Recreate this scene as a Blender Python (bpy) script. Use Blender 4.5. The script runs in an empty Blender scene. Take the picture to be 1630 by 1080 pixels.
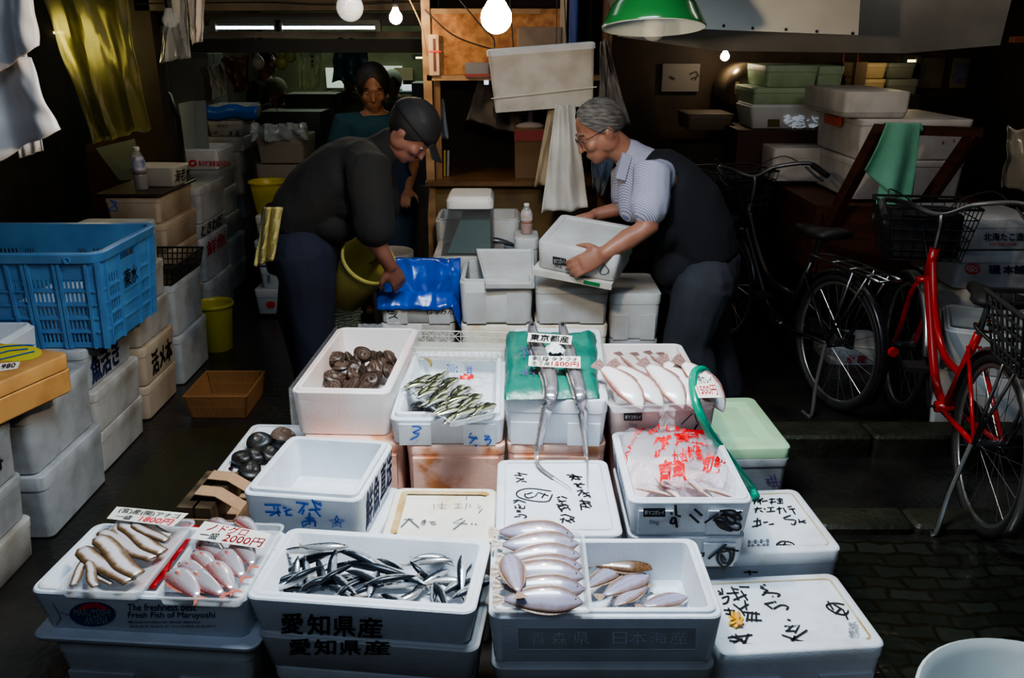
import bpy, math, random
from mathutils import Vector as V, Matrix as MX, noise as NZ
R=random.Random(7)
col=bpy.context.scene.collection
# ------------------------------------------------------------ camera
FPX=1350.0; CH=1.7; TH=math.atan(480/FPX); CT,ST=math.cos(TH),math.sin(TH)
CAM=V((0,0,CH))
cd=bpy.data.cameras.new('camera'); cam=bpy.data.objects.new('camera',cd); col.objects.link(cam)
cam.location=CAM; cam.rotation_euler=(math.pi/2-TH,0,0); cd.sensor_width=36; cd.lens=FPX/1630*36; cd.clip_start=.02
bpy.context.scene.camera=cam
def ray(x,y):
    u=(x-815)/FPX; v=(540-y)/FPX
    return V((u,CT+v*ST,-ST+v*CT))
def Pz(x,y,z): d=ray(x,y); return CAM+d*((z-CH)/d.z)
def PY(x,y,Y): d=ray(x,y); return CAM+d*(Y/d.y)
def Pl(x,y,p,n): d=ray(x,y); return CAM+d*((p-CAM).dot(n)/d.dot(n))
# ------------------------------------------------------------ materials
MC={}
def _n(nt,t,**k):
    n=nt.nodes.new(t)
    for a,b in k.items(): setattr(n,a,b)
    return n
def mat(name,c=(.8,.8,.8),rough=.5,metal=0,c2=None,ns=8,nd=4,lo=.35,hi=.65,bump=0,bs=60,trans=0,alpha=1,emis=0,ecol=None,coat=0,attr=None,ramp=None,spec=.5,wave=None,sss=0,brick=None,stretch=None,rnd=0):
    if name in MC: return MC[name]
    m=bpy.data.materials.new(name); m.use_nodes=True; nt=m.node_tree; L=nt.links
    b=nt.nodes['Principled BSDF']; I=b.inputs
    I['Base Color'].default_value=(*c,1); I['Roughness'].default_value=rough; I['Metallic'].default_value=metal
    I['Transmission Weight'].default_value=trans; I['Alpha'].default_value=alpha; I['Coat Weight'].default_value=coat
    I['Specular IOR Level'].default_value=spec
    if sss: I['Subsurface Weight'].default_value=sss; I['Subsurface Radius'].default_value=(.02,.008,.004)
    if emis: I['Emission Color'].default_value=(*(ecol or c),1); I['Emission Strength'].default_value=emis
    tc=_n(nt,'ShaderNodeTexCoord'); co=tc.outputs['Object']
    if stretch:
        mp=_n(nt,'ShaderNodeMapping'); mp.inputs['Scale'].default_value=stretch; L.new(co,mp.inputs['Vector']); co=mp.outputs['Vector']
    csock=None
    if ramp:
        at=_n(nt,'ShaderNodeAttribute',attribute_name=attr or 'dv')
        nz=_n(nt,'ShaderNodeTexNoise'); nz.inputs['Scale'].default_value=ns; nz.inputs['Detail'].default_value=nd; L.new(co,nz.inputs['Vector'])
        mm=_n(nt,'ShaderNodeMath',operation='MULTIPLY_ADD'); L.new(nz.outputs['Fac'],mm.inputs[0]); mm.inputs[1].default_value=lo; L.new(at.outputs['Fac'],mm.inputs[2])
        cr=_n(nt,'ShaderNodeValToRGB'); L.new(mm.outputs[0],cr.inputs['Fac'])
        e=cr.color_ramp.elements
        while len(e)<len(ramp): e.new(.5)
        for i,(p,cc) in enumerate(ramp): e[i].position=p; e[i].color=(*cc,1)
        csock=cr.outputs['Color']
    elif wave:
        w=_n(nt,'ShaderNodeTexWave'); w.inputs['Scale'].default_value=wave[0]; w.inputs['Distortion'].default_value=wave[1]; w.inputs['Detail'].default_value=3; w.bands_direction=wave[2]
        L.new(co,w.inputs['Vector']); cr=_n(nt,'ShaderNodeValToRGB'); L.new(w.outputs['Fac'],cr.inputs['Fac']); e=cr.color_ramp.elements
        e[0].position=lo; e[1].position=hi; e[0].color=(*c,1); e[1].color=(*(c2 or c),1); csock=cr.outputs['Color']
    elif brick:
        w=_n(nt,'ShaderNodeTexBrick'); w.inputs['Scale'].default_value=brick[0]; w.inputs['Mortar Size'].default_value=brick[1]
        w.inputs['Color1'].default_value=(*c,1); w.inputs['Color2'].default_value=(*c2,1); w.inputs['Mortar'].default_value=(*brick[2],1)
        nz=_n(nt,'ShaderNodeTexNoise'); nz.inputs['Scale'].default_value=6; L.new(co,nz.inputs['Vector']); vs=_n(nt,'ShaderNodeVectorMath',operation='MULTIPLY_ADD'); L.new(nz.outputs['Color'],vs.inputs[0]); vs.inputs[1].default_value=(.09,.09,0); L.new(co,vs.inputs[2]); L.new(vs.outputs[0],w.inputs['Vector']); csock=w.outputs['Color']
    elif c2:
        nz=_n(nt,'ShaderNodeTexNoise'); nz.inputs['Scale'].default_value=ns; nz.inputs['Detail'].default_value=nd; L.new(co,nz.inputs['Vector'])
        cr=_n(nt,'ShaderNodeValToRGB'); L.new(nz.outputs['Fac'],cr.inputs['Fac']); e=cr.color_ramp.elements
        e[0].position=lo; e[1].position=hi; e[0].color=(*c,1); e[1].color=(*c2,1); csock=cr.outputs['Color']
    if csock and rnd:
        oi=_n(nt,'ShaderNodeObjectInfo'); mr=_n(nt,'ShaderNodeMapRange'); L.new(oi.outputs['Random'],mr.inputs[0]); mr.inputs[3].default_value=1-rnd; mr.inputs[4].default_value=1+rnd*.7
        vm=_n(nt,'ShaderNodeVectorMath',operation='SCALE'); L.new(csock,vm.inputs[0]); L.new(mr.outputs[0],vm.inputs['Scale']); csock=vm.outputs[0]
    if csock: L.new(csock,I['Base Color'])
    if csock and emis and not ecol: L.new(csock,I['Emission Color'])
    if bump:
        nb=_n(nt,'ShaderNodeTexNoise'); nb.inputs['Scale'].default_value=bs; nb.inputs['Detail'].default_value=3; L.new(co,nb.inputs['Vector'])
        bp=_n(nt,'ShaderNodeBump'); bp.inputs['Strength'].default_value=bump; bp.inputs['Distance'].default_value=.01; L.new(nb.outputs['Fac'],bp.inputs['Height']); L.new(bp.outputs['Normal'],I['Normal'])
    MC[name]=m; return m
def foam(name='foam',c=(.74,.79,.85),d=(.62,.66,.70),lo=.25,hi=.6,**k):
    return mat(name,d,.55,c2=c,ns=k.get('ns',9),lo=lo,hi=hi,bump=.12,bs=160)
FOAM=foam()
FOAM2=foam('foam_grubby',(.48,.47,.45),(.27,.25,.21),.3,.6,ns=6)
FOAM3=foam('foam_tan',(.50,.41,.31),(.30,.21,.13),.3,.6,ns=5)
FOAMY=foam('foam_yellowed',(.80,.76,.66),(.62,.46,.25),.28,.5,ns=6)
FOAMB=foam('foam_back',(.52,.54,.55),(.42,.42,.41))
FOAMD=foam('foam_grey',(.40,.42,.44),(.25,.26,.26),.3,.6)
PINK=foam('foam_pink',(.92,.60,.49),(.66,.27,.12),.34,.47,ns=8)
CREAM=foam('foam_stained_pink',(.84,.80,.79),(.84,.60,.52),.35,.6,ns=4)
GREENF=foam('foam_mint',(.50,.80,.50),(.47,.70,.40),.3,.6)
INK=mat('black_ink',(.012,.012,.014),.6); INKG=mat('grey_ink',(.16,.17,.19),.6); BLUEI=mat('blue_ink',(.03,.14,.62),.6); REDI=mat('red_ink',(.75,.03,.05),.6)
NAVYI=mat('navy_ink',(.03,.05,.16),.6); PURP=mat('purple_ink',(.15,.06,.28),.6); PAPER=mat('paper_card',(.82,.80,.72),.6)
BLK=mat('black_plastic',(.012,.012,.013),.6); CHROME=mat('chrome',(.33,.33,.34),.3,1); STEELD=mat('dull_steel',(.22,.22,.23),.4,.9)
CLEAR=mat('clear_tray_plastic',(.85,.88,.9),.12,alpha=.3); FILM=mat('clear_film',(.88,.9,.92),.12,alpha=.16,bump=.5,bs=25)
# ------------------------------------------------------------ mesh builder
class MB:
    def __init__(s,xf=None): s.v=[];s.f=[];s.m=[];s.a=[];s.xf=xf or MX();s.mi=0
    def vx(s,p,a=0.): s.v.append(s.xf@V(p)); s.a.append(a); return len(s.v)-1
    def fc(s,*i): s.f.append(i); s.m.append(s.mi)
    def loft(s,loops,c0=True,c1=True,closed=True,attr=None):
        n=len(loops[0]); ids=[]
        for j,lp in enumerate(loops): ids.append([s.vx(p,attr[j][i] if attr else 0) for i,p in enumerate(lp)])
        for a,b in zip(ids,ids[1:]):
            for i in range(n if closed else n-1):
                k=(i+1)%n; s.fc(a[i],a[k],b[k],b[i])
        if c0 and closed: s.f.append(tuple(reversed(ids[0]))); s.m.append(s.mi)
        if c1 and closed: s.f.append(tuple(ids[-1])); s.m.append(s.mi)
        return s
    def box(s,lo,hi):
        x0,y0,z0=lo;x1,y1,z1=hi
        s.loft([[(x0,y0,z),(x1,y0,z),(x1,y1,z),(x0,y1,z)] for z in (z0,z1)]); return s
    def obox(s,c,ax,ay,az):  # centre and three half-axis vectors
        c,ax,ay,az=V(c),V(ax),V(ay),V(az)
        s.loft([[c-ax-ay+z,c+ax-ay+z,c+ax+ay+z,c-ax+ay+z] for z in (-az,az)]); return s
    def bar(s,a,b,w,h,up=(0,0,1)):
        a,b=V(a),V(b); d=(b-a); x=d.cross(V(up)).normalized()*w/2; z=x.cross(d).normalized()*h/2
        s.obox((a+b)/2,d/2,x,z); return s
    def tube(s,pts,r,n=8,caps=True,closed=False,up=None):
        pts=[V(p) for p in pts]; N=len(pts); loops=[]; x=None
        for i,p in enumerate(pts):
            if closed: t=pts[(i+1)%N]-pts[i-1]
            else: t=pts[min(i+1,N-1)]-pts[max(i-1,0)]
            t=t.normalized() if t.length>1e-9 else V((0,0,1))
            if x is None:
                h=V(up) if up else (V((0,0,1)) if abs(t.z)<.9 else V((1,0,0)))
                x=h-t*h.dot(t)
            else:
                h=V(up) if up else x
                x=h-t*h.dot(t)
            if x.length<1e-6: x=t.orthogonal()
            x=x.normalized(); y=t.cross(x)
            rr=r[i] if isinstance(r,(list,tuple)) else r
            a,b=rr if isinstance(rr,(list,tuple)) else (rr,rr)
            loops.append([p+y*(math.cos(2*math.pi*k/n)*a)+x*(math.sin(2*math.pi*k/n)*b) for k in range(n)])
        if closed: loops.append(loops[0]); caps=False
        s.loft(loops,caps,caps); return s
    def lathe(s,prof,c=(0,0,0),n=24,c0=True,c1=True,ax=None):
        c=V(c); q=V((0,0,1)).rotation_difference(V(ax)) if ax else None
        lp=[]
        for r,z in prof:
            l=[V((math.cos(2*math.pi*k/n)*r,math.sin(2*math.pi*k/n)*r,z)) for k in range(n)]
            if q: 
                for p in l: p.rotate(q)
            lp.append([c+p for p in l])
        s.loft(lp,c0,c1); return s
    def ball(s,c,r,n=12,rings=8,rot=None):
        if not isinstance(r,(list,tuple,V)): r=(r,r,r)
        c=V(c); lp=[]
        for j in range(rings+1):
            t=math.pi*(.03+.94*j/rings); 
            l=[V((r[0]*math.sin(t)*math.cos(2*math.pi*k/n),r[1]*math.sin(t)*math.sin(2*math.pi*k/n),-r[2]*math.cos(t))) for k in range(n)]
            if rot: l=[rot@p for p in l]
            lp.append([c+p for p in l])
        s.loft(lp); return s
    def quad(s,*p): s.fc(*[s.vx(q) for q in p]); return s
    def ribbon(s,pts,nrm,w):
        pts=[V(p) for p in pts]; nrm=V(nrm).normalized(); L=[]
        for i,p in enumerate(pts):
            t=pts[min(i+1,len(pts)-1)]-pts[max(i-1,0)]
            if t.length<1e-9: t=V((1,0,0))
            x=nrm.cross(t.normalized())*w/2; L.append((s.vx(p-x),s.vx(p+x)))
        for a,b in zip(L,L[1:]): s.fc(a[0],b[0],b[1],a[1])
        return s
    def sheet(s,fn,nu,nv,attr=None):
        g=[[s.vx(fn(i/nu,j/nv),attr(i/nu,j/nv) if attr else 0) for i in range(nu+1)] for j in range(nv+1)]
        for j in range(nv):
            for i in range(nu): s.fc(g[j][i],g[j][i+1],g[j+1][i+1],g[j+1][i])
        return s
    def mesh(s,name,mats,smooth=40,o=V((0,0,0)),thick=0):
        me=bpy.data.meshes.new(name); me.from_pydata([p-o for p in s.v],[],s.f)
        for m in (mats if isinstance(mats,(list,tuple)) else [mats]): me.materials.append(m)
        for i,p in enumerate(me.polygons): p.material_index=s.m[i]; p.use_smooth=bool(smooth)
        if smooth and smooth<180: me.set_sharp_from_angle(angle=math.radians(smooth))
        if any(s.a):
            at=me.attributes.new('dv','FLOAT','POINT'); at.data.foreach_set('value',s.a)
        me.update(); return me
    def build(s,name,mats,parent=None,o=None,smooth=40,thick=0):
        if o is None:
            if parent: o=parent.matrix_basis.translation.copy() if False else wl(parent)
            else:
                xs=[p.x for p in s.v];ys=[p.y for p in s.v];zs=[p.z for p in s.v]
                o=V(((min(xs)+max(xs))/2,(min(ys)+max(ys))/2,min(zs)))
        o=V(o); ob=bpy.data.objects.new(name,s.mesh(name,mats,smooth,o)); col.objects.link(ob)
        if parent: ob.parent=parent; ob.location=o-wl(parent)
        else: ob.location=o
        if thick:
            md=ob.modifiers.new('thickness','SOLIDIFY'); md.thickness=thick; md.offset=0
        return ob
def wl(o):  # world location (nothing placed with a parent is rotated until copied)
    p=V(o.location)
    while o.parent: o=o.parent; p=p+V(o.location)
    return p
def tag(o,label=None,cat=None,group=None,kind=None):
    if label: o['label']=label
    if cat: o['category']=cat
    if group: o['group']=group
    if kind: o['kind']=kind
    return o
def empty(name,loc,label=None,cat=None,group=None,kind=None):
    o=bpy.data.objects.new(name,None); o.empty_display_size=.05; o.location=loc; col.objects.link(o); return tag(o,label,cat,group,kind)
def dup(o,loc=None,rot=None,label=None,group=None,scale=None):
    c=o.copy(); col.objects.link(c)
    for ch in list(o.children):
        k=ch.copy(); col.objects.link(k); k.parent=c
        for g in ch.children:
            q=g.copy(); col.objects.link(q); q.parent=k
    if loc is not None: c.location=loc
    if rot is not None: c.rotation_euler=rot
    if scale: c.scale=scale if isinstance(scale,(tuple,list)) else (scale,)*3
    if label: c['label']=label
    if group: c['group']=group
    return c
# ------------------------------------------------------------ lettering
_TC={}
def textmesh(txt,bold=0):
    k=(txt,bold)
    if k in _TC: return _TC[k]
    cu=bpy.data.curves.new('t','FONT'); cu.body=txt; cu.size=1; cu.resolution_u=3; cu.offset=bold
    ob=bpy.data.objects.new('t',cu); col.objects.link(ob); dg=bpy.context.evaluated_depsgraph_get(); dg.update()
    me=bpy.data.meshes.new_from_object(ob.evaluated_get(dg))
    vs=[v.co.copy() for v in me.vertices]; fs=[tuple(p.vertices) for p in me.polygons]
    bpy.data.objects.remove(ob); bpy.data.curves.remove(cu); bpy.data.meshes.remove(me)
    xs=[v.x for v in vs] or [0,1]; ys=[v.y for v in vs] or [0,1]; x0,y0=min(xs),min(ys); w=max(max(xs)-x0,1e-6); h=max(max(ys)-y0,1e-6)
    _TC[k]=([((v.x-x0)/w,(v.y-y0)/h) for v in vs],fs); return _TC[k]
def put_text(mb,txt,a,b,c,nrm,bold=0,off=.0015):
    a,b,c=V(a),V(b),V(c)
    if bold>.012:
        n_=max(1,len(txt)); k=bold*.6
        for dx,dy in ((-k,-k),(k,-k),(-k,k),(k,k),(0,0)): d=(b-a)*(dx/n_)+(c-a)*dy; put_text(mb,txt,a+d,b+d,c+d,nrm,0,off)
        return
    vs,fs=textmesh(txt,bold); base=len(mb.v); nn=V(nrm).normalized()*off
    for u,v in vs: mb.vx(a+(b-a)*u+(c-a)*v+nn)
    flip=(b-a).cross(c-a).dot(nn)<0
    for f in fs: mb.f.append(tuple(base+i for i in (reversed(f) if flip else f))); mb.m.append(mb.mi)
class Mark:
    """lettering collected on one plane, given by the places where it is seen"""
    def __init__(s,p,n): s.p=V(p); s.n=V(n).normalized(); s.mb=MB(); s.g=[]
    def at(s,x,y): return Pl(x,y,s.p,s.n)
    def text(s,t,bl,br,tl,bold=0):
        s.g.append((len(s.mb.v),len(s.mb.f))); put_text(s.mb,t,s.at(*bl),s.at(*br),s.at(*tl),s.n,bold); return s
    def rect(s,t,x0,y0,x1,y1,bold=0): return s.text(t,(x0,y1),(x1,y1),(x0,y0),bold)
    def line(s,pts,w=.006,sm=True):
        s.g.append((len(s.mb.v),len(s.mb.f)))
        w*=.66
        if sm and 4<=len(pts)!=11:
            P=[V((*q,0)) for q in pts]; Q=[]
            for i in range(len(P)-1):
                a,b,c,d=P[max(i-1,0)],P[i],P[i+1],P[min(i+2,len(P)-1)]
                for j in range(5):
                    t=j/5; Q.append(.5*((2*b)+(c-a)*t+(2*a-5*b+4*c-d)*t*t+(3*b-a-3*c+d)*t**3))
            pts=[(q.x,q.y) for q in Q+[P[-1]]]
        s.mb.ribbon([s.at(*q)+s.n*.0015 for q in pts],s.n,w); return s
    def lines(s,ls,w=.006):
        for l in ls: s.line(l,w)
        return s
    def area(s,*pts): s.mb.fc(*[s.mb.vx(s.at(*q)+s.n*.001) for q in pts]); return s
    def build(s,m,parent,name='lettering',gap=.035):
        if len(s.g)<2 or s.g[0]!=(0,0): return s.mb.build(name,m,parent,smooth=0)
        B=[]
        for (v0,f0),(v1,f1) in zip(s.g,s.g[1:]+[(len(s.mb.v),len(s.mb.f))]):
            P=s.mb.v[v0:v1]
            if P: B.append(([min(p[i] for p in P)-gap/2 for i in range(3)],[max(p[i] for p in P)+gap/2 for i in range(3)],[(v0,v1,f0,f1)]))
        ch=True
        while ch:
            ch=False
            for i in range(len(B)):
                for j in range(i+1,len(B)):
                    if all(B[i][0][k]<=B[j][1][k] and B[j][0][k]<=B[i][1][k] for k in range(3)):
                        a,b=B[i],B.pop(j); B[i]=([min(x,y) for x,y in zip(a[0],b[0])],[max(x,y) for x,y in zip(a[1],b[1])],a[2]+b[2]); ch=True; break
                if ch: break
        for b in B:
            q=MB()
            for v0,v1,f0,f1 in b[2]:
                d=len(q.v)-v0; q.v+=s.mb.v[v0:v1]; q.a+=[0.]*(v1-v0)
                for f in s.mb.f[f0:f1]: q.f.append(tuple(i+d for i in f)); q.m.append(0)
            o=q.build(name,m,parent,smooth=0)
        return o
# ------------------------------------------------------------ foam boxes
def rrect(w,d,r,z,ins=0,seg=4):
    x0,y0,x1,y1=ins,ins,w-ins,d-ins; r=max(r-ins*.5,.004); out=[]
    for cx,cy,a0 in ((x1-r,y0+r,-90),(x1-r,y1-r,0),(x0+r,y1-r,90),(x0+r,y0+r,180)):
        for k in range(seg+1):
            a=math.radians(a0+90*k/seg); out.append((cx+r*math.cos(a),cy+r*math.sin(a),z))
    return out
class Fr:
    """a box's frame: front-left and front-right corner of its top, height of the top"""
    def __init__(s,FL,FR,z,d=None,B=None,h=.15,t=.015,w=None,world=False,side='r'):
        if world: A,Bp=V((*FL,z)),V((*FR,z))
        else: A,Bp=Pz(*FL,z),Pz(*FR,z)
        s.x=(Bp-A).normalized(); s.w=(Bp-A).length
        if w:
            if side=='r': A=Bp-s.x*w
            s.w=w
        s.y=V((-s.x.y,s.x.x,0)); s.d=d if d else (Pz(*B,z)-A).dot(s.y)
        s.z=z; s.h=h; s.t=t; s.A=A; s.o=V((A.x,A.y,z-h))
        s.M=MX(((s.x.x,s.y.x,0,s.o.x),(s.x.y,s.y.y,0,s.o.y),(0,0,1,s.o.z),(0,0,0,1)))
        s.c=s.o+s.x*s.w/2+s.y*s.d/2
    def L(s,x,y,z): return s.M@V((x,y,z))
    def face(s,k):
        t=s.t
        if k=='top': return s.A,V((0,0,1))
        if k=='front': a,b,c=V((0,0,s.h)),V((1,0,s.h)),V((0,t,0))
        if k=='left': a,b,c=V((0,1,s.h)),V((0,0,s.h)),V((t,0,0))
        if k=='right': a,b,c=V((s.w,0,s.h)),V((s.w,1,s.h)),V((s.w-t,0,0))
        n=(b-a).cross(a-c).normalized(); R3=s.M.to_3x3(); 
        return s.M@a+R3@n*.0025,R3@n
    def mark(s,k): return Mark(*s.face(k))
    def under(s,h,t=None,ins=0,dx=0,dy=0,w=None,d=None):
        f=Fr.__new__(Fr); f.__dict__.update(s.__dict__); f.h=h; f.t=s.t if t is None else t; f.z=s.z-s.h
        f.w=(w or s.w-2*ins); f.d=(d or s.d-2*ins); f.A=V((s.A.x,s.A.y,f.z))+s.x*(ins+dx)+s.y*(ins+dy); f.o=V((f.A.x,f.A.y,f.z-h))
        f.M=MX(((s.x.x,s.y.x,0,f.o.x),(s.x.y,s.y.y,0,f.o.y),(0,0,1,f.o.z),(0,0,0,1))); f.c=f.o+f.x*f.w/2+f.y*f.d/2
        return f
def m_open(fr,wall=.024,floor=.022,lip=.012,r=.03,mb=None,h=None,feet=False):
    mb=mb or MB(fr.M); w,d,h,t=fr.w,fr.d,fr.h,fr.t
    lo=[rrect(w,d,r,0,t+.006),rrect(w,d,r,.006,t),rrect(w,d,r,h-lip-.004,0),rrect(w,d,r,h-lip,.003)]
    if lip>.002: lo+=[rrect(w,d,r,h-lip,wall*.42),rrect(w,d,r,h-.002,wall*.46),rrect(w,d,r,h,wall*.55)]
    lo+=[rrect(w,d,r,h,wall-.003),rrect(w,d,r,h-.003,wall),rrect(w,d,r,floor+.012,wall+t*.8),rrect(w,d,r,floor,wall+t*.8+.012)]
    mb.loft(lo)
    if feet: feet_(mb,fr)
    return mb
def feet_(mb,fr,n=2):
    w,d,h,t=fr.w,fr.d,fr.h,fr.t
    for a,b in ((.03,w*.36),(w*.64,w-.03)):
        mb.loft([[(a,t-.006,.0),(b,t-.006,.0),(b,t+.02,0),(a,t+.02,0)],[(a,t*.2-.006,h*.72),(b,t*.2-.006,h*.72),(b,t+.02,h*.72),(a,t+.02,h*.72)]])
def m_closed(fr,r=.03,mb=None,notch=False):
    mb=mb or MB(fr.M); w,d,h,t=fr.w,fr.d,fr.h,fr.t
    mb.loft([rrect(w,d,r,0,t+.006),rrect(w,d,r,.006,t),rrect(w,d,r,h-.004,0),rrect(w,d,r,h,.004)])
    if notch:
        for a,b in ((.02,w*.38),(w*.62,w-.02)):
            mb.loft([[(a,t-.006,.0),(b,t-.006,.0),(b,t+.02,0),(a,t+.02,0)],[(a,t*.3-.006,h*.7),(b,t*.3-.006,h*.7),(b,t+.02,h*.7),(a,t+.02,h*.7)]])
    return mb
def m_lid(fr,th=.03,r=.03,rim=.028,rec=.005,lap=0,mb=None,tabs=False):
    """a lid filling the top th of the frame"""
    mb=mb or MB(fr.M); w,d,h=fr.w,fr.d,fr.h; z0=h-th
    lo=[rrect(w,d,r,z0,.002-lap),rrect(w,d,r,h-.006,-lap),rrect(w,d,r,h-.0015,.003-lap),rrect(w,d,r,h,.008-lap)]
    if rec: lo+=[rrect(w,d,r,h,rim),rrect(w,d,r,h-rec,rim+.006)]
    mb.loft(lo)
    if tabs:
        for a,b in ((.0,w*.30),(w*.70,w)):
            for y0,y1 in ((.012,rim+.02),(d-rim-.02,d-.012)): mb.box((a+.02,y0,h-.006),(b-.02,y1,h+.003))
    return mb
def open_box(fr,label,m=FOAM,name='foam_box',cat='foam box',group=None,**k):
    return tag(m_open(fr,**k).build(name,m,o=V((fr.c.x,fr.c.y,fr.o.z))),label,cat,group)
def lid_box(fr,label,m=FOAM,ml=None,th=.035,name='lidded_foam_box',cat='foam box',group=None,notch=False,**k):
    e=empty(name,V((fr.c.x,fr.c.y,fr.o.z)),label,cat,group)
    b=fr.under(fr.h-th,ins=.004); b.o=V((b.A.x,b.A.y,fr.o.z)); b.h=fr.h-th; b.M=b.M.copy(); b.M.translation=b.o
    m_closed(b,notch=notch).build('box_body',m,e); m_lid(fr,th,**k).build('lid',ml or m,e); return e
def simple_box(fr,label,m=FOAM,name='foam_box',cat='foam box',group=None,seam=.7,**k):
    """a closed box seen only as one of a stack: body and its lid"""
    return lid_box(fr,label,m,th=fr.h*(1-seam),name=name,cat=cat,group=group,rec=0,**k)
# ============================================================ DISPLAY: foam boxes
def px(crop,s,*pts): return [(crop[0]+a*s,crop[1]+b*s) for a,b in pts]
# --- front row, left: box with the eel and seaperch trays
fA=Fr((42.5,940),(391,958),.42,B=(152,830),h=.128,t=.02)
bA=open_box(fA,'white foam box printed in blue at front left, under the eel and red fish trays',FOAM,lip=.004)
k=fA.mark('front'); k.rect('The freshness best',203,961,312,972,.02); k.rect('Fresh Fish of Maruyoshi',204,974,342,986,.02); k.rect('Mutual traditional direct delivery',205,988,319,993,.01)
k.mb.mi=0; k.build(NAVYI,bA)
k=fA.mark('front'); k.rect('鮮魚直送 鮮度抜群 ○○市場発 鮮魚専門',207,995,343,999,.01); k.lines([[(84,960),(93,975),(97,985)],[(97,985),(90,995)],[(97,975),(112,980)],[(150,960),(165,968)]],.004); k.build(INKG,bA)
cx,cy=147.5,978
k=fA.mark('front'); k.area(*[(cx+37*math.cos(a*.3927),cy+20*math.sin(a*.3927)) for a in range(16)]); k.build(NAVYI,bA,'emblem')
k=fA.mark('front'); k.p=k.p+k.n*.0012; k.area((122,972),(133,962),(152,959),(170,966),(172,972),(150,968)); k.build(REDI,bA,'emblem')
k=fA.mark('front'); k.p=k.p+k.n*.0024; k.rect('MARUYOSHI',118,970,176,980,.02); k.rect('ANTENA',136,981,172,993,.02); k.build(FOAM,bA,'emblem_lettering')
fl=fA.under(.022,t=.004,dx=-.012,dy=-.012,w=fA.w+.03,d=fA.d+.02)
tag(m_closed(fl).build('foam_board',FOAM,o=V((fl.c.x,fl.c.y,fl.o.z))),'white foam lid board under the blue printed front left box','foam lid')
fu=fl.under(.268,t=.03,ins=.03)
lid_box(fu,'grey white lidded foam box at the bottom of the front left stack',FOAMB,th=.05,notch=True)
# --- sardine boxes
fB=Fr((386.5,950),(755.5,976),.43,B=(455.9,838),h=.112,t=.018)
bB=open_box(fB,'white foam box of silver sardines, black lettering, top of its stack',FOAM,lip=.003,wall=.03)
k=fB.mark('front'); ch='愛知県産'
for c_,a,y0,b,y1 in (('愛',448,976,482,1009),('知',490,978,524,1011),('県',531,981,565,1013),('産',570,983,608,1015)): k.text(c_,(a,y1-1),(b,y1),(a,y0),.035)
k.build(INK,bB)
fB2=fB.under(.11,t=.018,dx=.018,dy=.004,w=fB.w-.012)
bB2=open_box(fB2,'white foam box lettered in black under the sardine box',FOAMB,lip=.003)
k=fB2.mark('front')
for c_,a,y0,b,y1 in (('愛',461,1017,494,1042),('知',501,1018,534,1042),('県',541,1020,574,1042),('産',580,1020,620,1042)): k.text(c_,(a,y1),(b,y1),(a,y0),.035)
k.build(INK,bB2)
fB3=fB2.under(.208,t=.02,ins=.02)
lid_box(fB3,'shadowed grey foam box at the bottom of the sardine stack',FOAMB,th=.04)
# --- flounder boxes
fC=Fr((777,979),(1154,979),.43,B=(1105,853),h=.148,t=.012)
bC=open_box(fC,'white foam box of pale flounders with embossed lettering on its front',FOAM,lip=.008,wall=.03)
k=fC.mark('front'); mb=k.mb
def emb(x0,y0,x1,y1):
    k.line([(x0,y0),(x1,y0)],.003); k.line([(x0,y1),(x1,y1)],.006); k.line([(x0,y0),(x0,y1)],.003); k.line([(x1,y0),(x1,y1)],.003)
emb(824,1000,1108,1034)
k.build(FOAM,bC,'embossed_frame')
k=fC.mark('front'); k.p=k.p-k.n*.0015; k.area((824,1034),(1108,1034),(1108,1000),(824,1000)); k.build(FOAMD,bC,'shaded_sign_panel')  # darker foam paints in the shade of the sunken panel
k=fC.mark('front')
for c_,a,b in (('青',845,868),('森',878,902),('県',913,938),('日',975,998),('本',1000,1030),('海',1034,1062),('産',1066,1094)): k.rect(c_,a,1006,b,1026,0)
k.build(mat('foam_highlight',(.62,.66,.72),.4),bC,'embossed_lettering')  # lighter foam paints in the highlights on the raised letters
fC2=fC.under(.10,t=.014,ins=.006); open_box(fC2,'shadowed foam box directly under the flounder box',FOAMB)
fC3=fC2.under(.182,t=.014,ins=.015); simple_box(fC3,'foam box at the bottom of the flounder stack',FOAMB)
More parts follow.
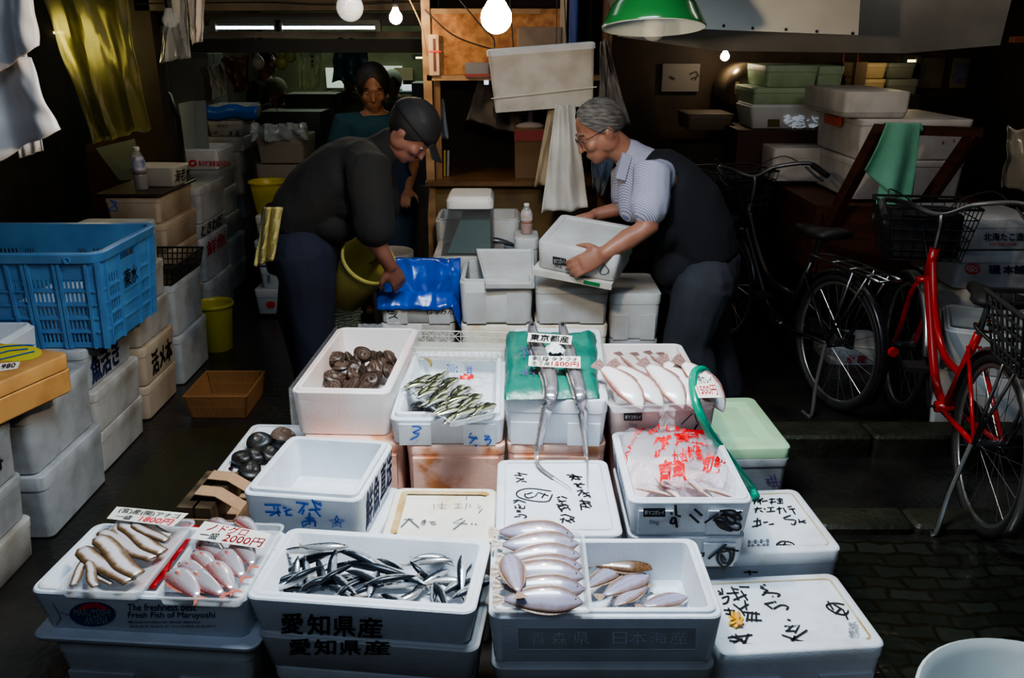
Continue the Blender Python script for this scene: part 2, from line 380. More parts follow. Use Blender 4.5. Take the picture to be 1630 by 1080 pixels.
# --- lids on the right
fD=Fr((1147,1043),(1414,1029),.2,B=(1342,911),h=.2,t=.012)
fD.d=(Pz(1342,911,.2)-fD.A).dot(fD.y)
bD=lid_box(fD,'lidded white foam box at lower right with handwriting and a yellow flower on it',FOAM,foam('foam_lid',(.76,.80,.84),(.62,.60,.55),.22,.5),th=.04,rim=.035,notch=True)
s=480/1080;o=(1080,600)
k=fD.mark('top'); k.p=k.p-k.n*.003
def hand(k,org,s,ls,w=.006): k.lines([[ (org[0]+a*s,org[1]+b*s) for a,b in l] for l in ls],w)
s2=500/1630;o2=(1130,760)
hand(k,o2,s2,[[(120,580),(150,585)],[(150,570),(205,572)],[(85,605),(150,600)],[(110,570),(150,640)],[(120,640),(190,610)],[(160,590),(195,640)],[(120,660),(160,690)],[(150,690),(200,660)],[(180,640),(190,690)],[(160,690),(180,720)],[(190,740),(270,745)],[(200,700),(190,750)],[(220,700),(215,750)],[(240,700),(240,750)],[(170,700),(260,712)],
 [(40,590),(60,605)],[(60,578),(66,600)],[(45,610),(70,606)],[(60,630),(95,620),(90,650),(65,660)],[(70,690),(130,695)],[(95,680),(110,720)],[(80,710),(140,715)],
 [(260,565),(280,575)],[(275,558),(290,563)],[(260,575),(300,590),(280,600),(330,602),(362,610),(350,622)],[(290,600),(270,615)],[(322,620),(330,622)],
 [(280,660),(330,650)],[(330,645),(345,652)],[(290,660),(325,685)],[(330,685),(370,665),(405,675),(395,690)],
 [(385,775),(430,770),(400,800)],[(390,800),(440,800)],[(405,780),(465,770),(440,810)],[(400,740),(420,745)],[(372,820),(460,850),(540,865)],[(420,850),(505,795)],[(440,825),(430,860)],
 [(605,665),(640,655),(700,665),(720,690),(700,715),(650,705),(610,680),(605,665)],[(610,645),(640,690)],[(640,660),(690,690),(715,740)],[(680,680),(650,712)],
 [(92,835),(220,820)],[(130,815),(180,870),(225,870)],[(100,850),(140,855)],[(120,860),(170,840)],[(170,885),(200,815)],[(110,825),(190,860)]],.0085)
k.build(INK,bD)
k=fD.mark('top'); k.p=k.p-k.n*.003
for a,b,t in (((748,750),(775,835),'1234567'),((725,755),(745,835),'9876')):
    k.text(t,(o2[0]+b[0]*s2-8,o2[1]+b[1]*s2),(o2[0]+a[0]*s2-2,o2[1]+a[1]*s2),(o2[0]+b[0]*s2,o2[1]+b[1]*s2),0)
k.build(INKG,bD)
fE=Fr((1016,889),(1343,876),.25,d=.37,h=.25,t=.012)
bE=lid_box(fE,'lidded white foam box marked 5K at right behind the yellow flower box',FOAM,MC['foam_lid'],th=.045,rim=.035,notch=True)
k=fE.mark('top'); k.p=k.p-k.n*.003
hand(k,(1130,500),.3519,[[(200,848),(215,840)],[(205,835),(200,862)],[(215,855),(240,835)],[(225,840),(228,862)],[(235,850),(262,845)],[(265,840),(295,838)],[(280,835),(278,862)],[(268,855),(300,850)],[(300,840),(330,838)],[(305,848),(330,846)],[(302,858),(332,856)],[(315,834),(318,860)],
 [(200,885),(235,880)],[(215,875),(205,900)],[(225,890),(240,898)],[(245,880),(250,888)],[(258,878),(290,876)],[(275,880),(275,895)],[(255,897),(295,893)],[(300,885),(325,880)],[(312,875),(315,905)],[(330,878),(345,900)],[(350,875),(370,872)],[(355,885),(385,882)],[(370,883),(385,908)],
 [(195,940),(230,935)],[(215,925),(212,965)],[(190,965),(230,955),(225,935)],[(240,945),(262,942)],[(265,955),(290,950)],[(330,925),(365,912)],[(335,930),(385,935),(380,955),(365,950)],[(400,930),(408,945)],[(400,945),(432,935)],[(410,940),(435,948)],
 [(300,1045),(325,1030),(365,1035),(382,1050),(365,1065),(325,1062),(300,1045)],[(310,1045),(370,1048)],[(340,1035),(330,1060)]],.0075)
k.build(INK,bE)
k=fE.mark('top'); k.p=k.p-k.n*.003; k.text('■▪■▪■▪■',(1190,866),(1224,864),(1190,861)); k.text('■■▪■▪■■',(1190,872),(1224,870),(1190,868)); k.build(INKG,bE)
k=fE.mark('front'); k.lines([[(1184,911),(1206,911)],[(1192,908),(1194,916)]],.008); k.build(INK,bE)
# --- red bag boxes
fF=Fr((1001,797.5),(1201,797.5),.475,B=(962,685.5),h=.112,t=.01)
bF=open_box(fF,'white foam box of iced fish under a red printed bag, top of its stack',FOAM,lip=.004,wall=.022,feet=True)
def shipmark(fr,par,x0,y0,x1,y1,kgb,scr):
    k=fr.mark('front'); k.p=k.p+k.n*.006; k.area((x0,y1),(x1,y1),(x1,y0),(x0,y0)); k.build(INK,par,'printed_label')
    k=fr.mark('front'); k.p=k.p+k.n*.0075; k.rect('鮮マコガレイ',x0+2,y0+(y1-y0)*.25,x1-2,y1-(y1-y0)*.25,.005); k.build(FOAM,par,'label_lettering')
    k=fr.mark('front'); k.p=k.p+k.n*.006; k.rect('3kg',*kgb); k.build(INKG,par,'weight_mark')
    if scr: k=fr.mark('front'); k.p=k.p+k.n*.006; hand(k,*scr); k.build(INK,par)
shipmark(fF,bF,1024,809,1059,823,(1033,828,1049,836),((940,660),.25,[[(540,575),(545,640),(575,650)],[(520,625),(510,635)],[(520,660),(510,690),(535,690),(540,660),(515,660)],[(540,660),(550,720)],[(660,600),(710,645)],[(630,635),(690,690)],[(725,690),(815,630)],
 [(820,615),(900,610),(945,640),(955,670),(900,650),(850,620),(880,680),(950,700),(940,735),(870,720),(800,680),(830,720),(900,740),(850,690),(790,670),(830,655),(900,700),(920,670),(870,640),(830,640),(950,640)],[(900,660),(960,615)],[(780,670),(860,690)]],.0115))
def sidetext(fr,side,par,items,m,name='lettering'):
    p,n=fr.face(side); k=Mark(p,n); xx=0 if side=='left' else fr.w; t=fr.t
    def q(y,z): return fr.L(xx+(t*(1-z/fr.h) if side=='left' else -t*(1-z/fr.h)),y,z)
    for txt,y0,y1,z0,z1,b in items: put_text(k.mb,txt,q(y0,z0),q(y1,z0),q(y0,z1),k.n,b)
    return k.mb.build(name,m,par,smooth=0)
sidetext(fF,'left',bF,[('鮮魚直送仙台',.24,.07,.06,.10,.01),('の幸まるよし',.24,.07,.02,.05,.01),('魚',.35,.30,.03,.09,.02)],NAVYI)
fF2=fF.under(.112,t=.01,ins=.008)
bF2=open_box(fF2,'white foam box with black scribble under the red bag box',FOAM,feet=True)
k=fF2.mark('front'); k.p=k.p+k.n*.006
hand(k,(940,660),.25,[[(750,920),(865,825)],[(800,880),(860,870),(910,860),(900,930),(850,970),(810,930),(815,880),(850,850),(890,880),(880,940),(840,940),(830,890),(860,930)],[(850,850),(945,870)],[(700,885),(720,880),(715,905)]],.0115); k.build(INK,bF2)
# --- middle lids
fG=Fr((788,852),(993,852),.40,B=(956,731.5),h=.40,t=.012)
bG=lid_box(fG,'lidded white foam box with black handwriting in the middle of the display',FOAM,th=.03,rim=.03,rec=.004)
k=fG.mark('top'); k.p=k.p-k.n*.003
sg=220/1630
hand(k,(780,720),sg,[[(285,275),(380,280)],[(320,250),(440,270)],[(340,245),(355,290)],[(300,305),(400,330)],[(400,310),(310,360)],[(370,345),(435,355)],
 [(725,465),(520,435),(400,440),(320,475),(330,530),(450,570),(600,590),(690,580),(720,540),(735,500)],[(420,490),(410,520),(450,545),(520,530)],[(430,500),(500,480)],[(530,530),(570,480),(690,520)],[(650,490),(610,545)],
 [(270,580),(330,570),(290,600),(275,600)],[(320,565),(425,600)],[(290,640),(310,660),(290,670)],[(330,620),(360,650),(340,660),(400,670),(410,640)],[(310,690),(365,695)],[(310,708),(365,710)],[(330,740),(400,745),(430,770),(400,780)],[(285,770),(360,760)]],.0068)
hand(k,(780,720),sg,[[(900,270),(1090,300)],[(930,300),(1050,290)],[(960,260),(1060,320)],[(960,340),(1000,280)],[(940,290),(1000,320),(1070,330)],[(980,380),(1120,385)],[(1010,370),(1040,420)],[(1080,365),(1020,410)],[(1030,400),(1085,430)],[(1020,465),(1100,450)],[(1040,520),(1080,470)],[(1060,450),(1190,540)],[(1090,500),(1170,480)],[(1100,530),(1180,510)],[(1050,580),(1180,590)],[(1080,560),(1110,620)],[(1060,620),(1190,600)],[(1065,640),(1180,660)],[(1110,600),(1140,660)],[(1150,600),(1200,650)],[(1080,690),(1065,620)],
 [(785,545),(830,530)],[(840,525),(910,550)],[(800,590),(900,580)],[(800,560),(860,600)],[(830,610),(930,640)],[(780,620),(860,640)],[(800,650),(900,620)],[(820,680),(910,660)],[(800,640),(850,710)],[(840,700),(880,650)],[(910,650),(950,690)],[(830,750),(900,740)],[(880,740),(1000,780)],[(820,800),(880,790)],[(850,840),(870,780)],[(880,800),(960,840)],[(940,780),(1000,830)],[(900,820),(990,790)]],.0078)
k.build(INK,bG)
fH=Fr((604,862),(786,864),.36,B=(630,776),h=.36,t=.012)
bH=lid_box(fH,'lidded white foam box stained yellow brown, between empty box and handwriting lid',FOAMY,FOAMY,th=.04,rim=.03,tabs=False)
k=fH.mark('top'); k.p=k.p-k.n*.003
hand(k,(590,740),210/1630,[[(415,680),(530,680)],[(480,670),(375,775)],[(480,680),(600,785)],[(630,700),(690,695)],[(620,720),(690,715)],[(665,685),(660,745),(625,745)],[(720,715),(800,710)],[(745,740),(810,738)],[(1135,665),(1015,720),(1195,735)],[(1170,690),(1020,805)],[(1245,730),(1255,745)],[(1290,730),(1310,745)]],.007)
k.build(INKG,bH)
k=fH.mark('top'); k.p=k.p-k.n*.003
hand(k,(590,740),210/1630,[[(1190,370),(1370,370)],[(1190,370),(1180,440)],[(1330,500),(1350,500)],[(1320,525),(1370,525)],[(1320,550),(1380,550),(1330,605)],[(780,490),(785,550)],[(820,500),(940,500)],[(880,470),(880,550)],[(840,530),(930,545)],[(1030,490),(1130,490)],[(1080,490),(1080,535)],[(1030,540),(1140,535)],[(1190,480),(1170,550)],[(1230,490),(1230,530)]],.004)
k.build(INKG,bH)
# --- empty box and what it stands on
fI=Fr((382.7,780),(572.3,793),.5,B=(610.6,699),h=.165,t=.01)
fI.d=(Pz(610.6,699,.5)-fI.A).dot(fI.y)
bI=open_box(fI,'empty white foam box with blue handwriting and a blue star',FOAM,lip=.012,wall=.03)
k=fI.mark('front'); si=270/1535
hand(k,(370,670),si,[[(290,760),(440,765)],[(370,755),(385,805)],[(300,825),(440,830)],[(410,780),(415,840)],[(340,860),(430,815)],[(400,825),(430,865)],
 [(455,785),(490,790)],[(480,820),(530,800)],[(480,850),(540,855)],[(475,810),(500,855)],
 [(575,740),(690,755)],[(660,750),(600,835)],[(720,710),(765,800)],[(740,735),(810,770)],[(790,740),(800,755)],[(690,810),(800,800)],[(630,850),(650,800)],[(740,800),(800,870)],[(700,830),(690,900)],[(640,910),(750,905)],[(660,880),(740,885)],[(690,860),(700,940)],[(630,910),(640,960),(680,930)],[(750,905),(750,960)]],.0095)
star=[(945+72*math.sin(i*math.pi/5)*(1 if i%2==0 else .42),917-60*math.cos(i*math.pi/5)*(1 if i%2==0 else .42)) for i in range(11)]
hand(k,(370,670),si,[star,[(925,890),(960,930)],[(960,890),(930,935)],[(920,915),(975,915)]],.005)
k.build(BLUEI,bI)
sidetext(fI,'right',bI,[('鮮魚',.06,.20,.02,.145,.04),('直送',.21,.34,.03,.145,.04)],NAVYI,'printed_label')
fI2=fI.under(.335,t=.01,dx=.035,dy=-.01,w=fI.w-.012,d=fI.d+.0)
lid_box(fI2,'lidded white foam box under the empty box',FOAM,th=.04)
# --- black clam lid
fJ=Fr((312,800),(436,805),.3,d=.52,h=.3,t=.012,w=.40,side='l')
fJ=Fr((333,763),(457,766),.3,B=(383,674),h=.3,t=.012)
bJ=lid_box(fJ,'lidded white foam box with black clams lying on it, left of the empty box',FOAM,MC['foam_lid'],th=.04,rim=.03)
k=fJ.mark('top'); k.p=k.p-k.n*.003; k.text('鮮度',(370,752),(384,728),(362,748),.02); k.build(mat('pink_ink',(.75,.2,.3),.6),bJ)
# --- pink boxes (second row base)
def pinkbox(x0,x1,Y,d,label):
    a=PY(x0,700,Y);b=PY(x1,700,Y); fr=Fr((a.x,Y),(b.x,Y),.43,d=d,h=.43,t=.012,world=True)
    e=empty('lidded_foam_box',V((fr.c.x,fr.c.y,0)),label,'foam box','stained pink foam boxes under the second row')
    b_=fr.under(.40,ins=.003); b_.o=V((b_.A.x,b_.A.y,0)); b_.h=.398; b_.z=.398; b_.M.translation=b_.o
    m=m_closed(b_); w=b_.w
    for u0,u1 in ((.02,w*.38),(w*.64,w-.02)): m.box((u0,-.008,.1),(u1,.02,.385))
    m.box((u1-.03 if 0 else .02,-.006,.27),(w-.02,.02,.384)); m.build('box_body',PINK,e); m_lid(fr,.034,rec=0).build('lid',PINK,e); return e
pinkbox(478,641,2.54,.62,'stained pink foam box under the clam box'); pinkbox(645,804,2.52,.62,'stained pink foam box under the small fish box')
pinkbox(807,966,2.53,.6,'stained pink foam box under the green wrapped box'); pinkbox(972,1135,2.60,.58,'stained pink foam box under the flatfish box')
# --- second row
fL=Fr((461.4,621),(619.3,624),.60,B=(515,519),h=.168,t=.012)
bL=open_box(fL,'film-wrapped white foam box filled with large brown clams',CREAM,lip=.006,wall=.026)
mb=MB(fL.M)
def wrapfn(u,v):
    x=-.006+(fL.w+.012)*u; return V((x,-.006+.012*v+.004*NZ.noise(V((x*30,v*9,0))),fL.h*(.04+.98*v)))
mb.sheet(wrapfn,24,10)
mb.sheet(lambda u,v:V((fL.w+.004+.004*NZ.noise(V((u*20,v*9,3))),fL.d*u,fL.h*(.1+.93*v))),20,8)
mb.sheet(lambda u,v:V((-.004,fL.d*u,fL.h*(.1+.93*v)+.004*NZ.noise(V((u*20,v*9,3))))),20,8)
mb.sheet(lambda u,v:V((fL.w*(.25+.78*u),fL.d+.01-.03*v,fL.h+.015*NZ.noise(V((u*9,v*3,1)))+.01-.05*v*v)),20,5)
mb.sheet(lambda u,v:V((fL.w+.01-.05*v,fL.d*u,fL.h+.006+.006*NZ.noise(V((u*14,v*3,1)))-.06*v*v)),24,6)
mb.build('plastic_wrap',FILM,bL)
fM=Fr((619,662),(803,662),.54,d=.62,h=.108,t=.008)
bM=open_box(fM,'white foam box marked 3 and 4.3 in blue with iced fish',FOAM,lip=.014,wall=.034,feet=True)
k=fM.mark('front'); k.p=k.p+k.n*.007
hand(k,(620,530),200/1137,[[(205,850),(250,848),(285,865),(215,905),(265,915),(240,945),(185,970)],[(740,905),(715,945),(800,960)],[(790,940),(725,1005)],[(775,1010),(790,1028)],[(855,935),(905,940),(860,970),(915,965),(905,1000),(880,1015)]],.008); k.build(BLUEI,bM)
fN=Fr((801,634),(969,638),.60,B=(949,523),h=.168,t=.01)
bN=lid_box(fN,'lidded white foam box carrying the green wrapped block and two long silver fish',FOAM,th=.05,rec=0,notch=True)
fO=Fr((972,648),(1141,648),.55,B=(1093,545.7),h=.118,t=.008)
bO=open_box(fO,'white foam box of white flatfish with a tilted tray on its front rim',CREAM,lip=.004,wall=.022)
shipmark(fO,bO,993,658,1022,670,(1001,673,1014,680),((780,500),.3519,[[(865,500),(915,450)],[(935,500),(920,530)],[(925,450),(935,490),(985,475)],[(960,465),(925,525)]],.006))
k=fO.mark('front'); k.line([(1088,684),(1096,684)],.008); k.build(REDI,bO,'red_mark')
# --- mint box on the right
fQ=Fr((1112,716),(1262,713),.25,B=(1213,632),h=.25,t=.01)
fQ.d=(Pz(1213,632,.25)-fQ.A).dot(fQ.y)
eQ=empty('lidded_foam_box',V((fQ.c.x,fQ.c.y,0)),'white foam box with a mint green lid beside the green hose','foam box')
b_=fQ.under(.21,ins=.004); b_.o=V((b_.A.x,b_.A.y,0)); b_.h=.2; b_.M.translation=b_.o; m_closed(b_).build('box_body',FOAMD,eQ)
l2=fQ.under(.03); l2.o=V((l2.A.x,l2.A.y,.18)); 
m=MB(MX.Translation(V((0,0,-.045)))@fQ.M); m_lid(fQ,.035,rec=0,mb=m).build('box_rim',FOAMD,eQ)
m=m_lid(fQ,.045,rim=.05,rec=.006); 
for u in (.3,): m.loft([rrect(fQ.w*.42,fQ.d*.62,.02,fQ.h-.006),rrect(fQ.w*.42,fQ.d*.62,.02,fQ.h-.001,.004)]) if 0 else None
q=MB(fQ.M@MX.Translation(V((fQ.w*.3,fQ.d*.2,0)))); q.loft([rrect(fQ.w*.42,fQ.d*.6,.02,fQ.h-.008),rrect(fQ.w*.42,fQ.d*.6,.02,fQ.h-.001,.004)]); q.build('lid_panel',GREENF,eQ); m.build('lid',GREENF,eQ)
k=fQ.mark('front'); k.p=k.p-k.n*.002; hand(k,(1130,500),.3519,[[(270,730),(285,745),(260,750)],[(250,745),(270,760),(255,760)],[(290,725),(300,760)],[(270,765),(320,760)],[(290,760),(285,780)],[(300,770),(315,782)]],.008); k.build(PURP,eQ)
# ============================================================ DISPLAY: goods
def plate(fr,h=.028,m=CLEAR): # shallow clear tray with a flange
    mb=MB(fr.M); w,d,H,t=fr.w,fr.d,fr.h,fr.t
    mb.loft([rrect(w,d,.02,0,t+.004),rrect(w,d,.02,H-.004,.006),rrect(w,d,.02,H-.003,0),rrect(w,d,.02,H,0),rrect(w,d,.02,H-.001,.008),rrect(w,d,.015,.004,t+.005)]); return mb
def tray(FL,FR,z,B,label,h=.03,tilt=0):
    fr=Fr(FL,FR,z,B=B,h=h,t=.01)
    if tilt:
        P=fr.L(0,0,0); r=MX.Translation(P)@MX.Rotation(tilt,4,fr.x)@MX.Translation(-P); fr.M=r@fr.M
    o=plate(fr).build('clear_plastic_tray',CLEAR); tag(o,label,'tray'); return fr
def card(pts,lines,label,n0=None):
    """paper card from its four corners (tl, tr, br, bl) in space; lines: text,(u0,v0,u1,v1),material,bold"""
    tl,tr,br,bl=[V(p) for p in pts]; n=(br-bl).cross(tl-bl).normalized(); mb=MB(); mb.quad(bl,br,tr,tl)
    o=mb.build('price_card',PAPER,smooth=0,thick=.001); tag(o,label,'price card')
    def P(u,v): return bl.lerp(br,u).lerp(tl.lerp(tr,u),v)
    for j,m in enumerate({id(l[2]):l[2] for l in lines}.values()):
        q=MB()
        for t,(u0,v0,u1,v1),mm,b in lines:
            if mm is m: put_text(q,t,P(u0,v0),P(u1,v0),P(u0,v1)+(P(1,0)-P(0,0))*.01,n,b,.0022)
        q.build('lettering',m,o,smooth=0)
    return o
# --- fish kinds (unit length along x, head at +x, lying on the side)
SARD=mat('sardine_skin',rough=.28,metal=.55,attr='dv',ns=22,lo=.34,rnd=.35,ramp=[(.08,(.50,.46,.38)),(.36,(.74,.76,.78)),(.54,(.42,.46,.50)),(.62,(.04,.055,.075)),(1,(.008,.010,.014))])
AJI=mat('mackerel_skin',rough=.25,metal=.5,attr='dv',ns=8,lo=.34,rnd=.4,ramp=[(.1,(.40,.40,.38)),(.38,(.70,.71,.66)),(.50,(.42,.42,.12)),(.60,(.07,.08,.06)),(1,(.012,.013,.012))])
NODO=mat('seaperch_skin',rough=.22,metal=.6,attr='dv',ns=38,lo=.4,ramp=[(.1,(.62,.42,.42)),(.3,(.74,.72,.77)),(.62,(.72,.70,.76)),(.85,(.60,.28,.27)),(1,(.50,.07,.06))],rnd=.15,coat=.4)
FLOU=mat('flounder_belly',rough=.3,attr='dv',ns=11,lo=.42,ramp=[(.05,(.08,.04,.025)),(.26,(.24,.14,.09)),(.46,(.25,.20,.24)),(.62,(.36,.345,.45)),(.8,(.33,.31,.41)),(1,(.25,.21,.27))],rnd=.12,coat=.5,sss=.05)
FLAT=mat('flatfish_belly',rnd=.1,rough=.3,attr='dv',ns=9,lo=.2,ramp=[(.0,(.10,.04,.03)),(.22,(.42,.20,.16)),(.36,(.78,.72,.72)),(1,(.86,.84,.86))],coat=.5)
BROWNF=mat('brown_flounder_skin',(.07,.03,.012),.35,c2=(.20,.10,.035),ns=30,coat=.5)
EEL=mat('eel_flesh',rough=.25,attr='dv',ns=14,lo=.28,ramp=[(.0,(.04,.022,.012)),(.34,(.15,.085,.04)),(.46,(.34,.25,.19)),(.60,(.66,.62,.63)),(1,(.70,.68,.72))],rnd=.15,coat=.6)
HAIR=mat('hairtail_skin',rough=.2,metal=.75,attr='dv',ns=22,lo=.35,ramp=[(.1,(.10,.10,.12)),(.4,(.50,.50,.54)),(.7,(.72,.72,.76)),(1,(.30,.30,.34))])
EYE=mat('fish_eye',(.01,.01,.012),.1); FIN=mat('fin_membrane',(.14,.12,.10),.4,c2=(.35,.30,.26),ns=40); FINR=mat('red_fin',(.48,.15,.11),.4); SILV=mat('gill_silver',(.75,.75,.74),.25,.6)
def fish(name,m,hp,tk,bend=0,n=14,ns=12,wig=0,ed=0,fin=FIN,finl=.13,finw=.10,eye=.016,tail='fork',dors=None,pect=None,fringe=None):
    """hp(t) half height and tk(t) half thickness along t from tail (0) to nose (1)"""
    def ctr(t):
        u=t-.5; return V((u*(1-abs(bend)*.35),bend*(.25-u*u*1.0)*1.0+wig*math.sin(t*6.3)*.04,0))
    mb=MB(); loops=[];at=[]
    for i in range(n+1):
        t=i/n; c=ctr(t); d=(ctr(min(t+.01,1))-ctr(max(t-.01,0))).normalized(); s=V((-d.y,d.x,0)); h,k=hp(t),tk(t); lp=[];aa=[]
        for j in range(ns):
            a=2*math.pi*j/ns; cy,cz=math.cos(a),math.sin(a)
            lp.append(c+s*(h*cy)+V((0,0,k+k*cz)))
            aa.append(max(.001,(cy*.5+.5)*.75 if not ed else (1-abs(cy))*.62+.02))
        loops.append(lp);at.append(aa)
    mb.loft(loops,attr=at); o=mb.build(name,m,o=V((0,0,0)),smooth=180)
    f=MB(); c=ctr(0); d=(ctr(.02)-ctr(0)).normalized(); s=V((-d.y,d.x,0)); k=tk(0); z=V((0,0,k))
    if tail=='fork':
        f.quad(c+z+d*.02+s*hp(0),c+z-d*finl+s*finw,c+z-d*finl*.45,c+z+d*.02); f.quad(c+z+d*.02,c+z-d*finl*.45,c+z-d*finl-s*finw,c+z+d*.02-s*hp(0))
    elif tail=='fan':
        L=[c+z+d*.02+s*hp(0)*.9]+[c+z-d*finl*(1-.12*abs(q))+s*finw*q+V((0,0,.004*((i%2)))) for i,q in enumerate((1,.6,.2,-.2,-.6,-1))]+[c+z+d*.02-s*hp(0)*.9]
        for i in range(1,6): f.quad(L[0].lerp(L[7],(i-1)/5),L[i],L[i+1],L[0].lerp(L[7],i/5))
    if tail: f.build('tail_fin',fin,o,o=V((0,0,0)),smooth=0,thick=.003)
    if eye:
        c=ctr(.90); d=(ctr(.91)-ctr(.89)).normalized(); s=V((-d.y,d.x,0)); e=MB(); p=c+s*hp(.9)*.25+V((0,0,tk(.9)*1.86)); e.ball(p,(eye,eye,eye*.45),10,6); e.build('eye',EYE,o,o=V((0,0,0)))
    if pect:
        c=ctr(.68); p=c+V((0,0,tk(.68)*2+.002)); q=MB(); q.quad(p+V((.03,.0,0)),p+V((-.02,.03,.0)),p+V((-.17,.0,.0)),p+V((-.02,-.035,-.004))); q.build('pectoral_fin',pect,o,o=V((0,0,0)),thick=.003)
    if dors:
        q=MB(); ts=[.25+.5*i/10 for i in range(11)]
        for a,b in zip(ts,ts[1:]):
            pa,pb=ctr(a)+V((0,hp(a)*.95,tk(a))),ctr(b)+V((0,hp(b)*.95,tk(b))); w=dors*math.sin(math.pi*(a-.2)/.6)
            q.quad(pa,pb,pb+V((-.02,w*.8,0)),pa+V((-.02,w,0)))
        q.build('dorsal_fin',fin,o,o=V((0,0,0)),thick=.003,smooth=0)
    if fringe:
        for sg,nm in ((1,'dorsal_fin'),(-1,'anal_fin')):
            q=MB(); ts=[.12+.7*i/16 for i in range(17)]
            for a,b in zip(ts,ts[1:]):
                pa,pb=ctr(a)+V((0,sg*hp(a)*.97,tk(a)*.8)),ctr(b)+V((0,sg*hp(b)*.97,tk(b)*.8)); w=fringe*math.sin(math.pi*(a-.08)/.78)
                q.quad(pa,pb,pb+V((-.018,sg*w,-.002)),pa+V((-.02,sg*w*.9,-.002)))
            q.build(nm,fin,o,o=V((0,0,0)),thick=.003,smooth=0)
    return o
class Kind:
    def __init__(s,ps): s.p=ps if isinstance(ps,list) else [ps]; s.u=set()
    def put(s,a,b,label,cat,group=None,i=0,roll=0,sc=None,pitch=0,zs=1):
        """nose at a, tail at b"""
        a,b=V(a),V(b); d=a-b; L=d.length if sc is None else sc; o=s.p[i%len(s.p)]
        rz=math.atan2(d.y,d.x); ry=-math.asin(max(-1,min(1,d.z/max(d.length,1e-6))))
        e=(MX.Rotation(rz,3,'Z')@MX.Rotation(ry+pitch,3,'Y')@MX.Rotation(roll,3,'X')).to_euler()
        if i%len(s.p) in s.u: o=dup(o)
        else: s.u.add(i%len(s.p))
        o.location=(a+b)/2; o.rotation_euler=e; o.scale=(L,L,L*zs); return tag(o,label,cat,group)
def spind(H,t0=.10,pk=.6):
    def f(t):
        if t>=1: return H*.06
        x=t/pk*.5 if t<pk else .5+(t-pk)/(1-pk)*.5
        return H*(t0+(1-t0)*math.sin(math.pi*x)**.8) if t<pk else H*max(.06,math.sin(math.pi*x)**.72)
    return f
# --- sardines
sp=[fish('sardine',SARD,spind(.095,.16,.6),spind(.06,.16,.6),bend=b,finl=.12,finw=.075,eye=.018) for b in (0,.25,-.25,.5,-.5)]
SK=Kind(sp); o=(360,820); s=.27
L=[(740,195,430,130,2,1),(600,215,470,215,0,0),(400,245,245,400,1,0),(425,240,410,400,0,1),(462,235,480,365,0,1),(530,240,560,355,0,1),(650,165,640,350,1,2),(645,215,960,350,2,3),(675,275,1130,390,1,2),(690,300,1190,395,0,1),(880,265,1040,355,0,0),(1060,258,1190,360,3,1),(1370,320,1090,245,3,2),(1340,265,1090,300,0,0),(1390,232,1388,395,0,3),(1452,285,1420,385,0,1),(1315,330,1180,405,0,1),(1440,410,1190,408,1,2),(490,360,210,440,2,2),(425,440,735,370,2,2),(430,455,600,395,0,1),(280,460,440,455,0,0),(600,345,740,455,0,3),(590,412,700,492,0,2),(710,390,900,400,0,1),(1150,405,920,412,0,1),(705,490,880,442,2,2),(842,500,880,385,0,3),(910,468,1000,512,0,1),(1180,420,990,505,4,1),(1222,400,1280,530,0,2),(1225,520,1240,440,0,1),(330,420,520,330,1,3),(560,330,760,300,2,2),(700,330,880,400,0,4),(330,340,420,300,0,2),(520,420,640,360,1,3),(250,430,360,390,0,2),(640,480,780,420,2,3),(380,300,520,260,0,1),(820,420,1010,380,0,4),(1260,480,1380,430,2,2),(1330,500,1420,460,0,2),(450,470,560,440,0,1),(950,330,1080,380,0,2),(1415,520,1290,440,3,1)]
for hx,hy,tx,ty,i,lv in L:
    z=.345+.014*lv
    def at_(x,y):
        p=Pz(o[0]+x*s,o[1]+y*s,z); q=PY(o[0]+x*s,o[1]+y*s,1.925)
        return p if p.y<1.925 else V((q.x,1.925,min(q.z,.437)))
    a,b=at_(hx,hy),at_(tx,ty)
    b=a+(b-a)*min(1,.2/max(.01,(b-a).length)) if (b-a).length>.2 else b
    if (b-a).length<.13: b=a+(b-a).normalized()*.13
    for p in (a,b): p.y=min(max(p.y,1.70),1.955)
    SK.put(a,b,'silver sardine with dark back in the open box lettered in black','fish','sardines in the front box',i=i,roll=R.uniform(-.1,.2) if i>2 else R.uniform(-.2,.8),pitch=R.uniform(-.06,.06))
# --- eel tray
fT=tray((82,940),(222,946),.447,(165,822),'clear plastic tray of split eels at far left')
ep=[fish('conger_eel',EEL,(lambda t:.108*(.7+.3*min(1,(t+.02)/.3))*(1 if t<.95 else 1-.35*(t-.95)/.05)),(lambda t:.026),bend=b,wig=w,ed=1,tail=None,eye=0,ns=14) for b,w in ((.05,.5),(.08,-.4))]
EK=Kind(ep)
for i,(a,b) in enumerate([((470,250),(770,400)),((365,345),(640,540)),((455,285),(690,500)),((560,215),(770,410)),((590,205),(830,370)),((660,200),(850,300)),((700,190),(870,270)),((385,405),(310,555)),((400,420),(440,560)),((430,480),(530,545))]):
    aa,bb=[Pz(30+q[0]*.2778,780+q[1]*.2778,.437+.006*(i%3)) for q in (a,b)]
    EK.put(aa,bb,'split eel with white belly and brown edges in the far left tray','fish','split eels in the tray',i=i,zs=.9)
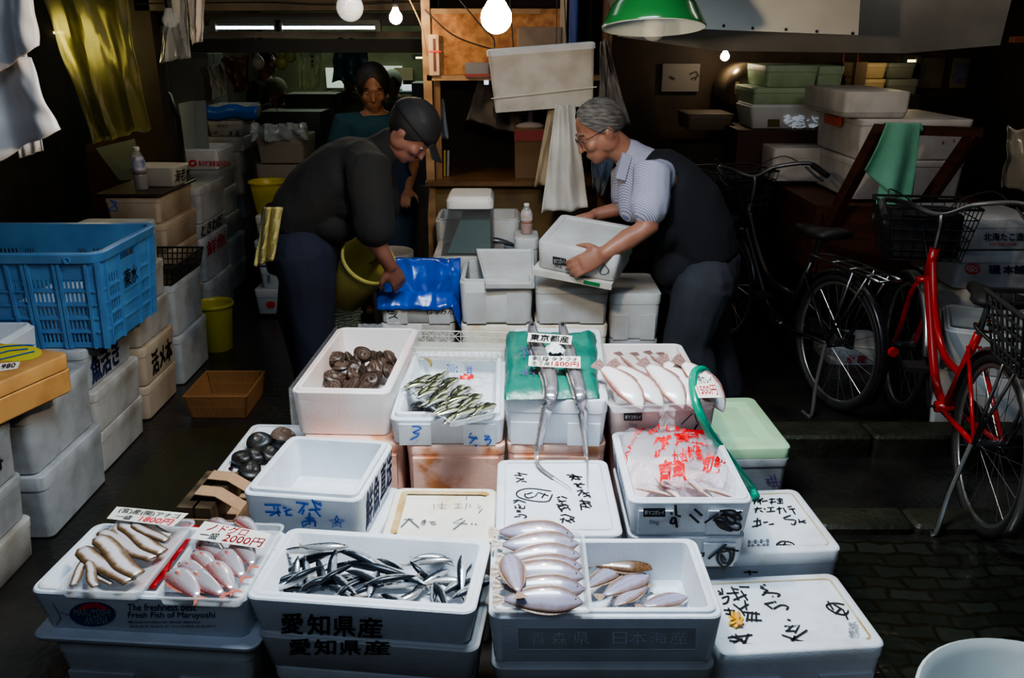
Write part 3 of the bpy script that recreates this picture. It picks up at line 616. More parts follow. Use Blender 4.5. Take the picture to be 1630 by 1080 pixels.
# --- seaperch tray
fT=tray((240,952),(386,957),.447,(318,830),'clear plastic tray of reddish fish beside the eel tray')
NP=Kind([fish('red_seaperch',NODO,spind(.19,.22,.62),spind(.075,.2,.62),bend=b,fin=FINR,finl=.16,finw=.12,eye=.028,dors=.05,pect=FINR) for b in (.12,-.1)])
for i,(hx,hy,tx,ty) in enumerate([(1100,170,1215,235),(1240,165,1350,240),(1045,280,1180,400),(1235,285,1330,430),(1170,340,1310,545),(1000,360,1110,480),(1110,410,1240,600),(915,425,1060,500),(965,470,1200,625),(855,470,1040,635)]):
    z=.432+.006*(i%2)+.004; a,b=[Pz(30+q[0]*.2778,780+q[1]*.2778,z) for q in ((hx,hy),(tx,ty))]
    d=(b-a).normalized(); NP.put(a-d*.005,a+d*min((b-a).length+.01,.155),'silvery red fish with orange fins in the tray at front left','fish','red fish in the tray',i=i,roll=R.uniform(-.2,.2),zs=.9)
# red film between the two trays
RF=mat('red_film',(.55,.01,.015),.25,c2=(.32,.005,.01),ns=20)
mb=MB(); p=[Pz(x,y,.395) for x,y in ((213,938),(246,938),(318,838),(292,832))]
mb.sheet(lambda u,v:p[0].lerp(p[1],u).lerp(p[3].lerp(p[2],u),v)+V((0,0,.012*NZ.noise(V((u*5,v*9,2))))),10,16); tag(mb.build('red_plastic_sheet',RF,thick=.001),'crumpled red plastic sheet between the two front left trays','plastic sheet')
# price cards
def pc(tl,tr,br,bl,zt,zb): return [Pz(*tl,zt),Pz(*tr,zt),Pz(*br,zb),Pz(*bl,zb)]
card(pc((186,807),(300,818),(275,839),(170,826),.475,.462),[('(宮)産(開)アナゴ',(.08,.5,.96,.93),INK,.01),('一盛',(.1,.1,.34,.42),INK,.01),('1800円',(.46,.06,.94,.5),REDI,.01)],'white price card reading 1800 in red over the eel tray')
card(pc((326,830),(432,850),(418,874),(303,858),.485,.468),[('ノドグロ',(.12,.52,.68,.95),REDI,.015),('一盛',(.08,.12,.34,.45),INK,.01),('2000円',(.42,.06,.96,.52),REDI,.015)],'white price card reading 2000 in red over the red fish tray')
# --- flounder tray and box
fT=tray((780,974),(944,976),.447,(781,842),'clear plastic tray of flounders across the left end of the flounder box',h=.03)
fl_=dict(fin=mat('flounder_fin',(.25,.16,.10),.4,c2=(.45,.33,.25),ns=40),finl=.15,finw=.10,tail='fan',ed=1,fringe=.035,eye=.012)
FKp=[fish('pale_flounder',FLOU,spind(.178,.15,.62),spind(.05,.2,.6),bend=b,ns=16,**fl_) for b in (.06,-.06)]
FK=Kind(FKp); o=(760,800); s=.2593
for i,(hx,hy,tx,ty) in enumerate([(600,212,130,185),(628,255,150,262),(640,332,180,345),(650,398,170,395),(660,462,150,430),(668,535,160,520),(655,618,160,600)]):
    a,b=[Pz(o[0]+q[0]*s,o[1]+q[1]*s,.445+.002*i) for q in ((hx,hy),(tx,ty))]
    FK.put(a,b,'pale flounder lying sideways in the shingled row in the clear tray','fish','flounders in the tray',i=i%2,roll=.5,zs=.8)
a,b=[Pz(o[0]+q[0]*s,o[1]+q[1]*s,.475) for q in ((185,290),(262,585))]
FK.put(a,b,'pale flounder lying across the row, tail towards the front of the tray','fish',i=0,zs=.8,sc=.165)
for i,(hx,hy,tx,ty,l,z) in enumerate([(895,405,660,530,'pale flounder in the box beside the tray, nearest the back left',.345),(1062,445,770,575,'pale flounder in the box lying below the brown flounder',.34),(835,640,1040,520,'pale flounder in the box with its tail pointing back right',.335),(1295,580,1010,640,'pale flounder in the box at the front right',.33)]):
    a,b=[Pz(o[0]+q[0]*s,o[1]+q[1]*s,z) for q in ((hx,hy),(tx,ty))]; a.y=max(a.y,1.74); b.y=max(b.y,1.72); FK.put(a,b,l,'fish','flounders in the box',i=i%2,zs=.9,roll=.12)
BK=fish('brown_flounder',BROWNF,spind(.20,.2,.6),spind(.05,.2,.6),bend=.3,ns=16,fin=mat('brown_fin',(.08,.035,.015),.4,c2=(.2,.1,.04),ns=40),finl=.1,finw=.07,tail='fan',fringe=.05,eye=.014)
a,b=[Pz(o[0]+q[0]*s,o[1]+q[1]*s,.355) for q in ((1095,415),(690,385))]; Kind(BK).put(a,b,'brown flounder dark side up at the back of the flounder box','fish',roll=.25)
ICE=mat('crushed_ice',(.78,.84,.88),.12,c2=(.92,.95,.97),ns=60,bump=1,bs=90,spec=.8,sss=.1)
def heap(name,fr,x0,x1,y0,y1,z,h,label,m=ICE,n=36,seed=0,f=5,cat='ice'):
    mb=MB(fr.M)
    def fn(u,v):
        e=min(1,5*min(u,1-u,v,1-v)); return V((x0+(x1-x0)*u,y0+(y1-y0)*v,z+h*e*(.55+.6*NZ.noise(V((u*f+seed,v*f,seed))))+.006*NZ.noise(V((u*40,v*40,seed)))))
    mb.sheet(fn,n,n); return tag(mb.build(name,m),label,cat,kind='stuff')
heap('crushed_ice',fC,.30,.46,.09,.27,.02,.02,'patch of crushed ice in the flounder box',seed=3)
# --- small fish tray, laid across the box marked 3 and 4.3
A_,B_,C_,D_=[Pz(x,y,.565) for x,y in ((637.5,606),(716,674),(795,648),(707,596))]
fS=Fr((A_.x,A_.y),(B_.x,B_.y),.565,d=.16,h=.022,t=.006,world=True); fS.d=((D_-A_).dot(fS.y)+(C_-B_).dot(fS.y))/2
tag(plate(fS).build('clear_plastic_tray',CLEAR),'clear plastic tray packed with little silver fish, laid askew','tray')
AK=Kind([fish('horse_mackerel',AJI,spind(.13,.14,.62),spind(.07,.14,.62),bend=b,finl=.12,finw=.09,eye=.026) for b in (.08,-.08,.2)])
nr=0
for r_ in range(6):
    for c in range(13):
        u=(c+.5+.25*(r_%2))/13.4; v=(r_+.5)/6
        p=fS.L(.012+(fS.w-.024)*u,.012+(fS.d-.024)*v,.008+.008*((r_+c)%3)+.004*c/11); a=R.gauss(2.05,.22); ln=R.uniform(.074,.092); 
        dx=fS.x*math.cos(a)+fS.y*math.sin(a); AK.put(p+dx*ln/2*(1),p-dx*ln/2,'tiny silver and olive fish in the askew clear tray','fish','little fish in the tray',i=R.randrange(3),roll=R.uniform(-.1,.8),zs=.9)
# ice, fish and bits inside that box
heap('crushed_ice',fM,.05,fM.w-.04,.17,.57,.02,.035,'crushed ice filling the back of the box marked 3 and 4.3',seed=8)
DARK=mat('dark_wet_fish',(.02,.02,.022),.2,c2=(.09,.085,.08),ns=20)
DFK=Kind([fish('dark_fish',DARK,spind(.14,.15,.6),spind(.1,.15,.6),finl=.12,finw=.09,eye=.02)])
for i in range(3): DFK.put(fM.L(.08+.045*i,.26,.035),fM.L(.06+.045*i,.055,.03),'dark wet fish in the shaded front of the box marked 3','fish','dark fish in the box',i=0)
q=fish('tail_fish',mat('olive_tail',(.28,.22,.08),.4),spind(.06,.2,.6),spind(.05,.2,.6),bend=.4,tail='fork',finl=.2,finw=.12,eye=.02)
a,b=Pz(690,590,.52),Pz(668,566,.525); Kind(q).put(a,b,'olive brown fish tail sticking out of the ice','fish',sc=.12)
mb=MB(); p0=Pz(725,582,.50); mb.sheet(lambda u,v:p0+V(((u-.5)*.07,(v-.5)*.12,.025*math.sin(math.pi*u)*math.sin(math.pi*v)+.012*NZ.noise(V((u*5,v*5,7))))),10,10)
bg=tag(mb.build('plastic_bag',FILM),'clear plastic bag with blue lettering lying on the ice','plastic bag'); k=Mark(p0+V((0,0,.03)),(0,-.3,1)); k.rect('マルシェ',711,580,729,594,.02); k.rect('鮮魚',743,583,752,599,.02); k.build(BLUEI,bg)
mb=MB(); p0=Pz(743,603,.53); mb.sheet(lambda u,v:p0+V(((u-.5)*.05,(v-.5)*.035,.012*NZ.noise(V((u*4,v*4,1)))+.006)),6,6); tag(mb.build('red_plastic_tag',mat('red_plastic',(.8,.02,.02),.3),thick=.002),'crumpled red plastic tag on the ice','tag')
# translucent basket at the back of that box
fb=Fr((643,553),(803,557),.575,d=.20,h=.05,t=.01); mb=MB(fb.M); W,D_,H=fb.w,fb.d,fb.h; TR=mat('frosted_basket',(.66,.66,.60),.4,alpha=.55)
mb.box((0,0,0),(W,D_,.003))
def rail(a,b,r=.0035): mb.tube([a,b],r*.6,6)
for z in (H,.028):
    for a,b in (((0,0,z),(W,0,z)),((0,D_,z),(W,D_,z)),((0,0,z),(0,D_,z)),((W,0,z),(W,D_,z))): rail(a,b,.005 if z==H else .003)
for y in (0,D_):
    for i in range(9):
        x=W*i/8; rail((x,y,0),(x,y,H))
        if i<8: rail((x,y,0),(x+W/16,y,.028),.0025); rail((x+W/16,y,.028),(x+W/8,y,0),.0025); rail((x,y,H),(x+W/16,y,.03),.0025); rail((x+W/16,y,.03),(x+W/8,y,H),.0025)
for x in (0,W):
    for i in range(6): rail((x,D_*i/5,0),(x,D_*i/5,H))
tag(mb.build('plastic_basket',TR),'frosted plastic basket lying across the back of the iced fish box','basket')
def groove(fr,par,m,ins,a0=0,a1=1,w=.007):
    L=[fr.M@V((x,y,z+.0012)) for x,y,z in rrect(fr.w,fr.d,.03,fr.h,ins)]; n=len(L); L=(L+L)[int(a0*n):int(a1*n)+1]; q=MB(); q.ribbon(L,(0,0,1),w); q.build('stain_line',m,par,smooth=0)
STN=mat('rust_stain',(.50,.33,.14),.6,c2=(.66,.58,.46),ns=12); STG=mat('grey_stain',(.46,.48,.49),.6,c2=(.60,.62,.64),ns=12)
groove(fD,bD,STN,.03,.02,.62); groove(fE,bE,STN,.03,.0,.6,.006); groove(fG,bG,STG,.026,0,1,.004); groove(fJ,bJ,STN,.026,.2,1.0,.004); groove(fH,bH,mat('brown_stain',(.46,.27,.08),.6,c2=(.66,.50,.28),ns=14),.033,.25,.8,.02)
# --- clams
SHELL=mat('brown_shell',rough=.35,attr='dv',ns=5,lo=.22,bump=.12,bs=30,rnd=.5,ramp=[(.0,(.20,.13,.095)),(.25,(.13,.085,.06)),(.38,(.035,.02,.014)),(.48,(.17,.11,.08)),(.60,(.03,.018,.012)),(.70,(.15,.095,.07)),(.80,(.022,.013,.010)),(.92,(.10,.065,.045)),(1,(.02,.012,.009))]); SHELLB=mat('black_shell',rough=.38,attr='dv',ns=3,lo=.5,coat=.1,bump=.1,bs=20,ramp=[(.0,(.16,.15,.12)),(.42,(.10,.095,.08)),(.55,(.015,.014,.012)),(.7,(.03,.028,.024)),(.8,(.010,.009,.008)),(.9,(.035,.03,.026)),(1,(.008,.008,.007))]); FOOT=mat('clam_foot',(.70,.22,.07),.3)
def clam(name,m,foot=False):
    o=None
    for sg in (1,-1):
        mb=MB()
        def fn(u,v,sg=sg):
            a=u*2*math.pi; r=v; x=.5*r*math.cos(a)*(1+.12*math.cos(a)); y=.42*r*math.sin(a)+.06*(1-r); z=(.23*math.sqrt(max(0,1-r*r))+.006*math.cos(38*r))*sg*.95*(1.15+.3*math.sin(a))
            return V((x,y,.27+z))
        mb.sheet(fn,22,9,attr=lambda u,v:.04+.8*v)
        if o is None: o=mb.build(name,m,o=V((0,0,0)),smooth=180)
        else: mb.build('lower_shell',m,o,o=V((0,0,0)),smooth=180)
    if foot: q=MB(); q.ball((.42,.1,.28),(.16,.22,.05),10,6); q.build('foot',FOOT,o,o=V((0,0,0)))
    return o
CK=[clam('surf_clam',SHELL),clam('surf_clam',SHELL,True)]; used=[0,0]
pos=[(285,110,395,185),(345,330,450,450),(480,300,580,370),(560,310,640,380),(640,260,720,340),(690,290,760,370),(800,300,885,370),(470,380,560,450),(560,370,670,460),(330,450,440,540),(270,500,330,550),(470,455,590,560),(600,490,690,570),(680,430,820,560),(720,370,850,470),(780,320,880,390),(680,540,780,580),(410,510,480,560),(380,470,450,530),(520,420,600,500),(620,430,700,500),(740,460,830,540),(560,520,640,570),(830,380,880,470),(440,300,520,380),(600,360,680,420),(700,400,760,460),(340,520,420,570),(840,300,890,360),(760,360,820,420)]
for i,(x0,y0,x1,y1) in enumerate(pos[1:]):
    cx_,cy_=440+(x0+x1)/2*.2037,500+(y0+y1)/2*.2037; z=.495+(616-cy_)/65*.065+.012*R.random()
    p=Pz(cx_,cy_,z); p.y=min(max(p.y,2.64),3.13); k=1 if i==4 else 0
    o_=CK[k] if not used[k] else dup(CK[k]); used[k]=1; L_=R.uniform(.072,.090)
    o_.location=p-V((0,0,.02)); o_.rotation_euler=(R.uniform(-1.2,1.2),R.uniform(-1.2,1.2),R.uniform(0,6)); o_.scale=(L_,)*3
    tag(o_,'large clam with orange foot showing in the film-wrapped box' if k else 'large brown clam heaped in the film-wrapped box','clam','brown clams in the film-wrapped box')
heap('crushed_ice',fL,.04,fL.w-.04,.04,fL.d-.1,.02,.025,'ice under the clams in the film-wrapped box',seed=5)
BC=clam('black_clam',SHELLB); used=0
for x0,y0,x1,y1,l in ((110,115,365,240,'black clam farthest back on the lid beside the empty box'),(45,245,180,380,'black clam with a pale patch at the left edge of the black clams'),(150,240,300,360,'black clam in the middle of the black clams'),(40,390,215,540,'black clam nearest the wooden blocks'),(290,250,350,330,'black clam mostly hidden behind the empty box'),(110,370,240,470,'small black clam wedged between the two front black clams')):
    p=Pz(370+(x0+x1)/2*.1759,670+(y0+y1)/2*.1759,.33); o_=BC if not used else dup(BC); used=1
    w_=(x1-x0)*.1759/1350*2.95; o_.scale=(max(.085,min(w_,.135)),)*3; o_.location=p-V((0,0,.028)); o_.rotation_euler=(R.uniform(-.4,.4),R.uniform(-.3,.3),R.uniform(0,6)); tag(o_,l,'clam','black clams on the lid')
BRC=mat('tan_shell',(.30,.20,.14),.4,c2=(.18,.10,.06),ns=20); p=Pz(447,695,.33); o_=dup(BC); o_.data=BC.data.copy(); o_.data.materials[0]=BRC; o_.name='tan_clam'; o_.scale=(.10,)*3; o_.location=p-V((0,0,.028)); o_.rotation_euler=(.1,.2,1); tag(o_,'tan clam half hidden by the back edge of the empty box','clam')
# --- cardboard bands round dark wooden blocks
CARD=mat('cardboard',(.42,.26,.15),.7,c2=(.36,.21,.12),ns=12); WD=mat('dark_wet_wood',(.05,.032,.018),.5,c2=(.12,.08,.045),wave=(4,6,'Y'),lo=.2,hi=.9)
fK=Fr((268,826),(372,830),.31,B=(340,755),h=.10,t=.0)
kx=Fr((fK.A.x,fK.A.y),(fK.A.x+fK.x.x*fK.w,fK.A.y+fK.x.y*fK.w),.25,d=fK.d,h=.25,t=.01,world=True)
simple_box(kx,'foam box under the cardboard tray of wooden blocks',FOAMD)
fK.o=fK.A-V((0,0,.058)); fK.M.translation=fK.o; fK.h=.058
mb=MB(fK.M); W,D_,H=fK.w,fK.d,fK.h; mb.box((0,0,0),(W,D_,.004)); mb.box((0,0,0),(W,.004,H)); mb.box((0,D_-.004,0),(W,D_,H)); mb.box((W-.004,0,0),(W,D_,H)); mb.box((0,0,0),(.004,D_,H*.5))
kb=mb.build('cardboard_tray',CARD); tag(kb,'cardboard tray holding dark wooden blocks','cardboard box')
for y in (.06,D_*.56):
    q=MB(fK.M); q.loft([[(.0,y,H*.55),(.0,y+D_*.2,H*.55),(.0,y+D_*.2,H*.58),(.0,y,H*.58)],[(W*.3,y,H+.05),(W*.3,y+D_*.2,H+.05),(W*.3,y+D_*.2,H+.053),(W*.3,y,H+.053)],[(W*.62,y,H+.045),(W*.62,y+D_*.2,H+.045),(W*.62,y+D_*.2,H+.048),(W*.62,y,H+.048)],[(W,y,H*.9),(W,y+D_*.2,H*.9),(W,y+D_*.2,H*.93),(W,y,H*.93)]]); q.build('cardboard_band',CARD,kb,smooth=0)
for i,(x0,l) in enumerate(((.02,'dark wooden block under the left of the cardboard bands'),(W*.34,'dark wooden block under the right of the cardboard bands'))):
    q=MB(fK.M); q.loft([[(x0+a,b,z) for a,b in ((0,.02),(W*.28,.02),(W*.28,D_-.03),(0,D_-.03))] for z in (.006,H+.028)]); tag(q.build('wooden_block',WD),l,'wooden block')
# --- green wrapped block with two hairtails
GRN=mat('green_vinyl',(.012,.15,.11),.35,c2=(.025,.23,.17),ns=6,bump=.5,bs=18)
a,b,c,d=[Pz(x,y,.635) for x,y in ((803,622),(955,620),(949,522),(806,520))]
mb=MB(); 
def gfn(u,v):
    e=min(1,9*min(u,1-u,v,1-v)); p=a.lerp(b,u).lerp(d.lerp(c,u),v); w_=.010*NZ.noise(V((u*5,v*5,2)))+.006*NZ.noise(V((u*14,v*14,9))); return V((p.x+w_*.6,p.y+w_*.6,.603+.035*e**.5+w_*e))
mb.sheet(gfn,34,34); gb=tag(mb.build('green_wrapped_block',GRN),'dark green vinyl wrapped slab lying on the middle foam box','wrapped slab')
k=Mark((0,0,.645),(0,0,1)); hand(k,(780,500),.3519,[[(135,165),(175,150)],[(150,150),(155,200)],[(140,185),(180,180)],[(165,160),(185,195)],[(130,265),(150,275)],[(160,245),(165,280)],[(140,270),(215,265)],[(185,235),(200,280)],[(175,250),(220,240)]],.006); k.build(PURP,gb)
def hair(pts,label):
    P=[]; W=[]
    for x,y,w,kind,val in pts:
        p=Pz(x,y,val) if kind=='z' else PY(x,y,val); P.append(p); W.append(w*p.y*1.02/1350/2)
    # resample
    Q=[];R_=[]
    for i in range(len(P)-1):
        p0,p1,p2,p3=P[max(i-1,0)],P[i],P[i+1],P[min(i+2,len(P)-1)]
        for j in range(6):
            t=j/6; Q.append(.5*((2*p1)+(p2-p0)*t+(2*p0-5*p1+4*p2-p3)*t*t+(3*p1-p0-3*p2+p3)*t**3)); R_.append(W[i]+(W[i+1]-W[i])*t)
    Q.append(P[-1]);R_.append(W[-1])
    mb=MB(); n=14; loops=[];at=[]
    for i,p in enumerate(Q):
        t=(Q[min(i+1,len(Q)-1)]-Q[max(i-1,0)]).normalized(); up=V((0,-.55,.85)); up=(up-t*up.dot(t)).normalized(); s_=t.cross(up)
        loops.append([p+s_*math.cos(2*math.pi*k/n)*R_[i]+up*(math.sin(2*math.pi*k/n)+.9)*max(R_[i]*.28,.0012) for k in range(n)]); at.append([max(.01,.5+.42*math.cos(2*math.pi*k/n)) for k in range(n)])
    mb.loft(loops,attr=at); o=mb.build('hairtail_fish',HAIR,smooth=180); tag(o,label,'fish')
    f=MB()
    for i in range(8,len(Q)-14):
        t=(Q[i+1]-Q[i]).normalized(); up=V((0,-.55,.85)); s_=t.cross(up).normalized(); p=Q[i]+s_*R_[i]*.95; f.quad(p,Q[i+1]+s_*R_[i+1]*.95,Q[i+1]+s_*(R_[i+1]*.95+.006),p+s_*.007)
    f.build('dorsal_fin',FIN,o,smooth=0); e=MB(); p=Q[2]; e.ball(p+V((0,-.01,.012)),.007,8,6); e.build('eye',EYE,o); return o
C=(780,500);s=.3519
def hp(*l): return [(C[0]+x*s,C[1]+y*s,w*s,k,v) for x,y,w,k,v in l]
hair(hp((190,42,26,'z',.65),(196,100,58,'z',.652),(222,170,72,'z',.652),(252,240,76,'z',.650),(275,310,70,'z',.648),(275,380,64,'z',.630),(262,430,52,'y',2.475),(242,520,36,'y',2.47),(222,590,20,'y',2.465),(214,640,9,'y',2.45),(230,690,6,'z',.412),(300,745,5,'z',.408),(345,775,4,'z',.407),(372,797,3,'z',.407)),'long silver fish hanging down, the left of the pair, tail curling onto the lid')
hair(hp((325,42,24,'z',.65),(335,100,52,'z',.652),(355,170,66,'z',.652),(375,240,70,'z',.650),(395,310,66,'z',.648),(412,380,58,'z',.630),(424,450,42,'y',2.475),(430,520,30,'y',2.47),(436,600,16,'y',2.465),(440,660,7,'y',2.45),(440,720,5,'z',.415),(440,790,3,'z',.408)),'long silver fish hanging down, the right of the pair, tail straight')
mb=MB(); p0=Pz(883,557,.66); mb.sheet(lambda u,v:p0+V(((u-.5)*.07,(v-.5)*.07,.03*math.sin(3.14*u)*math.sin(3.14*v)+.01*NZ.noise(V((u*6,v*6,4))))),8,8); tag(mb.build('ice_bag',ICE),'small bag of ice between the heads of the two long silver fish','ice bag')
card(pc((841,530),(911,535),(909,549),(839,544),.70,.685),[('東京都産',(.06,.12,.94,.86),INK,.035)],'white card lettered in bold black above the two long silver fish')
card(pc((842,567),(924,568),(924,587),(841,583),.69,.672),[('刺身',(.06,.5,.4,.95),INK,.01),('生食用',(.06,.06,.4,.48),INK,.01),('タチウオ',(.44,.55,.94,.92),INK,.005),('1500円',(.44,.08,.96,.52),REDI,.02)],'price card reading 1500 in red laid over the two long silver fish')
# --- flatfish
FW=Kind([fish('white_flatfish',FLAT,spind(.19,.34,.56),spind(.05,.34,.6),bend=b,ns=16,ed=1,finl=.17,finw=.11,tail='fan',fringe=.03,eye=0,fin=mat('flatfish_fin',(.16,.08,.07),.4,c2=(.32,.2,.18),ns=40)) for b in (.22,.1)])
fT=tray((970,648),(1146,641),.60,(958,598),'clear plastic tray of white flatfish on the front rim of the flatfish box',tilt=-.0)
for i,(hx,hy,tx,ty) in enumerate([(650,395,545,285),(745,390,615,275),(840,390,745,275),(895,385,825,270),(1000,380,925,290)]):
    a,b=Pz(780+hx*s,500+hy*s,.598),Pz(780+tx*s,500+ty*s,.645); FW.put(a,b,'white flatfish with brown edge in the tilted tray, one of the shingled row','fish','flatfish in the tilted tray',i=i%2,roll=.34,zs=.9,sc=.225)
heap('crushed_ice',fO,.03,fO.w-.03,.08,.5,.02,.055,'crushed ice in the flatfish box',seed=11)
for i,(x,y) in enumerate(((655,240),(730,245),(790,235),(850,245))):
    a=Pz(780+(x+22)*s,500+(y+22)*s,.515); b=Pz(780+(x-25)*s,500+(y-18)*s,.525); FW.put(a,b,'white flatfish lying on the ice behind the tilted tray','fish','flatfish on the ice',i=i%2,sc=.2,roll=-.1)
card(pc((1098,594),(1132,597),(1148,633),(1112,634),.665,.645),[('子持カレイ',(.08,.55,.92,.9),INK,.01),('1500円',(.08,.1,.92,.48),REDI,.02)],'price card with red figures at the right end of the flatfish tray')
# --- red bag on ice
heap('crushed_ice',fF,.02,fF.w-.02,.02,fF.d-.02,.03,.055,'crushed ice filling the box under the red printed bag',seed=21,m=mat('pink_ice',(.80,.62,.66),.15,c2=(.93,.86,.90),ns=7,bump=1,bs=90,sss=.1))
PF=Kind([fish('pale_flatfish',FLAT,spind(.2,.25,.6),spind(.05,.3,.6),ed=1,finl=.15,finw=.1,tail='fan',fringe=.03,eye=.012)])
for i,(a,b) in enumerate(((( 440,430),(540,520)),((640,440),(750,525)),((790,500),(880,530)),((330,485),(480,520)))): PF.put(Pz(940+a[0]*.25,660+a[1]*.25,.452),Pz(940+b[0]*.25,660+b[1]*.25,.44),'pale fish half buried in ice under the red printed bag','fish','iced fish under the bag',i=0,roll=.3,sc=.12)
def bagz(x,y): # local box coordinates
    u,v=x/fF.w,y/fF.d; e=max(0,min(1,6*min(u-.05,.98-u,v-.12,1.04-v)+.3)); return .085+.035*e+.05*math.exp(-((u-.5)**2+(v-.6)**2)*9)+.018*NZ.noise(V((u*7,v*7,3)))+.01*NZ.noise(V((u*17,v*17,5)))
mb=MB(fF.M); mb.sheet(lambda u,v:V((fF.w*(.10+.88*u),fF.d*(.2+.84*v),bagz(fF.w*(.10+.88*u),fF.d*(.2+.84*v)))),44,44)
mb.sheet(lambda u,v:V((fF.w*(.40+.14*u+.03*NZ.noise(V((u*4,v*4,1)))),fF.d*(.78+.05*v+.06*NZ.noise(V((u*4,v*3,8)))),.16+.085*v*(1-.6*abs(u-.5)))),10,10)
bag=tag(mb.build('printed_plastic_bag',mat('bag_film',(.9,.86,.88),.1,alpha=.2,bump=.8,bs=30)),'crumpled clear plastic bag with red print on the iced fish','plastic bag')
RP=mat('red_print',(.80,.01,.02),.35)
def bagtext(t,crop,bold=.02):
    q=MB(); vs,fs=textmesh(t,bold); bl,br,tl=[fF.M.inverted()@Pz(940+x*.25,660+y*.25,.48) for x,y in crop]; base=0
    for u,v in vs:
        p=bl+(br-bl)*u+(tl-bl)*v; q.vx(fF.M@V((p.x,p.y,bagz(p.x,p.y)+.004)))
    for f in fs: q.f.append(f); q.m.append(0)
    q.build('red_lettering',RP,bag,smooth=0)
bagtext('MARUYOSHI',((215,310),(360,95),(190,285)),.01)
bagtext('吉',((590,250),(700,200),(570,190)),.05); bagtext('鮮',((400,330),(520,320),(390,240)),.06); bagtext('魚',((530,300),(640,270),(510,225)),.04); bagtext('吉魚',((430,440),(610,440),(430,360)),.05); bagtext('旬鮮',((690,410),(840,410),(720,315)),.03); bagtext('丸',((640,310),(740,290),(630,240)),.0); bagtext('丸吉',((380,210),(470,110),(350,150)),.03); bagtext('鮮魚丸吉',((470,215),(690,160),(460,130)),.03); bagtext('★',((430,300),(510,290),(420,235)),.1); bagtext('丸吉鮮魚',((520,380),(720,350),(505,320)),.03); bagtext('吉',((640,200),(780,170),(640,130)),.02)
# --- green hose
HOSE=mat('green_hose',(.0,.28,.17),.3,coat=.3)
def smooth_pts(P,n=8):
    P=[V(p) for p in P]; Q=[]
    for i in range(len(P)-1):
        p0,p1,p2,p3=P[max(i-1,0)],P[i],P[i+1],P[min(i+2,len(P)-1)]
        for j in range(n):
            t=j/n; Q.append(.5*((2*p1)+(p2-p0)*t+(2*p0-5*p1+4*p2-p3)*t*t+(3*p1-p0-3*p2+p3)*t**3))
    return Q+[P[-1]]
hz=[(1126,594,.64),(1117,589,.665),(1107,592,.67),(1103,604,.66),(1104,622,.64),(1109,645,.61),(1118,668,.57),(1130,690,.52),(1146,712,.46),(1163,734,.40),(1180,757,.34),(1196,778,.28),(1203,792,.265)]
mb=MB(); mb.tube(smooth_pts([Pz(*p) for p in hz],5),.0145,12); tag(mb.build('garden_hose',HOSE,smooth=180),'green rubber hose hanging over the flatfish box beside the mint lid','hose')
# yellow flower on the lid
mb=MB(); p=Pz(1171,989,.206)
for i in range(7):
    a=i*.9; d=V((math.cos(a),math.sin(a),0)); mb.sheet(lambda u,v,d=d:p+d*(.022*v)+V((-d.y,d.x,0))*(u-.5)*.018*math.sin(.3+2.6*v)+V((0,0,.003+.012*v*math.sin(i)+.004*u)),4,4)
tag(mb.build('yellow_flower',mat('petal',(.75,.50,.02),.5,c2=(.70,.22,.02),ns=40),thick=.001),'small crumpled yellow flower on the lower right foam lid','flower')
# white round tub, bottom right
tc=V((1.205,1.50,0))
TUB=mat('white_tub',(.62,.68,.68),.35); mb=MB(); r=.265
mb.lathe([(r*.78,0),(r*.80,.004),(r*.98,.235),(r*1.05,.24),(r*1.05,.26),(r*1.02,.265),(r*.98,.255),(r*.95,.24),(r*.76,.02),(.0,.012)],tc,48,c1=False)
for a in (1.9,1.2): mb.box((0,0,0),(0,0,0)) if 0 else None
tag(mb.build('round_plastic_tub',TUB),'round white plastic tub on the wet ground at lower right','tub')
# ============================================================ SETTING
def struct(mb,name,m,smooth=0): return tag(mb.build(name,m,smooth=smooth),kind='structure')
FLOORM=mat('wet_asphalt',(.010,.010,.010),.22,c2=(.028,.025,.021),ns=5,bump=.35,bs=35,lo=.3,hi=.7)
COB=mat('cobblestone',(.026,.030,.023),.22,c2=(.010,.013,.008),brick=(3.9,.03,(.010,.010,.004)),bump=.9,bs=9)
MOSS=mat('mossy_stone',(.032,.032,.02),.5,c2=(.012,.016,.007),ns=9,bump=.5,bs=40)
RUSTP=mat('rusty_plate',(.022,.016,.010),.25,c2=(.022,.024,.006),ns=3,bump=.2,bs=20,stretch=(6,1,1))
DKW=mat('dark_wall',(.030,.024,.018),.8,c2=(.012,.010,.008),ns=3); DKW2=mat('brown_wall',(.05,.032,.018),.7,c2=(.02,.014,.009),ns=4)
m=MB(); m.box((-3.2,.2,-.05),(3.6,12,0)); struct(m,'floor',FLOORM)
m=MB()
for lo,hi in (((-3.3,.2,0),(-3.15,12,3.2)),): m.box(lo,hi)
struct(m,'wall_left',DKW)
m=MB(); m.box((3.5,.2,0),(3.65,12,3.2)); struct(m,'wall_right',DKW)
m=MB(); m.box((-3.3,11.9,0),(3.65,12.05,3.2)); struct(m,'wall_back',DKW)
m=MB(); m.box((-3.3,3.6,2.62),(3.65,12.05,2.7)); struct(m,'ceiling',DKW)
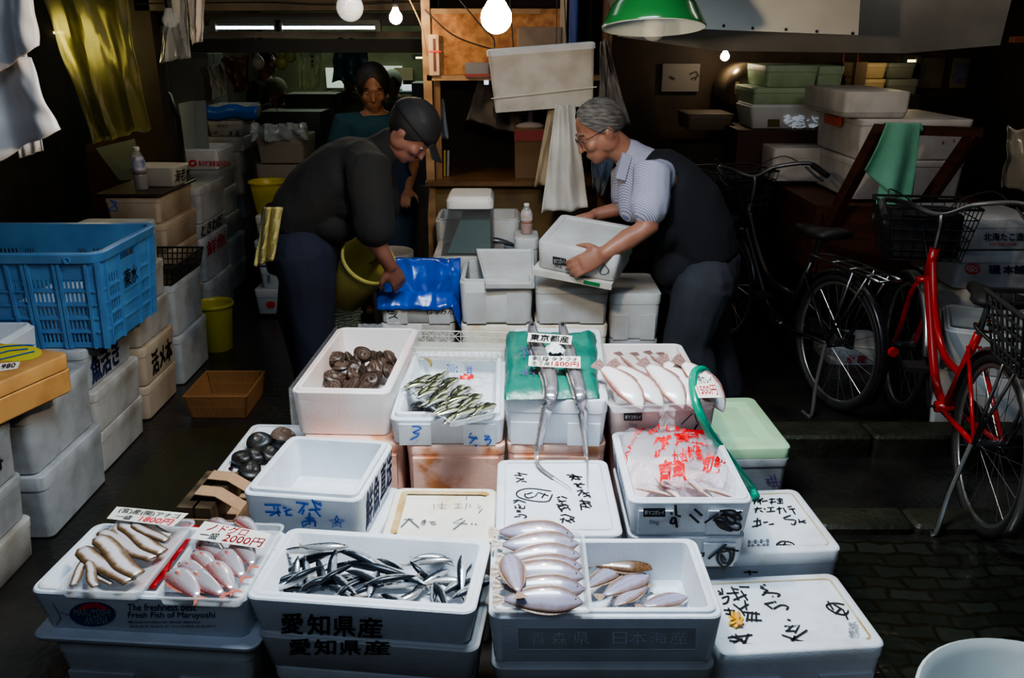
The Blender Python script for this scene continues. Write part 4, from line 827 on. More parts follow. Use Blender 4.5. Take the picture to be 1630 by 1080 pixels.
# partition that closes the right side behind the tank
m=MB(); m.box((.62,6.7,0),(3.5,6.8,2.62)); struct(m,'wall_rear_right',DKW2)
m=MB(); m.box((1.05,1.0,0),(3.4,2.62,.004)); struct(m,'floor_cobbles',COB)
def kerb(x0,x1,y0,y1,h,n):
    for i in range(n):
        a=x0+(x1-x0)*i/n; b=x0+(x1-x0)*(i+1)/n-.008
        q=MB(); q.loft([rrect(b-a,y1-y0,.02,0),rrect(b-a,y1-y0,.02,h-.012),rrect(b-a,y1-y0,.02,h,.012)]); q.v=[p+V((a,y0,0)) for p in q.v]
        tag(q.build('kerb_stone',MOSS),'mossy stone kerb block in the %s row right of the mint lid box'%('rear' if y0>3 else 'front'),'kerb stone','kerb stones %s row'%('rear' if y0>3 else 'front'))
kerb(1.12,2.5,2.66,2.80,.035,4); kerb(1.12,2.4,3.26,3.42,.10,3)
m=MB(); m.box((-1.55,2.55,0),(-.95,3.55,.004)); struct(m,'floor_plate',RUSTP)
# beams and ledges
BEAM=mat('dark_beam',(.018,.015,.012),.7); CON=mat('concrete_beam',(.16,.13,.10),.8,c2=(.10,.08,.06),ns=5)
def pbox(name,m,x0,y0,x1,y1,Y,dep,kind='structure',**k):
    a,b=PY(x0,y1,Y),PY(x1,y0,Y); mb=MB(); mb.box((a.x,Y,min(a.z,b.z)),(b.x,Y+dep,max(a.z,b.z))); o=mb.build(name,m,smooth=0)
    return tag(o,kind=kind,**k) if kind else tag(o,**k)
pbox('trim_1',CON,215,-20,678,17,5.2,.2); pbox('trim_2',BEAM,215,20,680,40,5.3,.25); pbox('trim_3',BEAM,300,62,680,84,5.6,.2)
pbox('trim_4',CON,330,50,680,60,5.55,.08)
pbox('trim_5',DKW2,205,-30,232,330,5.2,.12)
# ------------------------------------------------------------ canopy and panels, top right
GREYP=mat('grey_panel',(.17,.165,.15),.6,c2=(.11,.105,.095),ns=3); WHP=mat('white_panel',(.72,.68,.60),.6,c2=(.60,.57,.50),ns=3)
a=[PY(*q,3.9) for q in ((955,-60),(1625,-60),(1592,72),(1440,85),(1135,81),(985,58))]; mb=MB(); mb.loft([a,[p+V((0,.06,0)) for p in a]]); tag(mb.build('canopy_board',GREYP,smooth=0),'long grey canopy board across the top right, behind the white one','board')
a=[PY(*q,3.6) for q in ((1060,-40),(1372,-40),(1366,56),(1062,44),(1045,20))]; mb=MB(); mb.loft([a,[p+V((0,.03,0)) for p in a]]); wp=tag(mb.build('white_board',WHP,smooth=0),'off white board with nail heads at the top right','board')
for x,y in ((1152,42),(1198,46),(1251,48),(1300,51),(1357,54)): q=MB(); q.ball(PY(x,y-1,3.595),.006,8,5); q.build('nail_head',BLK,wp)
# ============================================================ LEFT: stacks
def st(xr,y0,y1,zs,labels,mats,w=.36,jit=.012,t=.01,lids=True,group=None,seam=.78,xo=None):
    out=[]
    for i,(za,zb) in enumerate(zip(zs,zs[1:])):
        dx=R.uniform(-jit,jit)*(i>0); fr=Fr((xr-w+dx,y0+R.uniform(-jit,jit)*.5),(xr+dx,y0),zb,d=y1-y0,h=zb-za,t=t,world=True)
        fr=Fr((xr-w+dx,y0),(xr+dx,y0),zb-.001,d=y1-y0,h=zb-za-.002,t=t,world=True)
        m=mats[i%len(mats)]; out.append((simple_box(fr,labels[i],m,seam=seam,group=group),fr))
    return out
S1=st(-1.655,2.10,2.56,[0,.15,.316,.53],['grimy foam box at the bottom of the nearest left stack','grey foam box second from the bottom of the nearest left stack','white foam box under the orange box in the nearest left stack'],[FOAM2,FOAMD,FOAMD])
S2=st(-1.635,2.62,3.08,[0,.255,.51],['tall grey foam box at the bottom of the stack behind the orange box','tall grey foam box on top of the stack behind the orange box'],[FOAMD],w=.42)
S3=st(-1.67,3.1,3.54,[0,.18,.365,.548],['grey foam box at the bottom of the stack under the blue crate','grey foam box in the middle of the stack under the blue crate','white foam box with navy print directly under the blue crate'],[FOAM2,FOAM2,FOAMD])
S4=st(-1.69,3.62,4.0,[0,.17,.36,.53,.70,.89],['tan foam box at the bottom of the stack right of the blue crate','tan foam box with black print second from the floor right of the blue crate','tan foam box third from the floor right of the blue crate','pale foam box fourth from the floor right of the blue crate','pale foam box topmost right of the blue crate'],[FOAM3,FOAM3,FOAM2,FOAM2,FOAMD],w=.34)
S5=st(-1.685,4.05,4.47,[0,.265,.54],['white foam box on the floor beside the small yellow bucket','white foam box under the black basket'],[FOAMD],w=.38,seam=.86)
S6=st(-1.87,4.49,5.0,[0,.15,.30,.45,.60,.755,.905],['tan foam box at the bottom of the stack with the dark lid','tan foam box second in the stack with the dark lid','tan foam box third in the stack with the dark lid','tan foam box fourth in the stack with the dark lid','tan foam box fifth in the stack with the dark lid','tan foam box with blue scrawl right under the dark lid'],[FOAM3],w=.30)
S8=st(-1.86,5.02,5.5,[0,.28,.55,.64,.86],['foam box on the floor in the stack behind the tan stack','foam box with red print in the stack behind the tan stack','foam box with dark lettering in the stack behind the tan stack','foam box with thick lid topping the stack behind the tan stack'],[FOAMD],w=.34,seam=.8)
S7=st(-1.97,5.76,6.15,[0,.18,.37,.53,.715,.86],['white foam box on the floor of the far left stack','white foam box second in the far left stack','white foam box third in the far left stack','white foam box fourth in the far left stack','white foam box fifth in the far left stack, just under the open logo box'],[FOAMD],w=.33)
fr=Fr((-2.30,5.74),(-1.96,5.74),1.0,d=.38,h=.138,t=.012,world=True); ob=open_box(fr,'open white foam box with red logo and lettering topping the far left stack',FOAM,feet=False)
k=fr.mark('front'); k.rect('長井町漁業協同組合',316,256,366,265,.02); k.line([(307+5*math.cos(a*.7),260+4*math.sin(a*.7)) for a in range(10)],.02); k.build(REDI,ob)
def side(fr,par,txt,y0,y1,z0,z1,m,b=.02): sidetext(fr,'right',par,[(txt,y0,y1,z0,z1,b)],m)
side(S3[2][1],S3[2][0],'魚活き',.05,.3,.02,.13,NAVYI,.05); side(S4[1][1],S4[1][0],'活メ本',.08,.32,.03,.14,INK,.05); side(S8[1][1],S8[1][0],'鮮魚',.05,.4,.15,.24,REDI); side(S8[2][1],S8[2][0],'ときわだ',.02,.4,.01,.08,INK,.03)
f6=S6[5][1]; k=f6.mark('front'); k.line([(174,318),(186,324),(174,334),(188,334),(176,318)],.008); k.build(BLUEI,S6[5][0])
k=S1[2][1].mark('right'); sidetext(S1[2][1],'right',S1[2][0],[('4',.30,.37,.06,.13,.0)],INK)
# dark lid board with tub and bottle
fl=Fr((-2.20,4.46),(-1.85,4.46),.924,d=.56,h=.018,t=0,world=True); tag(m_closed(fl).build('dark_lid_board',mat('dark_board',(.035,.022,.016),.35)),'dark brown board lying on the tan foam box stack','board')
PLW=mat('milky_plastic',(.55,.53,.48),.35,alpha=.9)
tf=Fr((204,266),(277,267),1.034,d=.20,h=.108,t=.02); tb=open_box(tf,'white plastic tub with dark scrawl beside the bottle on the tan stack',PLW,name='plastic_tub',cat='tub',lip=.0,wall=.006,floor=.006)
sidetext(tf,'right',tb,[('海老水',.02,.2,.02,.09,.02)],INK)
def bottle(base,h,r,liquid,label,cap=(.8,.8,.78),lab=(.25,.3,.45),fill=.62):
    e=empty('drink_bottle',base,label,'bottle'); b=V(base)
    q=MB(); q.lathe([(r*.9,0),(r,.01),(r,h*.35),(r*.92,h*.38),(r,h*.42),(r,h*.66),(r*.75,h*.8),(r*.42,h*.89),(r*.40,h*.93)],b,20); q.build('bottle_body',mat('pet_clear',(.8,.85,.88),.08,alpha=.25),e)
    q=MB(); q.lathe([(r*.88,.004),(r*.95,.012),(r*.95,h*fill*.6),(r*.9,h*fill)],b,20); q.build('drink',mat('drink_%d'%int(liquid[0]*1000),liquid,.15),e)
    q=MB(); q.lathe([(r*1.01,h*.46),(r*1.01,h*.66),(r*.8,h*.78)],b,20,c0=False,c1=False); q.build('label_wrap',mat('label_wrap_%d'%int(lab[0]*100),lab,.4,c2=(.6,.6,.65),ns=30),e)
    q=MB(); q.lathe([(r*.44,h*.92),(r*.46,h*.925),(r*.46,h*.99),(r*.4,h)],b,16); q.build('bottle_cap',mat('cap_white',cap,.4),e); return e
p=Pz(226,301,.925); bottle((p.x,p.y,.925),.225,.036,(.06,.012,.008),'dark brown drink bottle with white cap on the tan foam box stack',lab=(.08,.12,.3))
# black basket on stack 5
def basket(fr,m,name,label,hole=True,nx=8,ny=10,nz=3,r=.0035,cat='basket'):
    mb=MB(fr.M); W,D_,H,t=fr.w,fr.d,fr.h,fr.t
    mb.loft([rrect(W,D_,.02,0,t),rrect(W,D_,.02,.004,t)])
    for j in range(nz+1):
        z=H*j/nz; i=t*(1-z/H); w=.006 if j==nz else .003
        mb.tube([(i,i,z),(W-i,i,z),(W-i,D_-i,z),(i,D_-i,z)],w if j in(0,nz) else r,6,closed=True)
    for k in range(nx+1):
        x=t+(W-2*t)*k/nx
        for y,s in ((0,1),(D_,-1)): mb.tube([(x,y+s*t,0),(W*k/nx,y,H)],r,5)
    for k in range(ny+1):
        y=t+(D_-2*t)*k/ny
        for x,s in ((0,1),(W,-1)): mb.tube([(x+s*t,y,0),(x,D_*k/ny,H)],r,5)
    return tag(mb.build(name,m),label,cat)
fb=Fr((-2.05,4.03),(-1.665,4.03),.635,d=.44,h=.09,t=.02,world=True); basket(fb,BLK,'plastic_basket','black plastic basket on the white foam boxes left of the men',nx=14,ny=16)
# small yellow bucket, brown basket on the floor
YEL=mat('yellow_plastic',(.42,.36,.03),.35); YELD=mat('pale_yellow_plastic',(.46,.42,.12),.35)
def bucket(c,r,h,m,label,ax=None,name='plastic_bucket',hnd=False):
    c=V(c); e=MB(); e.lathe([(r*.72,0),(r*.74,.006),(r*.96,h*.93),(r*1.05,h*.94),(r*1.06,h*.985),(r*1.03,h),(r*.97,h*.985),(r*.93,h*.93),(r*.70,.012),(.0,.012)],c,32,c1=False,ax=ax); o=tag(e.build(name,m,smooth=50),label,'bucket'); return o
bucket((-1.70,4.62,0),.105,.28,YEL,'small yellow bucket on the floor behind the left stacks')
BRN=mat('brown_plastic',(.25,.12,.045),.4)
fb=Fr((292,632),(392,632),.115,B=(300,592),h=.113,t=.02); basket(fb,BRN,'plastic_basket','brown plastic basket on the wet floor',nx=30,ny=26,nz=2,r=.0045)
# ------------------------------------------------------------ orange box
ORG=foam('foam_orange',(.58,.31,.10),(.42,.20,.06),.3,.6)
A_=V((-1.76,2.20)); fo=Fr((-2.02,2.305),(-1.695,2.19),.68,d=.60,h=.145,t=.004,world=True)
fo=Fr.__new__(Fr); 
def mkfr(o,ang,w,d,h,t=.01):
    f=Fr.__new__(Fr); c,s=math.cos(ang),math.sin(ang); f.x=V((c,s,0)); f.y=V((-s,c,0)); f.w,f.d,f.h,f.t=w,d,h,t; f.o=V(o); f.z=o[2]+h; f.A=V((o[0],o[1],f.z))
    f.M=MX(((c,-s,0,o[0]),(s,c,0,o[1]),(0,0,1,o[2]),(0,0,0,1))); f.c=f.o+f.x*w/2+f.y*d/2; return f
# right side runs from (-1.75,2.20) to (-1.53,2.75)
an=-math.atan2(.11,.27); an=-.33
fo=mkfr(V((-1.705,2.24,.532))-V((math.cos(an),math.sin(an),0))*.36,an,.36,.54,.14,.004)
oe=empty('lidded_foam_box',V((fo.c.x,fo.c.y,.532)),'orange foam box with a blue and yellow oval sticker on its lid','foam box'); b_=mkfr(fo.o,an,.36,.54,.085,.004); m_closed(b_).build('box_body',ORG,oe); m_lid(fo,.05,rec=0).build('lid',ORG,oe)
q=Mark(fo.A,(0,0,1)); q.area(*[(22+45*math.cos(t_*.2618),562+14*math.sin(t_*.2618)) for t_ in range(24)]); q.build(mat('yellow_sticker',(.62,.56,.05),.5),oe,'oval_sticker')
q=Mark(fo.A+V((0,0,.0015)),(0,0,1)); q.lines([[(-20,562),(5,553),(40,550),(55,551)],[(-10,566),(15,559),(45,556)],[(0,573),(30,566),(55,560)]],.018); q.build(mat('blue_sticker',(.02,.10,.45),.5),oe,'sticker_print')
tg=tag(MB().quad(*[Pz(x,y,.675) for x,y in ((-6,592),(28,587),(32,576),(-6,580))]).build('price_tag',PAPER,smooth=0,thick=.001),'small white price tag with red figures on the orange box','price tag')
q=Mark((0,0,.677),(0,0,1)); q.text('980',(2,588),(24,585),(4,581),.02); q.build(REDI,tg)
fw=Fr((-2.15,2.72),(-1.83,2.72),.67,d=.38,h=.155,t=.01,world=True); open_box(fw,'white foam box open behind the orange box at the left edge',FOAM)
# ------------------------------------------------------------ blue crate
BLU=mat('blue_crate_plastic',(.10,.27,.52),.4,c2=(.065,.19,.42),ns=9); 
CW,CD,CHH=.86,.52,.385; co=V((-2.42,3.10,.552)); tp=.03
ce=empty('plastic_crate',co+V((CW/2,CD/2,0)),'big blue plastic crate with slotted sides on the left stacks','crate')
def gridwall(P00,P10,P01,P11,cols,rows,holes,th,name,par,m,out):
    """wall from four corners with rows of upright slots; holes: list of (u0,u1,v0,v1)"""
    us=sorted({0,1,*[h[0] for h in holes],*[h[1] for h in holes]}); vs=sorted({0,1,*[h[2] for h in holes],*[h[3] for h in holes]})
    P=lambda u,v:P00.lerp(P10,u).lerp(P01.lerp(P11,u),v); mb=MB(); idx={}
    def vid(i,j):
        if (i,j) not in idx: idx[i,j]=mb.vx(P(us[i],vs[j]))
        return idx[i,j]
    for i in range(len(us)-1):
        for j in range(len(vs)-1):
            uc,vc=(us[i]+us[i+1])/2,(vs[j]+vs[j+1])/2
            if any(h[0]<uc<h[1] and h[2]<vc<h[3] for h in holes): continue
            mb.fc(vid(i,j),vid(i+1,j),vid(i+1,j+1),vid(i,j+1))
    n=(P10-P00).cross(P01-P00).normalized()
    if n.dot(out)<0: n=-n
    # outside ribs
    return mb,P,n
def slots(groups,rows,n,g=.45):
    H=[]
    for a,b in groups:
        w=(b-a)/n
        for i in range(n):
            for v0,v1 in rows: H.append((a+w*i+w*g/2,a+w*(i+1)-w*g/2,v0,v1))
    return H
rows=[(.06+.145*i,.06+.145*i+.095) for i in range(5)]
c0=co; L_=lambda x,y,z:co+V((x,y,z))
faces=[('front',L_(tp,tp,0),L_(CW-tp,tp,0),L_(0,0,CHH),L_(CW,0,CHH),V((0,-1,0)),[(.04,.2),(.22,.38),(.62,.78),(.80,.96)] if 0 else [(.05,.17),(.19,.31),(.33,.40),(.60,.67),(.69,.81),(.83,.95)],6),
('back',L_(tp,CD-tp,0),L_(CW-tp,CD-tp,0),L_(0,CD,CHH),L_(CW,CD,CHH),V((0,1,0)),[(.05,.17),(.19,.31),(.33,.40),(.60,.67),(.69,.81),(.83,.95)],6),
('right',L_(CW-tp,tp,0),L_(CW-tp,CD-tp,0),L_(CW,0,CHH),L_(CW,CD,CHH),V((1,0,0)),[(.10,.32),(.68,.90)],5),('left',L_(tp,tp,0),L_(tp,CD-tp,0),L_(0,0,CHH),L_(0,CD,CHH),V((-1,0,0)),[(.10,.32),(.68,.90)],5)]
for nm,a,b,c,d,out,gr,n in faces:
    H=slots(gr,rows,n)
    if nm in('right','left'): H+=[(.36,.64,.80,.90)]
    mb,P,nn=gridwall(a,b,c,d,0,0,H,.004,nm,ce,BLU,out)
    ed=[0.0]+[x for g in gr for x in g]+[1.0]
    for u in ed[::1]: mb.bar(P(u,.0)+nn*.005,P(u,.90)+nn*.005,.010,.010,up=nn)
    for v in [r[1]+.022 for r in rows[:4]]: mb.bar(P(.02,v)+nn*.003,P(.98,v)+nn*.003,.006,.006,up=nn)
    o_=mb.build('crate_side',BLU,ce,smooth=0,thick=.004)
    if nm=='right':
        k=MB(); put_text(k,'東水',P(.38,.50),P(.63,.50),P(.38,.70),nn,.02,.0125); k.build('lettering',INK,ce,smooth=0)
q=MB(); q.xf=MX.Translation(co); q.loft([rrect(CW,CD,.04,0,tp),rrect(CW,CD,.04,.004,tp)]); q.build('crate_bottom',BLU,ce)
q=MB(); q.xf=MX.Translation(co); q.loft([rrect(CW,CD,.05,CHH-.035,-.004),rrect(CW,CD,.05,CHH-.035,-.014),rrect(CW,CD,.05,CHH,-.024),rrect(CW,CD,.05,CHH+.006,-.02),rrect(CW,CD,.05,CHH+.004,.0),rrect(CW,CD,.05,CHH-.035,.004)],False,False); q.xf=MX(); q.lathe([(.012,0),(.014,.012),(.008,.012),(.008,0)],L_(CW-.1,-.012,CHH-.02),12,ax=(0,-1,0)); q.build('crate_rim',BLU,ce)
fg=Fr((-2.38,3.16),(-1.66,3.16),.80,d=.40,h=.235,t=.02,world=True); 
gb=MB(); gb.sheet(lambda u,v:V((-2.40+.34*u,3.2+.3*v,.60+.22*math.sin(3.1*u)*math.sin(3.1*v)+.04*NZ.noise(V((u*6,v*6,1))))),14,14); tag(gb.build('green_bag',mat('green_bag_film',(.02,.30,.06),.3)),'green plastic bag inside the blue crate','bag')
fin_=Fr((-2.0,3.17),(-1.66,3.17),.70,d=.4,h=.14,t=.012,world=True); open_box(fin_,'white foam tray lying inside the blue crate',FOAM)
# ------------------------------------------------------------ hanging plastic, curtain, boards on the left
BAGW=mat('white_bag_film',(.80,.74,.70),.35,c2=(.72,.66,.62),ns=3,sss=.1)
def hang(pts,Y,name,m,label,cat='plastic bag',fold=.03,n=18,f=5,seed=0,dY=0):
    """a hanging sheet through its four seen corners (tl,tr,br,bl)"""
    a,b,c,d=[PY(*q,Y) for q in pts]
    mb=MB(); mb.sheet(lambda u,v:d.lerp(c,u).lerp(a.lerp(b,u),v)+V((0,fold*(NZ.noise(V((u*f*.6+seed,v*1.1,seed)))*1.6+.12*math.sin(u*f*2.3+seed+v*2)+.5*NZ.noise(V((u*f*1.6+v*2,v*3+seed,seed))))+dY*(1-v),.4*fold*NZ.noise(V((u*f,v*3,seed+5))))),n,n)
    o=tag(mb.build(name,m,thick=.002),label,cat); t=(a+b)/2
    if Y>3.5 and t.z<2.6 and Y!=4.02: q=MB(); q.tube([t-V((0,0,.02)),V((t.x,t.y,2.62))],.0022,5); q.build('hanging_cord',BLK,o)
    return o
hang([(-20,-40),(46,-40),(66,72),(-20,125)],2.45,'plastic_bag',BAGW,'upper fold of white plastic hanging at the top left corner',fold=.02,f=3)
hang([(-20,90),(48,92),(102,205),(-20,262)],2.50,'plastic_bag',BAGW,'large white plastic bag hanging at the left edge',fold=.025,f=3,seed=4)
hang([(-20,-40),(30,-40),(68,240),(30,252)],2.58,'plastic_bag',BAGW,'narrow white plastic bag hanging behind the large one at the left',fold=.02,f=3,seed=9)
VIN=mat('yellow_vinyl',(.36,.33,.06),.4,c2=(.13,.13,.03),ns=5,alpha=.62,trans=.5,lo=.3,hi=.7)
hang([(55,-40),(195,-40),(236,206),(148,230)],4.3,'vinyl_curtain',VIN,'yellow translucent vinyl curtain hanging at upper left','curtain',fold=.05,f=6,n=30)
BRB=mat('stained_board',(.085,.045,.018),.6,c2=(.035,.020,.010),ns=4,stretch=(1,1,.3)); a=[PY(*q,5.55) for q in ((135,230),(248,203),(252,330),(160,486))]; mb=MB(); mb.loft([a,[p+V((0,.03,0)) for p in a]]); tag(mb.build('plywood_board',BRB,smooth=0),'stained brown board standing behind the bottle','board')
PANE=mat('grey_pane',(.10,.12,.105),.25); a=[PY(*q,Y) for q,Y in (((152,236),5.12),((214,221),5.12),((232,287),5.0),((190,287),5.0))]; mb=MB(); mb.loft([a,[p+V((0,.012,0)) for p in a]]); tag(mb.build('grey_sheet',PANE,smooth=0),'greyish green sheet leaning behind the bottle and tub','panel')
mb=MB(); a=PY(240,460,5.62);b=PY(240,62,5.62); mb.tube([a,b,b+V((-.01,0,.04)),b+V((-.05,0,.06)),b+V((-.2,0,.06))],.032,10); tag(mb.build('drain_pipe',STEELD),'dark steel pipe with an elbow right of the yellow curtain','pipe')
e=V(PY(275,300,5.6)); e.z=0; mb=MB(); mb.lathe([(.10,.0),(.105,.02),(.105,1.22),(.07,1.36),(.03,1.40),(.03,1.46)],e,20); gc=tag(mb.build('gas_cylinder',mat('dark_cylinder',(.02,.02,.024),.35)),'dark gas cylinder standing left of the foam sheets','gas cylinder')
q=MB(); q.tube([e+V((0,0,1.44)),e+V((0,0,1.52))],.018,8); q.tube([e+V((-.05,0,1.5)),e+V((.05,0,1.5))],.010,8); q.build('valve',STEELD,gc)
SH=mat('foam_sheet',(.30,.36,.38),.6)
for i,(x0,x1) in enumerate(((284,300),(299,318))):
    a=[PY(*q,6.0+.03*i) for q in ((x0,165-i*3),(x1+8,160),(x1+14,245),(x0+10,245))]; mb=MB(); mb.loft([a,[p+V((0,.02,0)) for p in a]]); tag(mb.build('foam_sheet',SH,smooth=0),('narrow','wide')[i]+' grey foam sheet leaning beside the far left boxes','foam sheet')
CLB=mat('clear_bag',(.50,.50,.46),.25,alpha=.75); hang([(262,-30),(292,-30),(304,92),(254,100)],4.4,'plastic_bag',CLB,'clear plastic bag full of white film hanging at the upper left',fold=.03,seed=2)
hang([(298,-30),(326,-30),(321,66),(306,70)],4.6,'plastic_bag',BAGW,'twisted white plastic strip hanging beside the clear bag',fold=.04,seed=7)
# far-left boxes behind
F1=Fr((326,170),(400,172),1.5,d=.3,h=.1,t=0)
def fbox(x0,y0,x1,y1,Y,d,m,label,name='foam_box',cat='foam box',op=False,t=.008,**k):
    a=PY(x0,y0,Y);b=PY(x1,y1,Y); f=Fr((a.x,Y),(b.x,Y),a.z,d=d,h=a.z-b.z,t=t,world=True); return (open_box(f,label,m,name=name,cat=cat,**k) if op else simple_box(f,label,m,name=name,cat=cat,**k)),f
fbox(327,192,388,217,6.5,.35,FOAMD,'white foam box marked 32 in the far left pile'); b32=bpy.data.objects[-1]
o_,f_=fbox(327,168,398,191,6.5,.35,FOAMD,'white foam box draped with blue film in the far left pile',op=True)
fb_=f_; mb=MB(); mb.sheet(lambda u,v:PY(328+82*u,190-22*v+2*math.sin(u*9),6.48)+V((0,-.02*math.sin(3*v),.01*NZ.noise(V((u*6,v*3,1))))),16,6); tag(mb.build('blue_film',mat('blue_film',(.01,.13,.55),.25,bump=.4,bs=20),thick=.002),'blue plastic film draped over the far left foam box','plastic film')
o_,f_=fbox(325,218,390,242,6.49,.36,FOAMD,'white foam box under the box marked 32')
for x in bpy.data.objects:
    if x.get('label')=='white foam box marked 32 in the far left pile': k=Mark(PY(330,200,6.485),(0,-1,0)); k.rect('3 2',365,209,380,215,.02); k.rect('活シメ',326,208,346,215,.02); k.rect('サバ',345,198,362,203,.0); k.build(INK,x)
fbox(325,243,392,350,6.49,.36,FOAMD,'tall white foam box at the base of the box marked 32')
fbox(325,351,392,440,6.49,.36,FOAMD,'white foam box on the floor below the far left pile')
# ============================================================ BACK CENTRE
WOODL=mat('pale_wood',(.36,.22,.11),.6,c2=(.26,.15,.07),wave=(3,5,'Z'),lo=.2,hi=.9); OSB=mat('osb_board',(.40,.19,.06),.6,c2=(.24,.09,.025),ns=26,lo=.35,hi=.65,bump=.3)
PANEL=mat('stained_counter_panel',(.20,.13,.05),.6,c2=(.10,.06,.025),ns=5); DIN=mat('booth_interior',(.030,.017,.010),.7,c2=(.018,.011,.008),ns=4)
BY=4.7
a=PY(680,500,BY);X0=PY(680,288,BY).x; X1=PY(965,288,BY).x; ZC=PY(700,292,BY).z; ZT=PY(700,128,BY).z
e=empty('booth',((X0+X1)/2,BY+.4,0),'wooden office booth with an upper board panel and a counter behind the men','booth')
def pb(name,lo,hi,m): q=MB(); q.box(lo,hi); return q.build(name,m,e,smooth=0)
pb('post',(X0,BY-.03,0),(X0+.045,BY+.03,2.2),WOODL); pb('post',(X1-.05,BY-.03,0),(X1,BY+.03,2.5),mat('brown_post',(.13,.06,.025),.6)); pb('post',(PY(892,0,BY).x,BY-.02,ZT),(PY(902,0,BY).x,BY+.02,2.5),mat('pale_post',(.42,.34,.25),.6))
pb('back_panel',(X0,BY+.85,0),(X1,BY+.88,2.4),DIN); pb('side_panel',(X0,BY+.03,0),(X0+.03,BY+.85,2.2),DIN); pb('side_panel',(X1-.03,BY+.03,0),(X1,BY+.85,2.4),DIN)
pb('upper_panel',(X0+.045,BY-.012,ZT+.03),(PY(895,0,BY).x,BY+.012,PY(700,14,BY).z),OSB); pb('upper_rail',(X0+.05,BY-.03,PY(700,22,BY).z),(PY(860,0,BY).x,BY-.013,PY(700,14,BY).z),WOODL); pb('lower_rail',(X0+.02,BY-.03,ZT),(X1-.05,BY+.05,ZT+.028),WOODL)
pb('counter',(X0,BY-.10,ZC),(X1-.05,BY+.5,ZC+.025),mat('counter_wood',(.17,.085,.035),.35,c2=(.10,.05,.02),ns=6)); pb('front_panel',(X0+.045,BY,0),(X1-.05,BY+.02,ZC),PANEL); pb('inner_post',(X0+.05,BY,ZC+.025),(X0+.085,BY+.03,ZT),mat('inner_wood',(.20,.10,.04),.6)); pb('ceiling_board',(X0,BY,ZT+.03),(X1,BY+.85,ZT+.05),DIN)
# height scale board on the post
q=MB(); a,b=PY(684,120,BY-.035),PY(698,55,BY-.035); q.box((a.x,BY-.045,a.z),(b.x,BY-.035,b.z)); sc_=tag(q.build('wall_thermometer',mat('thermometer_board',(.50,.36,.22),.5),smooth=0),'long wooden thermometer with a red mark on the booth post','thermometer')
q=MB(); q.box((PY(687,0,BY-.05).x,BY-.049,a.z+.02),(PY(691,0,BY-.05).x,BY-.046,b.z-.02)); q.build('scale',mat('scale_dark',(.12,.03,.02),.5),sc_); q=MB(); z=PY(690,83,BY).z; q.box((PY(680,0,BY-.05).x,BY-.052,z),(PY(700,0,BY-.05).x,BY-.05,z+.008)); q.build('red_mark',REDI,sc_)
def thing_box(x0,y0,x1,y1,Y,dep,m,name,label,cat,r=.01):
    a,b=PY(x0,y1,Y),PY(x1,y0,Y); w,h=b.x-a.x,b.z-a.z; f=mkfr(V((a.x,Y,a.z)),0,w,dep,h,.0); mb=MB(f.M); mb.loft([rrect(w,dep,r,0,.002),rrect(w,dep,r,h-.004,0),rrect(w,dep,r,h,.004)]); return tag(mb.build(name,m),label,cat),f
o,f=thing_box(740,100,780,124,BY-.09,.12,mat('grey_device',(.16,.16,.18),.4),'intercom_box','grey cylinder-fronted device on the booth rail','device')
q=MB(); q.box((f.o.x,BY-.092,f.o.z+.005),(f.o.x+f.w,BY-.090,f.o.z+.02)); q.build('red_lettering_strip',mat('dull_red',(.25,.03,.02),.5),o)
thing_box(823,43,895,75,BY-.06,.03,mat('dusty_panel',(.22,.17,.13),.7,c2=(.16,.12,.09),ns=9),'metal_cover','dusty grey board fixed above the hanging foam box','board')
thing_box(905,-10,921,70,BY-.07,.04,mat('blue_post',(.02,.05,.22),.5),'blue_post','narrow blue post right of the dusty board','post')
thing_box(770,128,778,135,BY-.06,.02,mat('white_glow',(.7,.75,.9),.3,emis=1.2),'switch_lamp','small glowing white switch under the booth rail','lamp')
# cloths and things inside the booth
GRC=mat('grey_cloth',(.10,.085,.075),.8,c2=(.07,.06,.055),ns=5); hang([(762,125),(812,128),(838,215),(742,192)],BY+.1,'hanging_cloth',GRC,'grey cloth hanging inside the booth','cloth',fold=.04)
hang([(697,150),(707,160),(715,220),(698,222)],BY+.05,'hanging_towel',mat('pale_blue_towel',(.16,.19,.24),.8),'pale blue towel hanging by the left booth post','towel',fold=.02,f=3)
cb,f=thing_box(819,222,866,300,BY+.0,.18,mat('kraft_carton',(.13,.075,.035),.7),'cardboard_box','brown carton with a red band standing on the booth counter','carton',r=.004)
cb.location.z=ZC+.026
q=MB(); q.box((f.o.x-.002,BY-.003,ZC+.026+f.h-.06),(f.o.x+f.w+.002,BY-.001,ZC+.026+f.h-.005)); q.build('red_band',mat('red_band',(.22,.03,.04),.6),cb)
topz=ZC+.027+f.h
# desk fan on the carton
FANW=mat('fan_plastic',(.30,.27,.27),.4); fc=V((f.o.x+.085,BY+.09,topz)); fe=empty('desk_fan',fc,'small white desk fan standing on the carton','fan')
q=MB(); q.lathe([(.075,0),(.078,.008),(.06,.022),(.02,.03),(.016,.03)],fc,24); q.build('base',FANW,fe); q=MB(); q.tube([fc+V((0,.02,.025)),fc+V((0,.03,.12))],.016,10); q.build('neck',FANW,fe)
hc=fc+V((-.03,-.0,.16)); q=MB(); q.tube([hc+V((0,.02,0)),hc+V((0,.08,0))],[.035,.03],12); q.build('motor_housing',FANW,fe)
q=MB()
for r in (.03,.05,.07,.088): q.tube([hc+V((r*math.cos(t*.35),-.02+.12*r,r*math.sin(t*.35))) for t in range(18)],.0016,5,closed=True)
for t in range(24): d=V((math.cos(t*.262),0,math.sin(t*.262))); q.tube([hc+d*.012+V((0,-.025,0)),hc+d*.088+V((0,-.008,0)),hc+d*.085+V((0,.025,0))],.0012,4)
